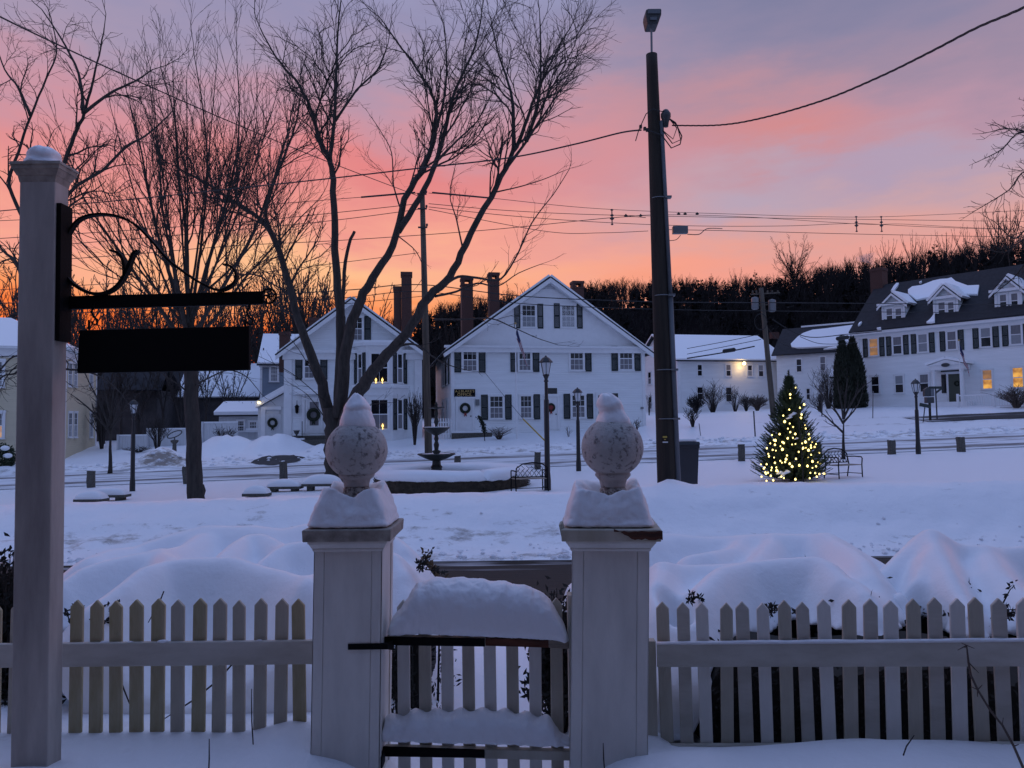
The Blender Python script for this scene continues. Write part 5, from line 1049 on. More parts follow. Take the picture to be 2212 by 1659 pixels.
sn_.build('snow_cover', 'roof_snow', r_); MB().box(1.5, LA, DA / 2 - .15, DA / 2 + .15, zr + .1, zr + .26).build('ridge_snow', 'roof_snow', r_)
for a, b_, c_, d_, m_ in ((503, 578, 632, 812, 'glass'), (830, 908, 598, 790, 'curtain'), (640, 696, 1038, 1192, 'glass'), (808, 884, 985, 1220, 'curtain')): p, q = kA(a, c_), kA(b_, d_); winpx(t, FA, p[0], q[0], p[1], q[1], top=m_, bot='glass' if m_ == 'glass' else 'curtain', mun=(1, 1), c=.08)
px_ = FA.xz(*kA(1060, 900), y=-1.2); MB().prism([(px_[0] - .5, -1.8, px_[1]), (px_[0] + 1.6, -1.8, px_[1]), (px_[0] + 1.6, -.01, px_[1] + .9), (px_[0] - .5, -.01, px_[1] + .9)], (0, 0, .15)).build('porch_roof', 'asphalt_roof', t)
MB().prism([(px_[0] - .5, -1.8, px_[1] + .16), (px_[0] + 1.6, -1.8, px_[1] + .16), (px_[0] + 1.6, -.01, px_[1] + 1.06), (px_[0] - .5, -.01, px_[1] + 1.06)], (0, 0, .22)).build('porch_snow', 'roof_snow', t)
# smoke from the inn chimney is left to the sky; unseen dark house and porch added behind the camera to shade the yard
HB = thing('added_shade_house', 'unseen dark clapboard house with a porch roof, added behind the viewer to shade the yard', 'house', (0, -2.4, 0)); MB().box(-14, 14, -9, 0, -1, 7.4).build('wall', 'dark_clapboard', HB)
rf = MB(); slab(rf, (-14.5, .5, 7.2), (14.5, .5, 7.2), (14.5, -4.5, 11.6), (-14.5, -4.5, 11.6), .2); slab(rf, (-14.5, -9.5, 7.2), (14.5, -9.5, 7.2), (14.5, -4.5, 11.6), (-14.5, -4.5, 11.6), .2); slab(rf, (-12, 4.4, 2.98), (12, 4.4, 2.98), (12, 0, 3.7), (-12, 0, 3.7), .12); rf.build('roof', 'asphalt_roof', HB)
for x in (-11.5, -7.8, 7.8, 11.5): MB().box(x - .1, x + .1, 3.6, 3.8, -.3, 3.05).build('column', 'white_paint', HB)
for x in (-6, -3, 3, 6):
    for z in (1.6, 4.6): win(HB, x, z, 1.0, 1.6, y=0.001, rz=math.pi, sh='lr')
MB().box(-.5, .5, .001, .04, 0, 2.1).build('door', 'shutter', HB)
# ================================================================== POLES, WIRES, LAMPS AND FURNITURE ON THE COMMON
YP = 14.5
pb = P(1442, 1046, YP); pt = P(1407.5, 118, YP); pb.z = ground(pb.x, YP) - .3
UP = thing('utility_pole', 'thick dark wooden utility pole with a conduit and a lamp on top', 'utility pole', pb)
ax = pt - pb
def onp(v): return ax * ((P(1420, v, YP).z - pb.z) / ax.z)          # point on the pole axis at image height v
m = MB(); N = 30; m.rings([[((ax * (i / N)).x + (.197 - .085 * i / N) * (1 + .02 * nz3(i * .7, j * .9)) * math.cos(6.283 * j / 20), (ax * (i / N)).y + (.197 - .085 * i / N) * math.sin(6.283 * j / 20), (ax * (i / N)).z) for j in range(20)] for i in range(N + 1)])
m.build('pole', 'pole_wood', UP, smooth=True)
off = Vector((.172, -.09, 0)); off2 = Vector((.138, -.085, 0))
m = MB(); m.tube([onp(1046) + off * 1.12, onp(640) + off * 1.03], .052, 10).tube([onp(640) + off * 1.03, onp(265) + off2 * .95], .042, 10); m.build('conduit', 'conduit', UP, smooth=True)
m = MB()
for v in (430, 640, 800, 905): c = onp(v); rr_ = .197 - .085 * c.length / ax.length; m.tube([c + Vector((math.cos(a) * (rr_ + .012) + .03, math.sin(a) * (rr_ + .012) - .015, 0)) for a in [6.283 * k / 16 for k in range(16)]], .010, 4, closed=True); m.box(c.x + .13, c.x + .26, c.y - .17, c.y - .05, c.z - .02, c.z + .02)
m.build('strap', 'metal_grey', UP)
MB().lathe([(.045, -.1), (.06, 0), (.10, .10), (.10, .16), (.05, .24), (.01, .26)], onp(268) + Vector((.215, -.1, 0)), 12).build('weather_head', 'dark_metal', UP, smooth=True)
m = MB(); c = onp(280); rr2 = random.Random(4)
def loop(a, b_, sag, n=10): return [Vector(a).lerp(Vector(b_), i / n) + Vector((0, 0, -sag * 4 * (i / n) * (1 - i / n))) for i in range(n + 1)]
h = onp(262) + Vector((.28, -.12, 0)); l0 = onp(275) + Vector((-.26, -.16, 0))
m.tube([h, h + Vector((.12, 0, -.08)), h + Vector((.24, 0, -.36)), h + Vector((.20, 0, -.52)), h + Vector((.02, -.02, -.60)), onp(300) + Vector((.1, -.2, 0)), onp(290) + Vector((-.16, -.2, 0))], .013, 5)
m.tube([h, h + Vector((.16, .02, -.14)), h + Vector((.22, .02, -.42)), h + Vector((.05, .0, -.50)), onp(292) + Vector((.13, -.2, 0))], .011, 5)
m.tube([h, h + Vector((.14, -.02, -.2)), h + Vector((.06, -.02, -.42)), onp(290) + Vector((.12, -.2, 0))], .010, 5)
m.tube([h, h + Vector((-.05, -.05, .14)), onp(248) + Vector((.12, -.16, 0)), onp(243) + Vector((-.05, -.17, 0)), onp(252) + Vector((-.18, -.14, 0)), onp(285) + Vector((-.33, -.1, 0)), onp(308) + Vector((-.40, -.1, 0))], .010, 5)
for k in (-.30, -.22, -.17): m.box(c.x + k - .025, c.x + k + .025, c.y - .18, c.y - .12, c.z - .03 - (k + .3) * .5, c.z + .03 - (k + .3) * .5)
m.build('drip_loop', 'cable', UP)
c = onp(950); MB().box(c.x - .095, c.x - .015, c.y - .212, c.y - .20, c.z + .04, c.z + .075).box(c.x - .07, c.x - .04, c.y - .212, c.y - .20, c.z + .0, c.z + .018).build('pole_tag', 'tag_yellow', UP); MB().box(c.x - .10, c.x - .0, c.y - .212, c.y - .20, c.z - .055, c.z - .03).build('pole_tag', 'tag_white', UP)
lamp = MB(); q0 = onp(125) ; q1 = P(1407, 62, YP) - pb; lamp.tube([q0 + Vector((.0, 0, -.1)), q1], .022, 8); lamp.build('lamp_arm', 'metal_grey', UP)
c = P(1409, 42, YP) - pb; hd = MB().prism([(c.x - .15, c.y - .16, c.z + .13), (c.x + .16, c.y - .16, c.z + .14), (c.x + .155, c.y - .16, c.z + .02), (c.x + .09, c.y - .13, c.z - .16), (c.x - .12, c.y - .13, c.z - .16), (c.x - .16, c.y - .16, c.z + .02)], (0, .34, 0)).build('lamp_head', 'dark_metal', UP); bevel(hd, .025)
MB().box(c.x - .12, c.x + .13, c.y - .175, c.y - .1605, c.z + .03, c.z + .12).build('lens', 'conduit', hd); MB().box(c.x - .07, c.x + .06, c.y - .17, c.y - .155, c.z - .1, c.z - .04).build('lens', 'conduit', hd)
def cable(name, label, pts, r, twist=0, group=None, cat='cable'):
    pts = [Vector(p) for p in pts]; q = []
    for i in range(len(pts) - 1):
        p0 = pts[max(0, i - 1)]; p1 = pts[i]; p2 = pts[i + 1]; p3 = pts[min(len(pts) - 1, i + 2)]
        for k in range(8):
            t = k / 8; q.append(.5 * ((2 * p1) + (p2 - p0) * t + (2 * p0 - 5 * p1 + 4 * p2 - p3) * t * t + (3 * p1 - p0 - 3 * p2 + p3) * t ** 3))
    q.append(pts[-1]); m = MB()
    if twist:
        f = []; d = 0
        for i in range(len(q) - 1):
            n = max(2, int((q[i + 1] - q[i]).length / .045)); f += [q[i].lerp(q[i + 1], k / n) for k in range(n)]
        f.append(q[-1])
        for s in (0, 1, 2):
            o = []; d = 0
            for i, p in enumerate(f):
                if i: d += (p - f[i - 1]).length
                a = d / .5 * 6.283 + s * 2.094; o.append(p + Vector((0, math.cos(a), math.sin(a))) * r * .95)
            m.tube(o, r, 4)
    else: m.tube(q, r, 5)
    return tag(m.build(name, 'cable', smooth=True), label, cat, group)
def CP(*pts): return [P(a, b_, y) for a, b_, y in pts]
cable('service_cable', 'thick twisted cable rising from the utility pole to the upper right', CP((1452, 271, 14.4), (1556, 270, 13.2), (1650, 254, 12.2), (1780, 216, 10.9), (1900, 166, 9.8), (2010, 112, 8.9), (2110, 60, 8.2), (2212, 16, 7.5), (2420, -90, 6.4)), .0088, 1)
cable('service_cable', 'single cable sagging from the utility pole down to the left behind the trees', CP((1385, 281, 14.4), (1340, 287, 14.8), (1240, 312, 15.4), (1100, 341, 16.2), (900, 364, 17.4), (700, 387, 18.6), (500, 408, 20), (300, 429, 21.5), (100, 447, 23), (-120, 466, 25)), .017)
cable('service_cable', 'cable running from the upper left corner down to the far utility pole', CP((-120, -30, 12), (0, 36, 13.5), (150, 108, 16), (290, 172, 18.5), (500, 264, 23), (700, 346, 29), (905, 424, 37.6)), .017)
# second pole, far side of the common
Y2P = 38; b2p = P(926, 990, Y2P); b2p.z = ground(b2p.x, Y2P) - .2; t2p = P(912, 413, Y2P) - b2p
U2 = thing('utility_pole', 'tall grey utility pole behind the fountain, tangled in the branches of the big maple', 'utility pole', b2p)
MB().tube([(0, 0, 0), t2p * .5, t2p], [.20, .17, .13], 14).build('pole', 'grey_pole_wood', U2, smooth=True)
m = MB()
for f in (.86, .93, .985): c = t2p * f; m.box(c.x - .24, c.x + .24, c.y - .2, c.y - .14, c.z - .04, c.z + .04).lathe([(.03, 0), (.06, .06), (.05, .14), (.02, .16)], c + Vector((.22, -.17, .04)), 8)
m.build('bracket', 'dark_metal', U2)
# third pole, by the long white house
Y3P = 50; b3p = P(1672, 912, Y3P); b3p.z = ground(b3p.x, Y3P) - .2; t3p = P(1644, 622, Y3P) - b3p
U3 = thing('utility_pole', 'leaning wooden utility pole with crossarm and transformers beside the lit evergreen', 'utility pole', b3p)
MB().tube([(0, 0, 0), t3p], [.19, .15], 12).build('pole', 'grey_pole_wood', U3, smooth=True)
q = P(1622, 636, Y3P) - b3p; q2 = P(1684, 632, Y3P) - b3p; m = MB(); m.tube([q, q2], .06, 4); q = P(1628, 660, Y3P) - b3p; q2 = P(1672, 657, Y3P) - b3p; m.tube([q, q2], .05, 4)
for px in (1626, 1634, 1658, 1668, 1680): c = P(px, 634, Y3P) - b3p; m.lathe([(.04, 0), (.07, .1), (.05, .22)], c, 6)
m.build('crossarm', 'grey_pole_wood', U3)
for px, v in ((1631, 655), (1668, 660)): c = P(px, v, Y3P - .1) - b3p; MB().lathe([(.16, -.42), (.24, -.38), (.25, .3), (.22, .38), (.06, .44)], c, 14).build('transformer', 'metal_grey', U3, smooth=True)
m = MB(); c = P(1653, 695, Y3P - .3) - b3p; m.tube([c + Vector((.42 * math.cos(a) - .3, 0, .55 * math.sin(a))) for a in [6.283 * k / 18 for k in range(18)]], .03, 4, closed=True); m.build('cable_coil', 'cable', U3)
# the bundles strung along the back road
def str2(label, r, *pts, Y0=37.8, Y1=49.8, group='wires along the back road'):
    return cable('power_line', label, [P(px, v, Y0 + (Y1 - Y0) * (px - 926) / (1650 - 926)) for px, v in pts], r, group=group)
WR = 'thin power line strung to the right of the far utility pole across the pink sky'
str2(WR, .016, (926, 417), (1060, 428), (1296, 451), (1600, 463), (1850, 469), (2040, 463), (2260, 452))
str2(WR, .018, (926, 440), (1100, 455), (1296, 464), (1600, 470), (1870, 474), (2260, 479))
str2(WR, .018, (926, 447), (1100, 466), (1296, 480), (1500, 488), (1700, 488), (1850, 483), (2000, 490), (2260, 499))
str2(WR, .018, (926, 452), (1180, 500), (1300, 503), (1400, 499))
str2(WR, .020, (1440, 496), (1600, 499), (1870, 506), (2260, 513))
str2(WR, .016, (1330, 470), (1420, 464), (1600, 468), (1860, 484), (1950, 484), (2100, 492), (2260, 496))
m = MB(); a, b_ = P(934, 416, 37.9), P(1062, 428, 40); m.tube([a, b_], .045, 6); tag(m.build('line_guard', 'cable'), 'thick black sleeve on the power line right of the far pole', 'cable guard')
m = MB(); a, b_ = P(780, 426, 37.8), P(897, 416, 37.8); m.tube([a, b_], .045, 6); tag(m.build('line_guard', 'cable'), 'thick black sleeve on the power line left of the far pole', 'cable guard')
WL = 'thin power line strung to the left of the far utility pole through the tree crowns'
for r, pts in ((.016, ((905, 417), (780, 426), (600, 440), (400, 456), (150, 470), (-80, 480))), (.018, ((905, 440), (738, 458), (560, 476), (300, 496), (-80, 520))), (.018, ((905, 452), (738, 474), (560, 492), (300, 515), (-80, 545))), (.018, ((1395, 470), (1324, 470), (1050, 497), (738, 519), (504, 531), (250, 552), (-80, 575))), (.016, ((905, 546), (738, 567), (504, 595), (250, 612), (-80, 630)))):
    cable('power_line', WL, [P(px, v, 37.8 - (926 - px) * .002) for px, v in pts], r, group='wires left of the far pole')
WD = 'dark line crossing before the gables and the wooded hill'
for r, pts in ((.026, ((-80, 655), (300, 652), (576, 637), (760, 626), (910, 615), (1130, 640), (1420, 652), (1700, 654), (2260, 659))), (.020, ((-80, 680), (300, 672), (576, 656), (760, 642), (912, 630), (1130, 656), (1420, 668), (1700, 672), (2260, 677))), (.016, ((300, 690), (576, 672), (912, 640)))):
    cable('power_line', WD, [P(px, v, 38 + max(0, px - 926) * .006) for px, v in pts], r, group='dark lines before the hill')
for pts, r in ((((1484, 800 - 26), (1560, 762), (1630, 748)), .045), (((1484, 765), (1600, 742), (1644, 733)), .022), (((1484, 753), (1570, 737), (1640, 722)), .022), (((1655, 705), (1690, 742), (1728, 755)), .02), (((1668, 690), (1740, 727), (1830, 722), (1905, 715)), .03), (((1728, 727), (1770, 742), (1830, 742), (1850, 738)), .02)):
    cable('phone_line', 'dark cable draped between the leaning pole and the white buildings', [P(px, v, 51) for px, v in pts], r, group='cables at the leaning pole')
for i, (px, v) in enumerate(((1575, 757), (1820, 730))): c = P(px, v, 50.8); m = MB(); m.tube([(-.45, 0, -.06), (-.38, 0, -.055), (.38, 0, .055), (.45, 0, .06)], [.06, .14, .14, .06], 8); o = tag(m.build('splice_case', 'cable', smooth=True), ('black splice case on the cable left of the leaning pole', 'black splice case hanging before the snowy wing roof')[i], 'splice case'); o.location = c
def spacer(px, v, Y, label):
    m = MB(); h = 16 * Y / FPX; m.tube([(0, 0, -h), (0, 0, h)], .035, 5)
    for z, s in ((h, .07), (h * .25, .09), (-h * .2, .11), (-h, .06)): m.ball((0, 0, z), s, 6, 4); m.box(-s * 1.2, s * 1.2, -.03, .03, z - .03, z + .03)
    o = tag(m.build('line_spacer', 'dark_metal'), label, 'insulator'); o.location = P(px, v, Y)
spacer(1322, 469, 44, 'dark insulator hanging on the wires left of the thick utility pole'); spacer(1850, 484, 52.5, 'left of two dark insulators on the wires over the ridge at right'); spacer(1904, 484, 53.4, 'right of two dark insulators on the wires over the ridge at right')
for i, px in enumerate((1352, 1384, 1466, 1480, 1506)): Y = 37.8 + 12 * (px - 926) / 724; m = MB(); m.ball((0, 0, .03), .09, 6, 4, (1.4, 1, .7)).ball((0, 0, .1), .05, 6, 4); o = tag(m.build('line_clamp', 'cable'), 'small dark clamp on the power line beside the thick utility pole', 'clamp', 'clamps on the power line'); o.location = P(px, 464 + (px - 1352) * .0 - (1 if px > 1400 else -3), Y)
c = P(1469, 497, 14.6); bx = MB().box(-.15, .15, -.06, .06, -.075, .075); o = bevel(bx.build('cable_box', 'metal_grey'), .012); o.location = c; tag(o, 'small grey box hanging on the wires just right of the thick pole', 'cable box')
cable('box_lead', 'thin black lead curling from the grey box to the wire', CP((1485, 506, 14.6), (1510, 506, 14.7), (1528, 494, 15), (1560, 494, 16)), .009); cable('box_lead', 'thin black lead looping from the grey box to the pole', CP((1470, 508, 14.6), (1460, 518, 14.55), (1440, 520, 14.5)), .007)
# ---- lamp posts
def lamp_post(label, px, base, top, Y):
    b = P(px, base, Y); b.z = ground(b.x, Y); H = P(px, top, Y).z - b.z; t = thing('lamp_post', label, 'lamp post', b, group='lamp posts on the common'); hl = .62
    MB().lathe([(.105, -.2), (.105, .3), (.085, .55), (.075, H - hl - .75), (.055, H - hl - .7), (.05, H - hl - .2), (.075, H - hl - .18), (.05, H - hl - .1), (.09, H - hl)], (0, 0, 0), 14).build('post', 'lamp_black', t, smooth=False)
    z0, z1 = H - hl, H - .22; cg = MB()
    for k in range(6): a = 6.283 * (k + .5) / 6; cg.tube([(.09 * math.cos(a), .09 * math.sin(a), z0), (.17 * math.cos(a), .17 * math.sin(a), z1)], .012, 4)
    cg.lathe([(.02, z0 - .02), (.10, z0), (.10, z0 + .03), (.02, z0 + .05)], (0, 0, 0), 6); cg.build('cage', 'lamp_black', t)
    MB().lathe([(.082, z0 + .05), (.155, z1 - .005)], (0, 0, 0), 6).build('lantern_glass', 'lamp_glass', t)
    MB().lathe([(.20, z1), (.215, z1 + .02), (.19, z1 + .05), (.10, z1 + .15), (.04, z1 + .18), (.02, z1 + .22)], (0, 0, 0), 6).build('lamp_roof', 'lamp_black', t); return t
lamp_post('tallest black lamp post, before the office house beside the iron bench', 1183, 1057, 768, 22.6)
lamp_post('black lamp post left of the right stone urn, farther back on the common', 1250, 1012, 837, 30.5)
lamp_post('black lamp post on the snow under the black sign board', 286, 1056, 862, 29.5)
lamp_post('black lamp post between the lit evergreen and the inn', 1984, 982, 818, 32.0)
# ---- granite posts along the road
for px, top, bot, label in ((197, 1017, 1050, 'rough granite post nearest the white sign post'), (404, 1008, 1042, 'rough granite post peeking out left of the straight tree trunk'), (613, 997, 1029, 'rough granite post left of the big maple'), (745, 1020, 1046, 'rough granite post half hidden beside the left urn'), (988, 985, 1001, 'short granite post right of the fountain'),
                            (1161, 977, 1010, 'rough granite post left of the tallest lamp post'), (1602, 960, 993, 'rough granite post left of the lit evergreen'), (1769, 955, 990, 'rough granite post just right of the lit evergreen'), (1927, 951, 984, 'rough granite post left of the lamp post by the inn'), (2077, 944, 976, 'rightmost rough granite post by the road')):
    Y = 32.6 if px != 745 else 29; b = P(px, bot, Y); b.z = ground(b.x, Y) - .1; H = P(px, top, Y).z - b.z; rr = random.Random(px); w = 6.4 * Y / FPX
    m = MB(); ln = rr.uniform(-.03, .05)
    m.rings([[((w * sx_ * (1 + rr.uniform(-.12, .12))) + ln * f - .03 * f, (.11) * sy_ * (1 + rr.uniform(-.12, .12)), H * f + rr.uniform(-.02, .02)) for sx_, sy_ in ((-1, -1), (0, -1.05), (1, -1), (1.05, 0), (1, 1), (0, 1.05), (-1, 1), (-1.05, 0))] for f in (0, .25, .5, .75, .95, 1.0)])
    t = thing('granite_post', label, 'stone post', b, rr.uniform(-.2, .2), 'granite posts along the back road'); m.build('stone', 'granite', t); MB().lathe([(w * .75, 0), (w * .6, .035), (w * .2, .05)], (ln - .03, 0, H - .005), 10).build('snow_cap', 'snow', t, smooth=True)
# ---- snow covered stone benches on the common
def slab_bench(label, x0, x1, top, bot, Y, foot=True):
    a, b_ = P(x0, bot, Y), P(x1, bot, Y); c = (a + b_) / 2; L = b_.x - a.x; zt = P((x0 + x1) / 2, bot - 7, Y).z; H = P((x0 + x1) / 2, top, Y).z - zt; g = ground(c.x, Y); t = thing('stone_bench', label, 'bench', (c.x, Y, zt), group='snow covered stone benches')
    MB().box(-L / 2, L / 2, -.24, .24, -.09, 0).build('seat', 'granite', t)
    for s in (-1, 1):
        if foot: MB().box(s * L * .3 - .1, s * L * .3 + .1, -.17, .17, min(-.1, g - zt - .1), -.0905).build('leg', 'granite', t)
    m = MB(); n = 14; rr = random.Random(int(x0))
    R_ = []
    for i in range(n + 1):
        f = i / n; hh = H * (math.sin(math.pi * min(1, max(0, f))) ** .42) * (1 + .1 * nz3(f * 3, x0)) + .004; x = -L / 2 + L * f
        R_.append([(x, -.26 * math.cos(math.pi * k / 8) * (1 if hh > .01 else .9), hh * math.sin(math.pi * k / 8) ** .6) for k in range(9)])
    for r in R_: r.reverse()
    m.rings(R_); m.build('snow_cushion', 'snow', t, smooth=True)
slab_bench('snow-heaped stone bench at the left, in front of the lamp post under the sign', 200, 276, 1052, 1075, 25.2); slab_bench('smaller snow-heaped stone bench at far left beside the white sign post', 167, 228, 1059, 1084, 24.0, False)
slab_bench('low snow-heaped stone bench right of the straight tree trunk', 528, 582, 1047, 1072, 24.5, False); slab_bench('snow-heaped stone bench below the big maple', 578, 652, 1034, 1057, 26.0); slab_bench('snow-heaped stone bench just left of the left stone urn', 655, 738, 1024, 1051, 26.0)
# ---- fountain and clipped ring hedge
FY = 26.0; fb = P(943, 1010, FY); fb.z = ground(fb.x, FY); k = (P(943, 868, FY).z - fb.z) / 2.50
t = thing('fountain', 'dark tiered iron fountain rising behind the snowy ring hedge', 'fountain', fb); t.scale = (.96, .96, k)
MB().lathe([(.36, -.1), (.36, .06), (.30, .12), (.27, .24), (.20, .36), (.19, .52), (.22, .56), (.16, .62), (.15, .74), (.24, .80)], (0, 0, 0), 8).build('pedestal', 'bronze', t)
MB().lathe([(.16, .74), (.42, .82), (.62, .90), (.70, .93), (.68, .96), (.5, .92), (.1, .88)], (0, 0, 0), 24).build('lower_basin', 'bronze', t)
MB().lathe([(.12, .88), (.10, .95), (.17, 1.03), (.07, 1.07), (.08, 1.12), (.10, 1.22), (.06, 1.32), (.09, 1.40), (.06, 1.48), (.09, 1.52)], (0, 0, 0), 14).build('stem', 'bronze', t)
MB().lathe([(.08, 1.50), (.28, 1.58), (.46, 1.69), (.50, 1.72), (.48, 1.74), (.3, 1.70), (.05, 1.66)], (0, 0, 0), 24).build('upper_basin', 'bronze', t)
MB().lathe([(.06, 1.66), (.05, 1.8), (.09, 1.9), (.05, 2.05), (.08, 2.15), (.05, 2.27), (.10, 2.29), (.30, 2.32), (.30, 2.34), (.05, 2.35), (.06, 2.42), (.02, 2.5)], (0, 0, 0), 14).build('figure_stem', 'bronze', t)
for a in range(6): an = 6.283 * a / 6; m = MB(); m.tube([(.26 * math.cos(an), .26 * math.sin(an), .22), (.40 * math.cos(an), .40 * math.sin(an), .18), (.44 * math.cos(an), .44 * math.sin(an), .06), (.36 * math.cos(an), .36 * math.sin(an), .0), (.30 * math.cos(an), .30 * math.sin(an), .06)], .035, 6); m.build('scroll_foot', 'bronze', t)
MB().lathe([(.3, .915), (.56, .935), (.5, .955), (.2, .945)], (0, 0, 0), 20).lathe([(.3, 1.72), (.46, 1.735), (.4, 1.755), (.1, 1.74)], (0, 0, 0), 20).build('snow_film', 'snow', t, smooth=True)
HY = 25.0; hc = P(977, 1040, HY); g = ground(hc.x, HY); HR = 2.55
t = thing('ring_hedge', 'low clipped ring hedge with thick snow on top round the fountain', 'hedge', (hc.x, HY, g)); rr = random.Random(8)
m = MB(); n = 60; m.rings([[(r * math.cos(6.283 * j / n), r * math.sin(6.283 * j / n), z) for j in range(n)] for r, z in ((HR - .05, -.2), (HR, .3), (HR - .05, .46), (HR - .65, .46), (HR - .7, -.2))])
for i in range(9000):
    a = rr.uniform(0, 6.283); inn = rr.random() < .25; r = (HR - .68 - rr.random() * .05) if inn else HR + rr.uniform(-.06, .06); z = rr.uniform(-.12, .50 + .05 * nz3(a * 6, 1)); p = Vector((r * math.cos(a), r * math.sin(a), z)); d = Vector((rr.gauss(0, 1), rr.gauss(0, 1), rr.gauss(.3, 1))).normalized() * rr.uniform(.03, .07); o = d.orthogonal().normalized() * .012; m.face(p - o, p + o, p + d)
m.build('foliage', 'hedge', t)
m = MB(); n = 140; R_ = []
for j in range(n):
    a = 6.283 * j / n; ca, sa = math.cos(a), math.sin(a); lowf = .38 + .10 * nz3(a * 2.2, 2) + .07 * nz3(a * 7, 5); top = .72 + .05 * nz3(a * 1.5, 7) - .16 * math.exp(-((a - 5.20) / .02) ** 2); w = HR + .07 + .04 * nz3(a * 3, 1)
    R_.append([(r * ca, r * sa, z) for r, z in ((w - .10, lowf), (w, lowf + .03), (w + .01, top - .16), (w - .08, top - .05), (w - .25, top), (w - .5, top - .01), (w - .75, top - .1), (w - .86, lowf + .05), (w - .76, lowf + .01))])
R_.append(R_[0]); m.rings(R_, cap=False); m.build('snow_cover', 'snow', t, smooth=True)
# ---- iron benches
def iron_bench(label, loc, rz, w=1.15, s=1.0, basket=False):
    t = thing('iron_bench', label, 'bench', loc, rz, 'iron benches'); t.scale = (s,) * 3; a = w / 2
    b = MB(); b.tube([(-a, .2, .38), (-a * .96, .26, .72), (-a * .6, .29, .84), (0, .3, .88), (a * .6, .29, .84), (a * .96, .26, .72), (a, .2, .38)], .02, 6); b.tube([(-a, .21, .45), (a, .21, .45)], .016, 5)
    rr = random.Random(3)
    for i in range(7): x = -a + w * (i + .5) / 7; b.tube([(x, .215, .45), (x + .06, .24, .58), (x - .05, .27, .70), (x + .04, .285, .78)], .010, 4); b.tube([(x, .215, .45), (x - .07, .24, .56), (x + .02, .26, .66)], .009, 4)
    b.build('backrest', 'black_iron', t); st = MB()
    for i in range(7): st.box(-a, a, -.26 + .066 * i, -.26 + .066 * i + .05, .375, .395)
    st.build('seat', 'bare_wood_end', t)
    for x in (-a, a):
        MB().tube([(x, -.26, -.05), (x, -.25, .38), (x, -.27, .58), (x, -.24, .62), (x, 0, .63), (x, .22, .62)], .019, 6).build('armrest', 'black_iron', t)
        MB().tube([(x, .28, -.05), (x, .2, .38)], .019, 6).build('leg', 'black_iron', t); 
    MB().tube([(-a, .24, .12), (a, .24, .12)], .012, 5).tube([(-a, -.25, .12), (-a, .26, .12)], .012, 5).tube([(a, -.25, .12), (a, .26, .12)], .012, 5).build('stretcher', 'black_iron', t); return t
def at_ground(px, v, Y, dz=0): p = P(px, v, Y); p.z = ground(p.x, Y) + dz; return p
iron_bench('curly black iron bench beside the lit evergreen', at_ground(1822, 1026, 22.6), R(28), 1.05, 1.0); iron_bench('black iron loveseat seen from behind at the end of the ring hedge', at_ground(1144, 1050, 22.4), R(196), 1.0, 1.0)
# ---- wheeled bin behind the utility pole
p = P(1485, 1046, 15.9); g = P(1485, 1060, 15.9).z; t = thing('wheeled_bin', 'dark grey wheeled rubbish bin standing behind the utility pole', 'bin', (p.x, 15.9, g)); H = P(1485, 952, 15.9).z - g
MB().rings([[(x * w, y * w * 1.1, z) for x, y in ((-1, -1), (1, -1), (1, 1), (-1, 1))] for w, z in ((.165, 0), (.205, H - .16), (.22, H - .155), (.22, H - .08), (.20, H - .08))]).build('body', 'bin_plastic', t)
m = MB(); m.prism([(-.23, -.26, H - .079), (.23, -.26, H - .079), (.22, -.23, H - .02), (-.22, -.23, H - .02)], (0, .5, 0)); m.build('lid', 'bin_plastic', t); MB().box(.16, .25, .22, .30, H - .22, H - .02).build('handle', 'bin_plastic', t); MB().box(-.20, .17, -.21, .21, H - .0195, H + .05).build('snow_cap', 'snow', t); bevel(t.children[-1], .03)
for x in (-.15, .15): m = MB(); m.tube([(x - .03, .2, .12), (x + .03, .27, .12)], .12, 12); m.build('wheel', 'bin_plastic', t)
# ---- the lit evergreen
TY = 22.3; tb = at_ground(1711, 1040, TY); TH = P(1708, 800, TY).z - tb.z; TWid = 86 * TY / FPX
t = thing('lit_evergreen', 'Christmas spruce wound with small yellow lights standing on the snowy common', 'tree', tb); XT = t
m = MB(); m.tube([(0, 0, -.1), (0, 0, TH * .6), (.01, 0, TH)], [.07, .03, .012], 8); m.build('trunk', 'bark', t)
rr = random.Random(12); m = MB(); tips = []
def rad(f): return TWid * (1 - f) ** 1.0 * (1.0 if f > .08 else .92 + f)
for i in range(1500):
    f = rr.random() ** 1.3 * .97; a = rr.uniform(0, 6.283); L = rad(f) * rr.uniform(.55, 1.05) + .05; z = TH * (.03 + .93 * f) ; c, s = math.cos(a), math.sin(a); up = rr.uniform(.25, .60) + .6 * f
    p0 = Vector((c * L * .25, s * L * .25, z - .05 * L)); p1 = Vector((c * L * .7, s * L * .7, z - .12 * L + up * L * .3)); p2 = Vector((c * L, s * L, z - .10 * L + up * L * .75)); tips.append((f, p2))
    d = (p2 - p0); n = max(5, int(d.length / .035))
    m.tube([p0, p1, p2], [.012, .008, .004], 3, cap=False)
    for k in range(n):
        q = p0.lerp(p1, k / n * 2) if k < n / 2 else p1.lerp(p2, k / n * 2 - 1)
        for sgn in (-1, 1):
            w = Vector((-s * sgn, c * sgn, rr.uniform(-.3, .6))).normalized() * .085 * (1 - .5 * k / n) + d.normalized() * .06; o = Vector((rr.gauss(0, 1), rr.gauss(0, 1), rr.gauss(0, 1))).normalized() * .013; m.face(q - o, q + o, q + w)
for i in range(60): f = rr.random(); q = Vector((0, 0, TH * (.86 + .14 * f))); d = Vector((rr.gauss(0, 1), rr.gauss(0, 1), 1.2)).normalized() * (.22 - .16 * f); o = d.orthogonal().normalized() * .015; m.face(q - o, q + o, q + d)
m.build('foliage', 'spruce', t)
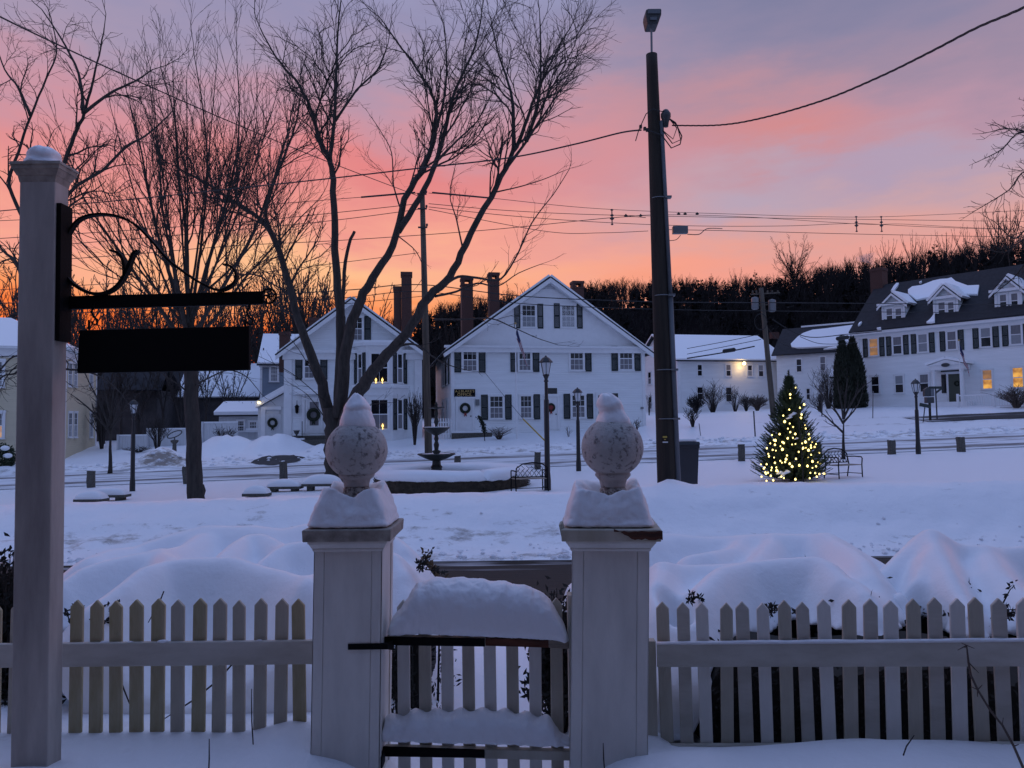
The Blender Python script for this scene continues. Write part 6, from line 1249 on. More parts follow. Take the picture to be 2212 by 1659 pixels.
bulbs = [(1707, 852, 7), (1707, 860, 4), (1737, 874, 8), (1728, 881, 6), (1705, 885, 5), (1730, 903, 8), (1695, 911, 9), (1706, 915, 4), (1739, 918, 4), (1702, 926, 4), (1672, 951, 6), (1692, 956, 5), (1664, 958, 4), (1690, 971, 9), (1740, 955, 9), (1735, 968, 7), (1752, 967, 6), (1760, 966, 7), (1754, 955, 4), (1700, 984, 5), (1698, 992, 8), (1706, 1002, 7), (1755, 997, 8), (1656, 1003, 5), (1678, 1017, 9), (1666, 1016, 4), (1677, 1010, 4), (1761, 1022, 5), (1770, 1024, 5), (1781, 1023, 5)]
# remaining lights follow the photograph's spread: given in crop pixels and scaled
for cx, cy, s in ((847, 853, 5), (986, 870, 6), (815, 910, 7), (870, 930, 9), (786, 978, 8), (844, 972, 5), (1020, 932, 7), (1034, 972, 4), (1022, 990, 7), (612, 942, 5), (650, 1002, 11), (645, 1050, 8), (743, 1030, 8), (555, 1088, 7), (706, 1065, 4), (835, 1046, 4), (872, 1040, 4), (945, 1034, 5), (1043, 1055, 5), (1100, 1042, 5), (655, 1114, 4), (572, 1150, 5), (675, 1124, 3), (1016, 1110, 11), (908, 1128, 6), (1045, 1160, 6), (1135, 1136, 7), (950, 1096, 4), (800, 1150, 3), (636, 1190, 4), (878, 1205, 7), (705, 1228, 6), (758, 1240, 7), (722, 1248, 4), (490, 1266, 4), (533, 1300, 4), (610, 1302, 6), (835, 1290, 10), (915, 1278, 10), (1005, 1285, 10), (1060, 1304, 5), (1100, 1288, 7), (1122, 1246, 6), (1148, 1258, 6), (540, 1356, 8), (568, 1358, 6), (678, 1345, 4), (716, 1402, 6), (744, 1418, 5), (626, 1442, 8), (552, 1448, 6), (872, 1432, 9), (1030, 1420, 6), (1108, 1402, 7), (1037, 1360, 5), (484, 1300, 3), (706, 1136, 3), (988, 1084, 4), (1180, 1368, 4), (610, 1415, 3), (950, 1188, 3), (1015, 1190, 4), (940, 715, 8), (990, 800, 4)):
    bulbs.append((1548 + cx / 5.1205, 756 + cy / 5.1205, s * .8))
bulbs = sorted(bulbs, key=lambda q: -q[2])[:87] + [(1650, 1012, 6), (1645, 1030, 5), (1661, 986, 6), (1669, 972, 5), (1655, 1024, 5), (1674, 1000, 6), (1684, 938, 6), (1692, 898, 5), (1665, 1028, 6), (1690, 955, 5), (1719, 838, 5)]
bc = {}
for px, v, s in bulbs[:98]:
    f = max(0, (P(px, v, TY).z - tb.z) / TH); dx = P(px, v, TY).x - tb.x; rq = rad(f) * 1.0; dy = -math.sqrt(max(.0, rq * rq - dx * dx)) - .09; p = P(px, v, TY + dy) - tb; r = round(.0034 * s + .007, 3)
    if r not in bc: bc[r] = MB().lathe([(.002, -r), (r * .8, -r * .6), (r, 0), (r * .75, r * .7), (.003, r * 1.3)], (0, 0, 0), 8).mesh('light_bulb', 'bulb', True)
    obj('light_bulb', bc[r], t, p)
for k, (px, v, s) in enumerate(((1712, 896, .13), (1705, 903, .10), (1684, 1022, .1), (1697, 1022, .14), (1688, 1030, .09), (1720, 948, .07))):
    f = (P(px, v, TY).z - tb.z) / TH; dx = P(px, v, TY).x - tb.x; rq = rad(f) * .93; dy = -math.sqrt(max(.0, rq * rq - dx * dx)); p = P(px, v, TY + dy) - tb
    q = MB(); q.rings([[(p.x + s * w * math.cos(a) * (1 + .3 * nz3(a, k)), p.y + s * w * .8 * math.sin(a), p.z + s * h + .25 * s * math.cos(a)) for a in [6.283 * j / 12 for j in range(12)]] for w, h in ((.3, -.12), (1.0, -.05), (.9, .2), (.45, .38), (.05, .42))]); q.build('snow_patch', 'snow', t, smooth=True)
m = MB(); a, b_ = P(1736, 1048, 20.6), P(1722, 880, 20.6); a.z = ground(a.x, 20.6) - .1; m.tube([a, a.lerp(b_, .5) + Vector((.03, 0, 0)), b_], [.02, .016, .008], 6); tag(m.build('wooden_stake', 'pole_wood'), 'thin brown stake standing in front of the lit evergreen', 'stake')
# ---- cedars and shrubs in front of the houses
def cedar(label, px, top, base, wpx, Y, seed, group):
    b = P(px, base, Y); b.z = ground(b.x, Y); H = P(px, top, Y).z - b.z; w = wpx * Y / FPX / 2; rr = random.Random(seed); t = thing('cedar', label, 'tree', b, group=group); MB().tube([(0, 0, -.2), (0, 0, H * .9)], [.12, .03], 6).build('trunk', 'bark', t); m = MB()
    pr = lambda f: w * min(1, (1 - f) * 2.4) ** .8 * (.75 + .25 * min(1, f * 6 + .6)) * (1.15 - .35 * f)
    m.rings([[(pr(f) * .82 * math.cos(6.283 * j / 14), pr(f) * .82 * math.sin(6.283 * j / 14), H * f) for j in range(14)] for f in (0, .1, .3, .5, .7, .85, .95)])
    for i in range(5200): f = rr.random() ** 1.2 * .99; a = rr.uniform(0, 6.283); r = pr(f) * rr.uniform(.75, 1.08); p = Vector((r * math.cos(a), r * math.sin(a), H * f)); d = Vector((math.cos(a) * .4 + rr.gauss(0, .3), math.sin(a) * .4 + rr.gauss(0, .3), 1)).normalized() * rr.uniform(.15, .38); o = d.orthogonal().normalized(); o = rot_about(o, d.normalized(), rr.uniform(0, 6.28)) * .055; m.face(p - o, p + o, p + d)
    m.build('foliage', 'cedar', t); return t
cedar('left of two dark columnar cedars at the inn corner', 1824, 728, 884, 34, 60.2, 1, 'cedars at the inn'); cedar('right, wider of two dark columnar cedars at the inn corner', 1846, 730, 884, 44, 60.6, 2, 'cedars at the inn')
shrub('bare bush with spiky upright stems before the long white house', 1540, 884, 68, 90, 66, 1, 60, .018, name='bare_shrub'); shrub('dense dark rounded bush at the left corner of the long white house', 1503, 887, 67, 44, 40, 2, 130, .02, twig='woods_bare'); shrub('wispy bare bush right of the spiky one before the long white house', 1588, 884, 67, 60, 56, 3, 40, .014)
shrub('reddish low bush beside the leaning utility pole', 1636, 884, 66, 50, 34, 4, 120, .018, twig='pale_twig'); shrub('low bush between the wispy bush and the reddish one', 1612, 882, 66.5, 36, 36, 5, 60, .016)
shrub('bare multi-stemmed bush rising from the snow right of the utility pole', 1497, 929, 46, 46, 42, 6, 30, .016, lean=.2); shrub('bare bush before the patchy-roofed wing', 1790, 880, 62, 84, 96, 7, 60, .016, lean=.3); shrub('vase-shaped pruned bush left of the cedars', 1772, 908, 56, 46, 46, 8, 40, .016)
shrub('twiggy bare bush at the right edge before the inn railing', 2195, 876, 50, 90, 50, 9, 120, .015, lean=.8, twig='pale_twig'); shrub('bare vine-like bush at the corner between the two gabled houses', 896, 955, 43, 44, 108, 10, 44, .016, lean=.1); shrub('dry brown flower stalks under the office house windows', 1078, 934, 44, 62, 26, 11, 90, .008, lean=0, twig='pale_twig', sub=1)
shrub('few dry stalks beside the middle door of the office house', 1228, 934, 44, 20, 30, 12, 12, .008, twig='pale_twig', sub=1); shrub('small dry bush at the right corner of the office house', 1375, 930, 45, 34, 30, 13, 20, .009, twig='pale_twig'); shrub('bare bush before the board fence, left of the maple', 482, 953, 45, 66, 48, 14, 40, .014, lean=.4); shrub('bare bush by the wall behind the straight tree trunk', 340, 948, 45, 60, 80, 15, 60, .014); shrub('dark thicket at the corner of the yellow house', 220, 945, 48, 60, 120, 16, 70, .018); shrub('dry stalks at the long white house corner', 1402, 884, 66, 16, 44, 17, 14, .012, lean=0)
shrub('low thin shrubs along the far board fence', 300, 958, 45, 70, 16, 18, 60, .01, sub=1); shrub('wide bare thicket behind the garden shed fence', 520, 905, 53, 120, 95, 19, 90, .022, lean=.5)
# small evergreen with snow at the yellow house
b = at_ground(6, 985, 40); t = thing('snowy_shrub', 'small dark evergreen bush with snow clumps at the far left edge', 'shrub', b); rr = random.Random(2); m = MB()
for i in range(1600): d = Vector((rr.gauss(0, 1), rr.gauss(0, 1), rr.gauss(0, 1))).normalized(); p = Vector((d.x * .65, d.y * .65, .65 + d.z * .75)) * rr.uniform(.6, 1); q = Vector((rr.gauss(0, 1), rr.gauss(0, 1), rr.gauss(0, 1))).normalized() * .14; o = q.orthogonal().normalized() * .04; m.face(p - o, p + o, p + q)
m.build('foliage', 'evergreen', t)
for x, z in ((.35, 1.1), (-.2, 1.35), (.5, .7)): MB().ball((x, -.35, z), .2, 8, 6, (1.2, 1, .7)).build('snow_patch', 'snow', t, smooth=True)
# ---- bird bath, road stakes, signs, mail post, leaning guy guard
b = at_ground(377, 958, 43); t = thing('sundial', 'small stone pedestal with a ring ornament before the board fence', 'sundial', b); MB().lathe([(.20, -.1), (.20, .1), (.13, .14), (.11, .6), (.22, .72), (.24, .8), (.1, .84)], (0, 0, 0), 8).build('pedestal', 'granite', t); m = MB(); m.tube([(.42 * math.cos(a), .1 * math.sin(a), 1.15 + .22 * math.sin(a + .6)) for a in [6.283 * k / 20 for k in range(20)]], .03, 5, closed=True); m.tube([(0, 0, .8), (0, 0, 1.0)], .03, 5); m.build('ring', 'bronze', t)
def stake(label, px, top, bot, Y, r=.03, m_='dark_metal'):
    b = P(px, bot, Y); b.z = ground(b.x, Y) - .15; tp = P(px - (4 if px < 1640 else 0), top, Y); mm = MB(); mm.tube([b, tp], r, 6); return tag(mm.build('road_stake', m_), label, 'stake')
stake('dark stake in the snowbank left of the lit evergreen', 1632, 888, 957, 39, .035); stake('dark stake behind the right side of the lit evergreen', 1776, 870, 922, 50, .04); stake('thin grey stake before the inn corner', 1886, 845, 928, 47, .03, 'metal_grey'); stake('short thin stake right of the rubbish bin', 1514, 915, 940, 42, .02)
b = at_ground(2010, 918, 44); t = thing('mailbox_post', 'post carrying dark mailboxes beside the road before the inn', 'mailbox', b); t.scale = (.72, .72, 1)
H = P(2010, 838, 44).z - b.z; MB().box(-.07, .07, -.07, .07, -.2, H - .9).build('post', 'pole_wood', t); MB().box(-.32, .28, -.2, .2, H - .9, H - .55).build('box', 'dark_metal', t); MB().prism([(-.42, -.1, H - .5), (.05, -.1, H - .5), (.12, -.1, H - .1), (-.1, -.1, H + .05), (-.42, -.1, H - .1)], (0, .3, 0)).build('newspaper_box', 'dark_metal', t); MB().box(.06, .34, -.14, -.05, H - .5, H - .05).build('notice', 'sign_grey', t)
b = at_ground(2025, 918, 44.6); t = thing('street_sign', 'tall post with two crossed street name blades before the inn', 'street sign', b); H = P(2025, 840, 44.6).z - b.z; MB().tube([(0, 0, -.2), (-.02, 0, H)], .04, 8).build('post', 'dark_metal', t); MB().box(-.42, .36, -.015, .015, H + .0, H + .15).build('blade', 'sign_green', t); o = MB().box(0, .75, -.015, .015, -.06, .06).build('blade', 'sign_green', t, ); o.location = (0, .05, H - .25); o.rotation_euler = (0, R(-24), R(30))
b = at_ground(1995, 915, 43.6); t = thing('leaning_sign', 'small leaning sign board on a thin post by the mailboxes', 'sign', b); H = P(1998, 878, 43.6).z - b.z; MB().tube([(-.05, 0, -.2), (.12, 0, H)], .03, 6).build('post', 'dark_metal', t); o = MB().box(-.33, .33, -.02, .02, -.10, .10).build('sign_panel', 'sign_green', t); o.location = (.12, -.04, H + .05); o.rotation_euler = (0, R(12), 0)
m = MB(); a, b_ = P(1130, 905, 42), P(1182, 957, 40); m.tube([a, b_], .04, 6); m.cur = 1; c = P(1196, 968, 39.6); c.z = ground(c.x, 39.6) - .1; m.tube([b_, c], .012, 4); m.tube([P(1045, 802, 45), a], .012, 4); tag(m.build('guy_wire', ['yellow_guard', 'cable']), 'yellow guarded guy wire slanting into the snowbank before the office house', 'guy wire')
b = at_ground(1044, 940, 43.5); t = thing('lamp_garland', 'short dark iron post wrapped with evergreen garland by the office door', 'post', b); MB().tube([(.08, 0, -.1), (.05, 0, .9), (-.1, 0, 1.35), (-.32, 0, 1.45)], .025, 6).build('post', 'black_iron', t); m = MB(); rr = random.Random(6)
for i in range(420): f = rr.random(); p = Vector((.06 - .34 * f ** 2 + rr.gauss(0, .06), rr.gauss(0, .06), .5 + f * .95 + rr.gauss(0, .03))); q = Vector((rr.gauss(0, 1), rr.gauss(0, 1), rr.gauss(0, 1))).normalized() * .13; o = q.orthogonal().normalized() * .03; m.face(p - o, p + o, p + q)
m.build('garland', 'wreath', t)
pk = MB(); A = P(928, 945, 45.2); A.z = ground(A.x, 45.2)
t = thing('picket_fence', 'short white picket fence between the two gabled houses', 'fence', A)
for i in range(11): MB().prism([(i * .16, 0, -.3), (i * .16 + .08, 0, -.3), (i * .16 + .08, 0, 1.25), (i * .16 + .04, 0, 1.33), (i * .16, 0, 1.25)], (0, .02, 0)).build('picket', 'flat_white', t)
MB().box(-.05, 1.75, .021, .06, .3, .38).box(-.05, 1.75, .021, .06, 1.0, 1.08).build('rail', 'flat_white', t)
# ================================================================== FOREGROUND: SIGN POST, PICKET FENCE, GATE, SNOWED-UNDER SHRUBS
# ---- sign post
SPY = 3.40
fl_, fr_ = P(22, 1640, SPY), P(102, 1640, SPY); w = fr_.x - fl_.x; cx, cy = (fl_.x + fr_.x) / 2, SPY + w / 2
tp = P(42, 395, SPY); lean = (tp.x - fl_.x) / (tp.z - fl_.z); zt = P(90, 390, SPY + w / 2).z
SP = thing('sign_post', 'tall weathered white square post with iron scroll bracket holding the sign board', 'sign post', (cx, cy, fl_.z)); h = zt - fl_.z
sp = MB(); a = w / 2; ad = .054
sp.rings([[(lean * z + x * a, y * ad - (a - ad), z) for x, y in ((-1, -1), (1, -1), (1, 1), (-1, 1))] for z in [-.5] + [h * i / 24 for i in range(25)]])
bevel(sp.build('post', 'post_paint', SP), .006)
cp = MB(); tx = lean * h
for z0, z1, w0, w1 in ((-.035, -.004, 1.0, 1.08), (-.0039, .025, 1.12, 1.30), (.0251, .045, 1.34, 1.36), (.0451, .058, 1.43, 1.40)): cp.rings([[(tx + x * a * q, y * ad * q - (a - ad), h + z) for x, y in ((-1, -1), (1, -1), (1, 1), (-1, 1))] for z, q in ((z0, w0), (z1, w1))])
cp.build('cap', 'grey_cap', SP)
# iron plate on the right face, arm, scrolls, wheel
zp1, zp0 = P(105, 437, SPY).z - fl_.z, P(105, 735, SPY).z - fl_.z; xa = a + .001
pl = MB(); pl.prism([(xa + lean * zp0, -a + .012, zp0), (xa + lean * zp0, -a + .102, zp0), (xa + lean * zp1, -a + .102, zp1), (xa + lean * zp1, -a + .012, zp1)], (.022, 0, 0)); pl.build('bracket_plate', 'black_iron', SP)
AY = cy - .03                                                  # the arm lies in this plane
def A_(px, py): p = P(px, py, AY); return Vector((p.x - cx, 0, p.z - fl_.z))
l, r_ = A_(112, 652), A_(563, 640); th = .031
arm = MB(); d = (r_ - l).normalized(); up = Vector((-d.z, 0, d.x)); arm.prism([l - up * th, r_ - up * th, r_ + up * th, l + up * th], (0, .03, 0)); bevel(arm.build('arm', 'black_iron', SP), .003)
def scroll(name, pts, r=.008, r2=None):
    q = [A_(*p) for p in pts]; f = []
    for i in range(len(q) - 1):
        p0 = q[max(0, i - 1)]; p1 = q[i]; p2 = q[i + 1]; p3 = q[min(len(q) - 1, i + 2)]
        for k in range(5): t = k / 5; f.append(.5 * ((2 * p1) + (p2 - p0) * t + (2 * p0 - 5 * p1 + 4 * p2 - p3) * t * t + (3 * p1 - p0 - 3 * p2 + p3) * t ** 3))
    f.append(q[-1]); R_ = []
    for i, p in enumerate(f):                            # flat strap section
        t = (f[min(i + 1, len(f) - 1)] - f[max(i - 1, 0)]).normalized(); n = Vector((-t.z, 0, t.x)); e_ = r * (1 if i < len(f) - 4 else .8)
        R_.append([p + n * e_ * .62 + Vector((0, -.016, 0)), p + n * e_ * .62 + Vector((0, .016, 0)), p - n * e_ * .62 + Vector((0, .016, 0)), p - n * e_ * .62 + Vector((0, -.016, 0))])
    o = MB().rings(R_).build(name, 'black_iron', SP, smooth=False); return o
scroll('scroll', [(132, 560), (134, 525), (143, 499), (165, 471), (204, 460), (247, 464), (286, 482), (321, 516), (360, 560), (399, 590), (434, 612), (469, 625), (495, 616), (506, 599), (503, 582), (490, 571), (478, 569)])
scroll('scroll', [(133, 552), (131, 582), (148, 608), (182, 629), (217, 632), (247, 616), (269, 582), (282, 547), (293, 539)], .011); scroll('scroll', [(263, 594), (262, 566), (252, 546), (232, 538)], .010)
c = A_(576, 637); wr = 16 * AY / FPX; m = MB(); m.tube([c + Vector((wr * math.cos(x), 0, wr * math.sin(x))) for x in [6.283 * k / 24 for k in range(24)]], .0055, 6, closed=True)
for k in range(3):
    x = k * math.pi / 3 + .3; v = Vector((math.cos(x), 0, math.sin(x))) * wr
    m.tube([c - v * .95 + Vector((0, .0, 0)), c - v * .5 + Vector((-v.z, 0, v.x)) * .22, c, c + v * .5 + Vector((v.z, 0, -v.x)) * .22, c + v * .95], .004, 5)
m.ball(c, .008, 8, 6); m.build('end_wheel', 'black_iron', SP)
for px in (192, 530):                                    # hooks
    a0 = A_(px + 4, 650); m = MB(); m.tube([a0, a0 + Vector((0, 0, -.025)), a0 + Vector((-.014, .0, -.045)), a0 + Vector((-.004, 0, -.07)), a0 + Vector((.016, 0, -.085)), a0 + Vector((.012, 0, -.108)), a0 + Vector((-.008, 0, -.104)), a0 + Vector((-.010, 0, -.092))], .005, 6); m.build('hook', 'black_iron', SP)
# hanging board, black on this side
q = [P(165.5, 806, AY + .03), P(537.5, 799, AY), P(537.5, 704, AY), P(171, 713, AY + .03)]; c = sum(q, Vector()) / 4
sb = MB(); sb.prism([p - c for p in q], (0, .03, 0)); o = bevel(sb.build('sign_board', 'black_board'), .004); o.location = c; tag(o, 'plain black wooden sign board hanging from the iron bracket of the white post', 'sign')
for px in (192, 530): MB().tube([P(px, 691, AY + .012) - c, P(px, 712, AY + .012) - c], .005, 5).build('eye_bolt', 'black_iron', o)
_tx = bpy.data.textures.new('snow_grain', 'CLOUDS'); _tx.noise_scale = .035; _tx.noise_depth = 2
def grainy(o, k=.010):
    subsurf(o, 2); d = o.modifiers.new('grain', 'DISPLACE'); d.texture = _tx; d.strength = k; d.mid_level = .5; return o
def lump(name, label, c, prof, n=28, seed=1, amp=.06, sq=2.0, skew=(0, 0), cat='snow', mat_='snow', shift=None):
    """loose heap of snow: prof = (half width x, half width y, z) rings, superelliptic plan"""
    m = MB(); R_ = []
    for i, (wx, wy, z) in enumerate(prof):
        f = i / (len(prof) - 1); r = []; s_ = shift[i] if shift else (0, 0)
        for j in range(n):
            t = 6.283 * j / n; ct, st = math.cos(t), math.sin(t); k = (abs(ct) ** sq + abs(st) ** sq) ** (-1 / sq); q = 1 + amp * nz3(ct * 1.7 + seed, st * 1.7, z * 7)
            r.append((wx * k * ct * q + s_[0] + skew[0] * f, wy * k * st * q + s_[1] + skew[1] * f, z + .012 * nz3(ct * 2 + seed, st * 2, 3) * (0 if i == 0 else 1)))
        R_.append(r)
    m.rings(R_); o = grainy(m.build(name, mat_, smooth=True), .007); o.location = c; return tag(o, label, cat)
zc = fl_.z + h + .058; k = AY / FPX
lump('snow_lump', 'rounded lump of snow sitting on top of the white sign post', (cx + tx - .01, cy - .02, zc), [(.088, .08, -.004), (.080, .075, .012), (.066, .062, .032), (.070, .066, .052), (.060, .056, .076), (.036, .036, .092), (.008, .008, .097)], seed=4, sq=2.6)
# ---- gate posts with stone ball finials
GY = 3.55
def gate_post(label, x0t, x1t, x0b, x1b, vcap, vbot, rotten):
    l0, r0 = P(x0t, 1195, GY), P(x1t, 1195, GY); l1, r1 = P(x0b, 1590, GY), P(x1b, 1590, GY); W_ = r0.x - l0.x; ztop = P((x0t + x1t) / 2, vcap, GY).z; dxdz = ((l1.x + r1.x) - (l0.x + r0.x)) / 2 / (l1.z - l0.z)
    zb = l1.z - .25; c0 = Vector(((l0.x + r0.x) / 2 + dxdz * (zb - l0.z), GY + W_ / 2, zb)); t = thing('gate_post', label, 'gate post', c0); a = W_ / 2; H = ztop - zb - .10
    def ring(z, q=1.0, ax=None): return [(dxdz * z + x * (a * q), y * (a * q), z) for x, y in ((-1, -1), (1, -1), (1, 1), (-1, 1))]
    bevel(MB().rings([ring(-.2)] + [ring(H * i / 8, .965) for i in range(9)]).build('shaft', 'white_paint', t), .005)
    cb = MB(); bw = a * .30                              # corner boards: hairline joint between board and panel
    for sx_ in (-1, 1):
        for sy_ in (-1, 1):
            xo, xi = sx_ * a, sx_ * (a - bw)
            if sy_ < 0: cb.rings([[(dxdz * z + min(xo, xi), -a, z), (dxdz * z + max(xo, xi), -a, z), (dxdz * z + max(xo, xi), -a * .966, z), (dxdz * z + min(xo, xi), -a * .966, z)] for z in (-.2, H)])
            cb.rings([[(dxdz * z + sx_ * a * .967, min(sy_ * a, sy_ * (a - bw)), z), (dxdz * z + sx_ * a, min(sy_ * a, sy_ * (a - bw)), z), (dxdz * z + sx_ * a, max(sy_ * a, sy_ * (a - bw)), z), (dxdz * z + sx_ * a * .967, max(sy_ * a, sy_ * (a - bw)), z)] for z in (-.2, H - .001)])
    pw = a - bw - .0022; cb.rings([[(dxdz * z - pw, -a + .0006, z), (dxdz * z + pw, -a + .0006, z), (dxdz * z + pw, -a * .966, z), (dxdz * z - pw, -a * .966, z)] for z in (-.2, H - .002)])
    bevel(cb.build('corner_board', 'white_paint', t), .0012, 1)
    md = MB()
    for z0, z1, q0, q1 in ((H - .008, H + .006, 1.03, 1.05), (H + .0061, H + .03, 1.055, 1.14), (H + .0301, H + .042, 1.16, 1.16)): md.rings([ring(z0, q0), ring(z1, q1)])
    bevel(md.build('moulding', 'white_paint', t), .003)
    cp = bevel(MB().rings([ring(H + .0421, 1.27), ring(H + .096, 1.29), ring(H + .10, 1.25)]).build('cap', 'grey_cap' if not rotten else 'weathered_white', t), .004)
    if rotten:
        x0, x1 = dxdz * H + a * .08, dxdz * H + a * 1.31; y = -a * 1.295; rr = random.Random(5); R_ = []
        for i in range(15): f = i / 14; x = x0 + (x1 - x0) * f; zt_ = H + .094 - .006 * rr.random(); zb_ = H + .094 - .044 * min(1, f * 2.4) + .010 * rr.random(); R_.append([(x, y - .006, zb_), (x, y + .01, zb_), (x, y + .01, zt_), (x, y - .006, zt_)])
        MB().rings(R_).build('rotten_edge', 'rotten_wood', cp)
        sx0 = dxdz * H - a; MB().prism([(sx0 - a * .26, -a * 1.30, H + .060), (sx0 - a * .33, -a * 1.22, H + .118), (sx0 - a * .30, -a * 1.05, H + .13), (sx0 - a * .22, -a * 1.16, H + .075)], (.012, .01, .004)).build('splinter', 'weathered_white', cp)
    return t, Vector((c0.x + dxdz * H, c0.y, c0.z + H + .10)), a
def finial(t, loc, cpx, vs, rb):
    """stone ball on a waisted neck; vs = image rows of snow line, ball centre, flare ring, neck, socket, foot"""
    Y = loc.y; z = lambda v: P(cpx, v, Y).z; k = Y / FPX; x = P(cpx, vs[1], Y).x; o = Vector((x, Y, 0)) - Vector(t.location); o.z = -t.location.z
    zc_, R0 = z(vs[1]), rb * k; pr = []
    for i in range(22):
        an = math.radians(-54 + 144 * i / 21); pr.append((R0 * math.cos(an) * (1.0 if an > -.5 else 1 + .0), zc_ + R0 * math.sin(an) * (.94 if an < 0 else .98)))
    rg = 37 * k; zr = z(vs[2]); neck = [(26.5 * k, z(vs[3])), (27 * k, z(vs[3]) + .012), (29.5 * k, z(vs[3]) + .034), (33.5 * k, zr - .014), (rg * .985, zr - .006), (rg * 1.03, zr), (rg * 1.03, zr + .006), (rg * .97, zr + .012)]
    MB().lathe([(r * .999, q) for r, q in neck + pr], o, 40).build('ball_finial', 'concrete_urn', t, smooth=True)
    sk = MB(); sk.lathe([(30 * k, z(vs[5]) - .06), (29.5 * k, z(vs[5])), (28 * k, z(vs[4]) - .012), (28.6 * k, z(vs[4])), (25.5 * k, z(vs[3]) - .002), (20 * k, z(vs[3]) + .001)], o, 28)
    for j in range(22): an = 6.283 * j / 22; sk.tube([o + Vector((29.3 * k * math.cos(an), 29.3 * k * math.sin(an), z(vs[5]) - .05)), o + Vector((28 * k * math.cos(an), 28 * k * math.sin(an), z(vs[4]) - .014))], .0035, 5)
    sk.build('finial_socket', 'concrete_socket', t, smooth=True); return x, Y
GL, cl, al = gate_post('left gate post, square and white with pitted stone ball and a weathered grey cap', 678, 826, 669, 823, 1141, 1590, False)
GR, cr_, ar = gate_post('right gate post, square and white with rotten wood along the front edge of its cap', 1243, 1409, 1243, 1402, 1140, 1636, True)
GR.rotation_euler.z = R(-5)
xl, yl = finial(GL, cl, 770.5, (916, 973, 1027, 1050, 1056, 1084), 66); xr_, yr_ = finial(GR, cr_, 1322.5, (912, 967, 1026, 1051, 1057, 1090), 66.5)
kk = cl.y / FPX; zl = P(770, 916, cl.y).z; zr_ = P(1322, 912, cr_.y).z
lump('snow_lump', 'pointed fir-shaped lump of snow on the left stone ball', (P(772, 916, cl.y).x, cl.y, zl), [(39 * kk, 39 * kk, -.035), (39.5 * kk, 39 * kk, -.004), (36 * kk, 36 * kk, .03), (31 * kk, 31 * kk, .058), (29 * kk, 29 * kk, .068), (31.5 * kk, 31 * kk, .082), (22 * kk, 22 * kk, .112), (11 * kk, 11 * kk, .140), (2 * kk, 2 * kk, .155)], seed=2, amp=.05, shift=[(0, 0)] * 3 + [(.0, 0), (-.002, 0), (0, 0), (-.001, 0), (-.003, 0), (-.004, 0)])
lump('snow_lump', 'lopsided blunt lump of snow on the right stone ball', (P(1325, 912, cr_.y).x, cr_.y, zr_), [(37.5 * kk, 38 * kk, -.03), (38 * kk, 38 * kk, -.002), (35 * kk, 35 * kk, .02), (28 * kk, 29 * kk, .045), (27 * kk, 27 * kk, .06), (30 * kk, 29 * kk, .078), (28.5 * kk, 27 * kk, .10), (19 * kk, 20 * kk, .128), (11 * kk, 11 * kk, .143), (3 * kk, 3 * kk, .148)], seed=9, amp=.06, sq=2.3, shift=[(0, 0), (0, 0), (0, 0), (-.004, 0), (-.010, 0), (-.016, 0), (-.018, 0), (-.026, 0), (-.034, 0), (-.036, 0)])
def snow_block(label, c, wb, wt, H, seed, tilt=0):
    n = 56; R_ = []
    def ring(w, z, sq, amp=.02, zz=None):
        r = []
        for j in range(n):
            t = 6.283 * j / n; ct, st = math.cos(t), math.sin(t); k = (abs(ct) ** sq + abs(st) ** sq) ** (-1 / sq); q = 1 + amp * nz3(ct * 2.3 + seed, st * 2.3, z * 9)
            r.append((w * k * ct * q, w * k * st * q, z + (zz(ct, st) if zz else 0)))
        return r
    cor = lambda ct, st: .038 * abs(math.sin(2 * math.atan2(st, ct))) ** 1.5 + tilt * st +   .020 * nz3(ct * 3 + seed, st * 3, 1)
    R_ = [ring(wb, -.006, 11), ring(wb * 1.0, .018, 11), ring(wb * .94, .04, 10, .03), ring(wb * .86 + wt * .1, H * .35, 9, .035), ring(wb * .45 + wt * .55, H * .6, 8, .04, lambda a, b_: cor(a, b_) * .5), ring(wt, H * .88, 8, .035, cor), ring(wt * .975, H * .96, 7, .035, cor), ring(wt * .90, H * .97, 6, .03, cor), ring(wt * .72, H * .88, 3, .03, lambda a, b_: cor(a, b_) * .8), ring(wt * .5, H * .66, 2.2, .02), ring(wt * .44, H * .5, 2, .02), ring(wt * .3, H * .45, 2)]
    m = MB(); m.rings(R_); o = grainy(m.build('snow_block', 'snow', smooth=True), .012); o.location = c; return tag(o, label, 'snow')
snow_block('square block of snow with hollowed top round the foot of the left stone ball', cl + Vector((.0, 0, .0)), al * 1.22, al * .86, .166, 3, .012); snow_block('square block of snow with hollowed top round the foot of the right stone ball', cr_ + Vector((-.005, 0, 0)), ar * 1.20, ar * .90, .166, 11, .012).rotation_euler.z = R(-5)
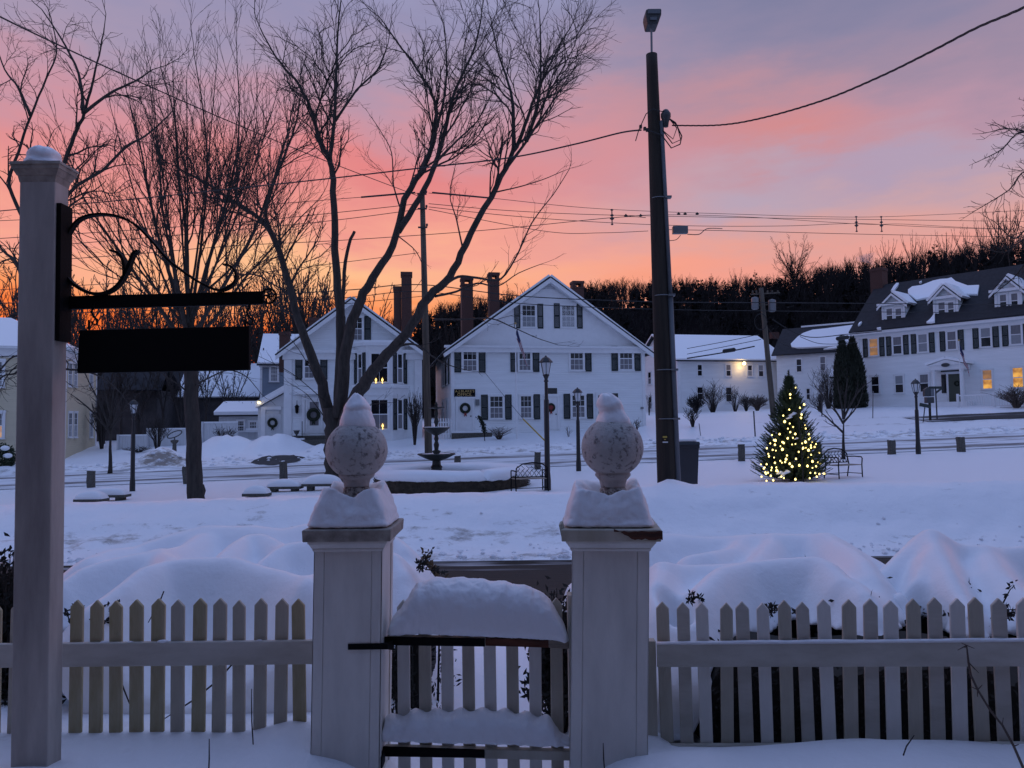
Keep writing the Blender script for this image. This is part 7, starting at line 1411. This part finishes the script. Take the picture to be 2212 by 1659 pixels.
# ---- picket fences
def picket_mesh(w, h, th=.02, pt=.036):
    m = MB(); m.prism([(-w / 2, 0, 0), (w / 2, 0, 0), (w / 2, 0, h - pt), (0, 0, h), (-w / 2, 0, h - pt)], (0, th, 0)); return m
def fence_run(name, label, n, xy, zt, zb, w, mats, railz, seed, skip=()):
    """xy(i) -> (x, y); zt(i), zb(i) picket top and foot"""
    x0, y0 = xy(0); t = thing(name, label, 'fence', (x0, y0, 0)); x1, y1 = xy(n - 1); rz = math.atan2(y1 - y0, x1 - x0); rr = random.Random(seed)
    for i in range(n):
        x, y = xy(i); me = picket_mesh(w * rr.uniform(.95, 1.05), zt(i) - zb(i) + rr.uniform(-.007, .006)).mesh('picket', mats[i % len(mats)] if not callable(mats) else mats(i)); o = obj('picket', me, t, (x - x0, y - y0, zb(i))); o.rotation_euler = (rr.uniform(-.012, .012), rr.uniform(-.018, .018), rz); bevel(o, .003, 1)
    return t, rz
NL = 18
def xyl(i): return -1.095 - .1041 * (NL - 1 - i), 3.85
def ml(i): return ('weathered_white', 'mossy_white', 'weathered_white', 'mossy_white', 'mossy_white')[(i * 7 + i // 3) % 5]
FLt, rzl = fence_run('picket_fence', 'weathered white picket fence left of the gate, stained yellow-green low down', NL, xyl, lambda i: .672 - .002 * (i % 3), lambda i: -.16, .066, ml, None, 1)
RL0, RL1 = xyl(0)[0] - .4, -.985
bevel(MB().box(RL0 - xyl(0)[0], RL1 - xyl(0)[0], -.032, -.001, .345, .462).build('rail', 'rail_white', FLt), .004); bevel(MB().box(RL0 - xyl(0)[0], RL1 - xyl(0)[0], -.032, -.001, -.14, -.04).build('rail', 'rail_white', FLt), .004)
for px_, w_ in ((226, .018), (281, .012), (352, .022), (560, .012)):
    q_ = P(px_, 1372, 3.83); MB().ball((q_.x - xyl(0)[0], -.018, .463), w_, 10, 6, (1.4, .7, .45)).build('rail_snow', 'snow', FLt, smooth=True)
MB().box(RL1 + .005 - xyl(0)[0], RL1 + .035 - xyl(0)[0], -.03, .06, -.2, .5).build('post', 'rail_white', FLt)
NR = 31
def xyr(i): f = i / 17; return .785 + 1.625 * f + .02 * f * (1 - f), 3.92 - .36 * f
FRt, rzr = fence_run('picket_fence', 'white picket fence right of the gate running before dark snow-laden shrubs', NR, xyr, lambda i: .605 + .0058 * i, lambda i: -.24 + .010 * i, .063, ('weathered_white', 'rail_white', 'white_paint'), None, 2)
o0 = Vector((xyr(0)[0], xyr(0)[1], 0)); d_ = Vector((xyr(NR - 1)[0], xyr(NR - 1)[1], 0)) - o0; Lr_ = d_.length; u_ = d_.normalized(); nn = Vector((-u_.y, u_.x, 0))
def rrail(s0, s1, za0, za1, zb0, zb1, name, m_, y0=-.034, y1=-.001):
    q = []; m = MB()
    R_ = [[u_ * s + nn * y + Vector((0, 0, z)) for y, z in ((y0, a), (y1, a), (y1, b_), (y0, b_))] for s, a, b_ in ((s0, za0, za1), (s1, zb0, zb1))]
    return bevel(m.rings(R_).build(name, m_, FRt), .004)
rrail(-.045, Lr_, .285, .40, .465, .58, 'rail', 'rail_white')
rrail(-.045, Lr_, -.19, -.11, .065, .145, 'rail', 'rail_white')
m = MB(); R_ = []
for i in range(41): f = i / 40; s = -.045 + (Lr_ + .045) * f; z = .4005 + .18 * f; hh = .010 + .010 * abs(nz3(f * 9, 2)) ; R_.append([u_ * s + nn * y + Vector((0, 0, z + q)) for y, q in ((-.036, -.002), (-.03, hh * .8), (-.016, hh), (-.003, hh * .7), (-.002, -.002))])
m.rings(R_).build('rail_snow', 'snow', FRt, smooth=True)
MB().box(-.115, -.05, .0, .06, -.5, .41).build('post', 'weathered_white', FRt)
# ---- gate
GTY = 3.72; gx0, gx1 = P(838, 1400, GTY).x, P(1230, 1400, GTY).x
G = thing('picket_gate', 'sagging white picket gate with black iron straps and a rotten top rail, loaded with snow', 'gate', (gx0, GTY, 0)); rr = random.Random(4)
for i in range(8):
    x = P(873 + i * 46.9, 1450, GTY).x - gx0; me = picket_mesh(.0605, (1.55 - (1287 - 915) * GTY / FPX) + .40).mesh('picket', ('white_paint', 'weathered_white')[i % 2]); o = obj('picket', me, G, (x, 0, -.40)); o.rotation_euler.y = rr.uniform(-.008, .008); bevel(o, .003, 1)
def gz(px, v): return P(px, v, GTY - .03).z
def gr(name, m_, px0, px1, vt0, vt1, vb0, vb1, y0=-.045, y1=-.001, par=None):
    xs = [P(p, 1400, GTY - .03).x - gx0 for p in (px0, px1)]; m = MB(); m.rings([[(x, y0, a), (x, y1, a), (x, y1, b_), (x, y0, b_)] for x, a, b_ in ((xs[0], gz(px0, vb0), gz(px0, vt0)), (xs[1], gz(px1, vb1), gz(px1, vt1)))]); return bevel(m.build(name, m_, par or G), .003)
gr('rail', 'weathered_white', 836, 1049, 1373, 1378, 1391, 1394, -.040); tr_ = gr('rail', 'rotten_wood', 1049, 1185, 1377, 1382, 1394, 1398, -.041); gr('rail', 'bare_wood_end', 1185, 1228, 1382, 1384, 1398, 1401, -.041)
gr('rail', 'weathered_white', 830, 1242, 1612, 1622, 1632, 1642, -.040)
st = gr('hinge_strap', 'black_iron', 828, 1048, 1373, 1377, 1391, 1394, -.054, -.0405); ms_ = P(752, 1397, GY - .004)
MB().rings([[(x, y, a), (x, y + .012, a), (x, y + .012, b_), (x, y, b_)] for x, y, a, b_ in ((P(752, 1400, GY).x - gx0, GY - GTY - .006, P(752, 1403, GY).z, P(752, 1391, GY).z), (P(838, 1400, GY).x - gx0, GY - GTY - .006, P(838, 1402, GY).z, P(838, 1389, GY).z), (P(842, 1400, GY).x - gx0, GTY - GTY - .054, P(842, 1398, GTY).z, P(842, 1376, GTY).z))]).build('hinge_plate', 'black_iron', G)
gr('hinge_strap', 'black_iron', 826, 1045, 1609, 1616, 1630, 1633, -.054, -.0405)
MB().box(P(824, 1630, GTY).x - gx0 - .02, P(836, 1630, GTY).x - gx0, -.15, -.05, gz(830, 1640), gz(830, 1612)).build('hinge_plate', 'black_iron', G)
x0 = P(1229, 1500, GTY).x; jb = MB(); jb.box(x0, x0 + .045, GTY - .03, GTY + .05, -.6, P(1235, 1283, GTY).z); tag(bevel(jb.build('gate_stop', 'weathered_white'), .003), 'narrow white stop board beside the right gate post', 'board')
def loaf(label, px, base, tops, Y, depth, seed, notch=None):
    """long cushion of snow lying on a rail, its height following the given image rows"""
    xs = [P(p, 1400, Y).x for p, _ in tops]; zs = [P(p, v, Y - depth * .2).z for p, v in tops]; zb = [P(px[0] + (px[1] - px[0]) * i / 1, b_, Y - depth).z for i, b_ in enumerate(base)]
    n = 72; R_ = []; K = 15
    for i in range(n + 1):
        f = i / n; x = xs[0] + (xs[-1] - xs[0]) * f; zt_ = lerpn(list(zip(xs, zs)), x); z0 = zb[0] + (zb[1] - zb[0]) * f; hh = max(.004, zt_ - z0); r = []
        if notch: hh += notch(x)
        for k in range(K):
            a = math.pi * k / (K - 1); yy = -math.cos(a); b_ = (abs(yy) ** 1.0) * (1 + .10 * math.sin(a * 2)) * (1 if yy < 0 else .8); zz = hh * math.sin(a) ** .55; bul = 1 + .16 * math.sin(min(1, zz / hh) * 2.6) + .06 * nz3(x * 6, zz * 7, seed)
            r.append((x + .01 * nz3(zz * 5, x * 3, seed), Y + math.copysign(b_, yy) * depth * bul * min(1, .25 + hh * 9), z0 + zz + .006 * nz3(x * 12, a * 2, seed)))
        R_.append(r[::-1])
    m = MB(); m.rings(R_); o = grainy(m.build('snow_loaf', 'snow', smooth=True), .011); return tag(o, label, 'snow')
scal = lambda amp, ph: (lambda x: amp * math.cos((x - (gx0 + P(873, 1450, GTY).x - gx0) ) / .1091 * 6.283 + ph))
loaf('thick cushion of snow heaped along the top of the picket gate', (838, 1227), (1379, 1396), [(838, 1364), (848, 1335), (868, 1310), (888, 1278), (904, 1257), (940, 1250), (1000, 1249), (1060, 1255), (1098, 1258), (1140, 1266), (1168, 1278), (1190, 1297), (1206, 1322), (1218, 1350), (1227, 1384)], GTY - .005, .115, 3, scal(.004, 3.1))
loaf('lower cushion of snow on the bottom rail of the picket gate, scalloped between its pickets', (829, 1240), (1610, 1624), [(829, 1548), (850, 1552), (885, 1540), (950, 1538), (1010, 1537), (1060, 1536), (1110, 1540), (1160, 1548), (1186, 1552), (1205, 1575), (1225, 1598), (1240, 1615)], GTY - .03, .085, 6, scal(-.012, 0))
# ---- shrubs bowed under snow behind the fence
def smax(v, k=14.0):
    m_ = max(v); return m_ + math.log(sum(math.exp((q - m_) * k) for q in v)) / k
def mound(name, label, ridges, xr, yr, under, seed, holes=(), res=.04, k=22.0, foliage=900, leafm='dark_leaf', legs=True, sprigs=(), core=True, front=None):
    """snow draped over bent branches: ridges = (drop, radius, [(px, v, Y), ...]) traced along the crests, concave flanks between;
    under: z of the underside of the snow where it overhangs"""
    ctr = Vector(((xr[0] + xr[1]) / 2, (yr[0] + yr[1]) / 2, 0)); t = thing(name, label, 'shrub', ctr); m = MB(); nx = int((xr[1] - xr[0]) / res); ny = int((yr[1] - yr[0]) / res); idx = {}
    segs = []
    for drop, rad_, pts in ridges:
        q = [P(*p) for p in pts]
        if len(q) == 1: q = [q[0], q[0] + Vector((.02, 0, 0))]
        segs.append((drop, rad_, list(zip(q, q[1:]))))
    def hz(x, y):
        v = []
        for drop, rad_, ss in segs:
            best = -9
            for a, b_ in ss:
                ex_, ey_ = b_.x - a.x, b_.y - a.y; l2 = ex_ * ex_ + ey_ * ey_; tt = max(0, min(1, ((x - a.x) * ex_ + (y - a.y) * ey_) / l2)); dx, dy = x - a.x - ex_ * tt, y - a.y - ey_ * tt
                dd = dx * dx + dy * dy; d = math.sqrt(dd + .03) - .173; zz = a.z + (b_.z - a.z) * tt - drop * (1 - math.exp(-d / rad_)) - .22 * dd
                if zz > best: best = zz
            v.append(best)
        z = smax(v, k) + .015 + .014 * nz3(x * 1.7, y * 1.7, seed) + .005 * nz3(x * 5, y * 5, seed + 2)
        for hx, hy, rx, ry, dp in holes: z -= dp * math.exp(-((x - hx) / rx) ** 4 - ((y - hy) / ry) ** 4)
        return z
    Z = {}
    for j in range(ny + 1):
        for i in range(nx + 1):
            x = xr[0] + (xr[1] - xr[0]) * i / nx; y = yr[0] + (yr[1] - yr[0]) * j / ny; Z[i, j] = (x, y, hz(x, y))
    keep = lambda i, j: Z[i, j][2] > under(Z[i, j][0], Z[i, j][1])
    def vid(i, j, lowr):
        key = (i, j, lowr)
        if key not in idx:
            x, y, z = Z[i, j]; u = under(x, y); idx[key] = len(m.v); z_ = max(z, u) if not lowr else u - .02 - .03 * abs(nz3(x * 6, y * 6, seed)); m.v.append((x - ctr.x, y - ctr.y, z_))
        return idx[key]
    cells = {(i, j) for i in range(nx) for j in range(ny) if sum(keep(a, b_) for a, b_ in ((i, j), (i + 1, j), (i + 1, j + 1), (i, j + 1))) >= 2}
    edges = {}
    for i, j in cells:
        cs = [(i, j), (i + 1, j), (i + 1, j + 1), (i, j + 1)]
        m.f.append(tuple(vid(a, b_, 0) for a, b_ in cs)); m.f.append(tuple(vid(a, b_, 1) for a, b_ in cs[::-1]))
        for a, b_ in zip(cs, cs[1:] + cs[:1]):
            if (b_, a) in edges: del edges[b_, a]
            else: edges[a, b_] = 1
    for a, b_ in edges: m.f.append((vid(*b_, 0), vid(*a, 0), vid(*a, 1), vid(*b_, 1)))
    m.mi = [0] * len(m.f); sn_ = m.build('snow_blanket', 'snow', t, smooth=True); md = sn_.modifiers.new('smooth', 'SMOOTH'); md.factor = .5; md.iterations = 1; subsurf(sn_, 1)
    # the bush itself: stems and small leaves filling the hollow below the snow
    f = MB(); rr = random.Random(seed); cl_ = list(cells)
    for q in range(foliage):
        i, j = rr.choice(cl_); x, y, z = Z[i, j]
        if under(x, y) < .1: continue
        x += rr.uniform(0, res); y += rr.uniform(0, res); g = ground(x, y, False); u = under(x, y); top = min(max(z, u) - .05, u + .10); zz = rr.uniform(g + .02, max(g + .05, top)); p = Vector((x, y, zz)) - ctr
        for _ in range(5):
            d = Vector((rr.gauss(0, 1), rr.gauss(0, 1), rr.gauss(0, 1))).normalized() * rr.uniform(.025, .06); o = d.orthogonal().normalized() * rr.uniform(.008, .016); w = p + Vector((rr.gauss(0, .05), rr.gauss(0, .05), rr.gauss(0, .04))); f.face(w - o, w + d * .5 + o * .4, w + d, w + d * .5 - o * 1.2)
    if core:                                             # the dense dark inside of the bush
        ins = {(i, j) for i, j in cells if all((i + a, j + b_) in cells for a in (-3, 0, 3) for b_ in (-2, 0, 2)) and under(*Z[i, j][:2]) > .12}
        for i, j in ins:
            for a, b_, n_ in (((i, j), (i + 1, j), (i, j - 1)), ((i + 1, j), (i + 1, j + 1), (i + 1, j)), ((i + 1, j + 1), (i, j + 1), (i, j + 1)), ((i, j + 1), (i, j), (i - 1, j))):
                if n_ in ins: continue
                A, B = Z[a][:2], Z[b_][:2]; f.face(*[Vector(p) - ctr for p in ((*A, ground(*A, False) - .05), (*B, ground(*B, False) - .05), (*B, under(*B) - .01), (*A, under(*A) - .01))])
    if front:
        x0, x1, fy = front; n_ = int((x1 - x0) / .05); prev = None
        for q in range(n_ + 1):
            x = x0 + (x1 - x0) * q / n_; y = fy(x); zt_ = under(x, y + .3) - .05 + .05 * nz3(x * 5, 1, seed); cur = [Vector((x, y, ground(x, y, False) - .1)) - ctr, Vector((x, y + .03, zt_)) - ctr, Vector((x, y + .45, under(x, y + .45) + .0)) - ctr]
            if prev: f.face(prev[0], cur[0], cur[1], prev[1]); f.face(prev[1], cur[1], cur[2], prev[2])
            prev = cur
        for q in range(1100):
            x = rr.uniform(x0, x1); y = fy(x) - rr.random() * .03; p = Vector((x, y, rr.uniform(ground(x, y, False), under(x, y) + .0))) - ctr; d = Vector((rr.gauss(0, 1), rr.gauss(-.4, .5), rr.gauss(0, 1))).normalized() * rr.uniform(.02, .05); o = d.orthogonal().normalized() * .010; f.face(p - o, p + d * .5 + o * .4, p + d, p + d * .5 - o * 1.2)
    if legs:
        for q in range(46): i, j = rr.choice(cl_); x, y, z = Z[i, j]; g = ground(x, y, False); f.tube([Vector((x + rr.gauss(0, .15), y + rr.gauss(0, .15), g - .05)) - ctr, Vector((x, y, under(x, y))) - ctr], [.012, .007], 4, cap=False)
    for sx_, sy_, sz_, sp_, n_ in sprigs:                  # twigs and leaf sprays that stick out of the snow
        for q in range(n_):
            d = Vector((rr.gauss(0, 1), rr.gauss(0, .6), rr.gauss(.5, .8))).normalized() * sp_ * rr.uniform(.5, 1.1); p = Vector((sx_, sy_, sz_)) - ctr + Vector((rr.gauss(0, .03), rr.gauss(0, .03), rr.gauss(0, .03))); f.tube([p, p + d * .6, p + d + Vector((0, 0, -.02))], [.005, .003, .002], 3, cap=False)
            for w_ in range(16):
                b_ = p + d * rr.uniform(.2, 1.05); e_ = Vector((rr.gauss(0, 1), rr.gauss(0, 1), rr.gauss(0, 1))).normalized() * .035; o = e_.orthogonal().normalized() * .008; f.face(b_ - o, b_ + e_ * .5 + o, b_ + e_, b_ + e_ * .5 - o)
    f.build('foliage', leafm, t); return t
rl_ = [(0.61, 0.44, [(199, 1207, 5.6), (240, 1192, 5.8), (296, 1185, 6.0), (330, 1171, 6.1), (381, 1154, 6.2), (444, 1139, 6.3), (550, 1137, 6.3), (609, 1146, 6.2), (669, 1134, 6.2), (740, 1140, 6.1)]),
       (0.69, 0.34, [(135, 1262, 4.95), (186, 1228, 5.1), (237, 1212, 5.2), (296, 1200, 5.3), (345, 1196, 5.45), (400, 1180, 5.8), (436, 1158, 6.1)]),
       (0.72, 0.29, [(208, 1306, 4.42), (271, 1262, 4.62), (313, 1228, 4.8), (360, 1214, 4.95), (423, 1207, 5.0), (508, 1204, 5.0), (558, 1222, 4.9), (609, 1236, 4.8), (668, 1262, 4.6)]), (0.50, 0.24, [(345, 1196, 5.45), (372, 1205, 5.1)]),
       (0.56, 0.20, [(478, 1202, 5.3), (508, 1176, 5.6), (535, 1157, 5.85), (567, 1156, 5.85), (596, 1172, 5.7), (612, 1182, 5.6)]), (0.56, 0.21, [(580, 1206, 5.3), (600, 1190, 5.4), (622, 1178, 5.5), (660, 1172, 5.5), (740, 1168, 5.5), (850, 1160, 5.5), (872, 1180, 5.4), (884, 1215, 5.3)]),
       (0.61, 0.24, [(668, 1262, 4.6), (700, 1230, 4.9), (780, 1200, 5.2), (845, 1195, 5.1), (866, 1235, 4.95), (872, 1272, 4.85)])]
mound('snowed_shrub', 'bush bowed flat under a smooth thick quilt of snow behind the left fence', rl_, (-3.7, -.48), (4.2, 6.9), lambda x, y: -.06 + .36 * sst(-2.35, -2.75, x) + .28 * sst(-.95, -.70, x), 21, k=30, foliage=1500,
      sprigs=((P(905, 1225, 5.0).x, 5.0, P(905, 1225, 5.0).z, .16, 6), (P(250, 1330, 4.4).x, 4.4, P(250, 1330, 4.4).z, .13, 5), (P(150, 1325, 4.5).x, 4.5, P(150, 1325, 4.5).z, .13, 5)), leafm='dark_leaf')
rr_ = [(0.61, 0.40, [(1405, 1155, 6.0), (1470, 1159, 6.0), (1521, 1164, 6.0), (1635, 1158, 6.0), (1750, 1157, 5.9), (1784, 1160, 5.8), (1818, 1173, 5.7), (1856, 1198, 5.5), (1880, 1210, 5.4)]), (0.45, 0.18, [(1605, 1168, 5.9), (1582, 1188, 5.6), (1532, 1197, 5.4), (1490, 1204, 5.4)]),
       (0.53, 0.21, [(1673, 1164, 5.9), (1650, 1192, 5.5), (1631, 1211, 5.2), (1612, 1218, 5.1), (1560, 1220, 5.1), (1498, 1223, 5.1), (1430, 1222, 5.0)]),
       (0.80, 0.32, [(1479, 1300, 4.36), (1517, 1270, 4.52), (1543, 1243, 4.68), (1560, 1226, 4.8), (1612, 1216, 4.95), (1680, 1208, 5.0), (1761, 1204, 4.95), (1788, 1216, 4.85), (1818, 1247, 4.65), (1845, 1258, 4.58), (1868, 1281, 4.45), (1879, 1302, 4.38)]),
       (0.69, 0.27, [(1784, 1160, 5.8), (1840, 1190, 5.3), (1866, 1216, 5.0), (1885, 1246, 4.8), (1902, 1290, 4.6), (1907, 1312, 4.5)]), (0.61, 0.24, [(1430, 1222, 5.0), (1418, 1262, 4.6), (1440, 1290, 4.4)]), (0.61, 0.24, [(1260, 1262, 5.0), (1235, 1270, 5.0), (1225, 1300, 4.9)]), (0.61, 0.24, [(1410, 1165, 5.9), (1300, 1215, 5.6), (1245, 1262, 5.1)])]
mound('snowed_shrub', 'dark bush with a humped snow load behind the right fence, next to the gate post', rr_, (.33, 2.80), (4.02, 6.6), lambda x, y: .29 + .07 * nz3(x * 2.4, y * 2.4, 3) - .42 * sst(1.12, .92, x) + .05 * sst(1.6, 2.2, x), 33, front=(1.0, 2.40, lambda x: 4.02 - .36 * (x - .785) / 1.625 + .07), holes=((P(1462, 1290, 4.4).x, 4.4, .07, .12, .35),), k=30, foliage=2600,
      sprigs=((P(1490, 1300, 4.4).x, 4.35, P(1490, 1300, 4.4).z, .07, 3), (P(1680, 1335, 4.2).x, 4.2, P(1680, 1335, 4.2).z, .08, 3)))
rp2 = [(0.84, 0.27, [(1902, 1243, 5.1), (1956, 1189, 5.3), (1986, 1163, 5.4), (2009, 1152, 5.4), (2032, 1158, 5.4), (2074, 1179, 5.4), (2127, 1188, 5.4), (2212, 1181, 5.5), (2330, 1178, 5.5), (2500, 1180, 5.5), (2750, 1190, 5.4)]), (0.69, 0.24, [(2009, 1152, 5.4), (2030, 1200, 5.0), (2050, 1240, 4.75), (2075, 1290, 4.5), (2095, 1318, 4.35)]),
       (0.61, 0.32, [(2127, 1188, 5.4), (2150, 1230, 4.9), (2190, 1270, 4.6), (2230, 1290, 4.45), (2330, 1280, 4.4), (2550, 1270, 4.3), (2750, 1275, 4.2)]), (0.56, 0.11, [(1925, 1300, 4.55), (1945, 1280, 4.65), (1970, 1268, 4.75), (1985, 1250, 4.85), (2000, 1200, 5.1)])]
h_ = P(1998, 1268, 4.6)
mound('snowed_shrub', 'dark bush with a peaked snow load at the right edge behind the fence', rp2, (2.22, 6.0), (3.75, 6.2), lambda x, y: .31 + .08 * nz3(x * 2.4, y * 2.4, 8), 44, front=(2.43, 5.0, lambda x: 4.02 - .36 * (x - .785) / 1.625 + .07), holes=((h_.x, 4.6, .06, .14, .6), (P(1925, 1322, 4.5).x, 4.5, .09, .12, .4)), k=28, foliage=2200, sprigs=((P(2195, 1320, 4.2).x, 4.2, P(2195, 1320, 4.2).z, .14, 6),))
# brown juniper sprays beside the gate, and evergreen at the far left edge
def spray(label, c, r, n, leafm, seed, sc=(1, 1, 1), name='evergreen_shrub', cat='shrub', leaf=.05):
    t = thing(name, label, cat, c); rr = random.Random(seed); f = MB()
    for q in range(n):
        d = Vector((rr.gauss(0, 1) * sc[0], rr.gauss(0, 1) * sc[1], abs(rr.gauss(0, 1)) * sc[2])).normalized(); d = Vector((d.x * sc[0], d.y * sc[1], d.z * sc[2])) * r * rr.uniform(.6, 1.05); f.tube([(0, 0, -.2), d * .5, d], [.008, .005, .003], 3, cap=False)
        for w in range(26): b_ = d * rr.uniform(.35, 1.03) + Vector((rr.gauss(0, .03), rr.gauss(0, .03), rr.gauss(0, .03))); e_ = (d.normalized() + Vector((rr.gauss(0, .8), rr.gauss(0, .8), rr.gauss(0, .8)))).normalized() * leaf * rr.uniform(.6, 1.2); o = e_.orthogonal().normalized() * leaf * .22; f.face(b_ - o, b_ + e_ * .5 + o, b_ + e_, b_ + e_ * .5 - o)
    f.build('foliage', leafm, t); return t
c = P(910, 1262, 5.6); spray('brownish juniper tip sticking out of the snow right of the left gate post', (c.x, 5.6, c.z - .1), .28, 46, 'rusty_evergreen', 3, (.8, .6, 1.0))
c = P(4, 1420, 4.6); spray('dark leafy hedge at the left edge behind the sign post', (c.x - .05, 4.7, c.z - .3), .95, 150, 'dark_leaf', 5, (.42, .5, 1), leaf=.045)
c = P(1185, 1560, 4.35); spray('dark evergreen bush showing through the right side of the gate', (c.x + .07, 4.4, c.z), .72, 110, 'dark_leaf', 7, (.34, .3, 1), leaf=.05)
c = P(862, 1560, 4.4); spray('thin twiggy bush behind the left side of the gate', (c.x, 4.4, c.z), .62, 26, 'dark_leaf', 8, (.12, .2, 1), leaf=.035)
# dry stalks standing in the yard snow and the bramble at the right
def stalk(label, pts, r=.0032, m_='twig'):
    q = [P(*p) for p in pts]; mm = MB(); mm.tube(q, [r] * (len(q) - 1) + [r * .6], 5); return tag(mm.build('dry_stalk', m_), label, 'stalk', None)
stalk('thin dry stalk standing in the snow near the middle of the left fence', ((547, 1608, 3.62), (544, 1560, 3.62), (543, 1488, 3.62))); stalk('thin dry stalk at the bottom edge left of the gate', ((451, 1662, 3.32), (452, 1640, 3.32), (452, 1596, 3.32))); stalk('thin dry stalk at the foot of the right gate post', ((1306, 1664, 3.35), (1304, 1640, 3.35), (1303, 1605, 3.35)))
stalk('short bent stalk in the snow before the right fence', ((1951, 1632, 3.3), (1958, 1612, 3.3), (1975, 1588, 3.3))); stalk('long slanting twig behind the left fence pickets', ((246, 1428, 4.0), (268, 1490, 4.0), (300, 1570, 4.0)), .004); stalk('bent twig leaning through the middle of the left fence', ((504, 1432, 4.05), (470, 1470, 4.05), (418, 1512, 4.05), (356, 1552, 4.05)), .005)
stalk('thin twig poking above the left fence pickets', ((354, 1277, 3.95), (345, 1300, 3.95), (320, 1345, 3.95)), .0035)
m = MB(); q = [P(*p) for p in ((2088, 1394, 3.45), (2092, 1430, 3.42), (2097, 1458, 3.4), (2112, 1490, 3.36), (2140, 1536, 3.3), (2165, 1566, 3.25), (2190, 1612, 3.2), (2216, 1672, 3.1))]; m.tube(q, [.003, .005, .0055, .005, .005, .005, .0055, .006], 6); rr = random.Random(1)
for i in range(14): p = q[rr.randint(0, 6)].lerp(q[rr.randint(1, 7)], 0) ; m.tube([p, p + Vector((rr.gauss(0, .02), rr.gauss(0, .01), rr.uniform(-.05, .03)))], [.003, .0015], 4)
tag(m.build('bramble', 'pale_twig'), 'long thorny bramble cane leaning against the right fence', 'bramble')
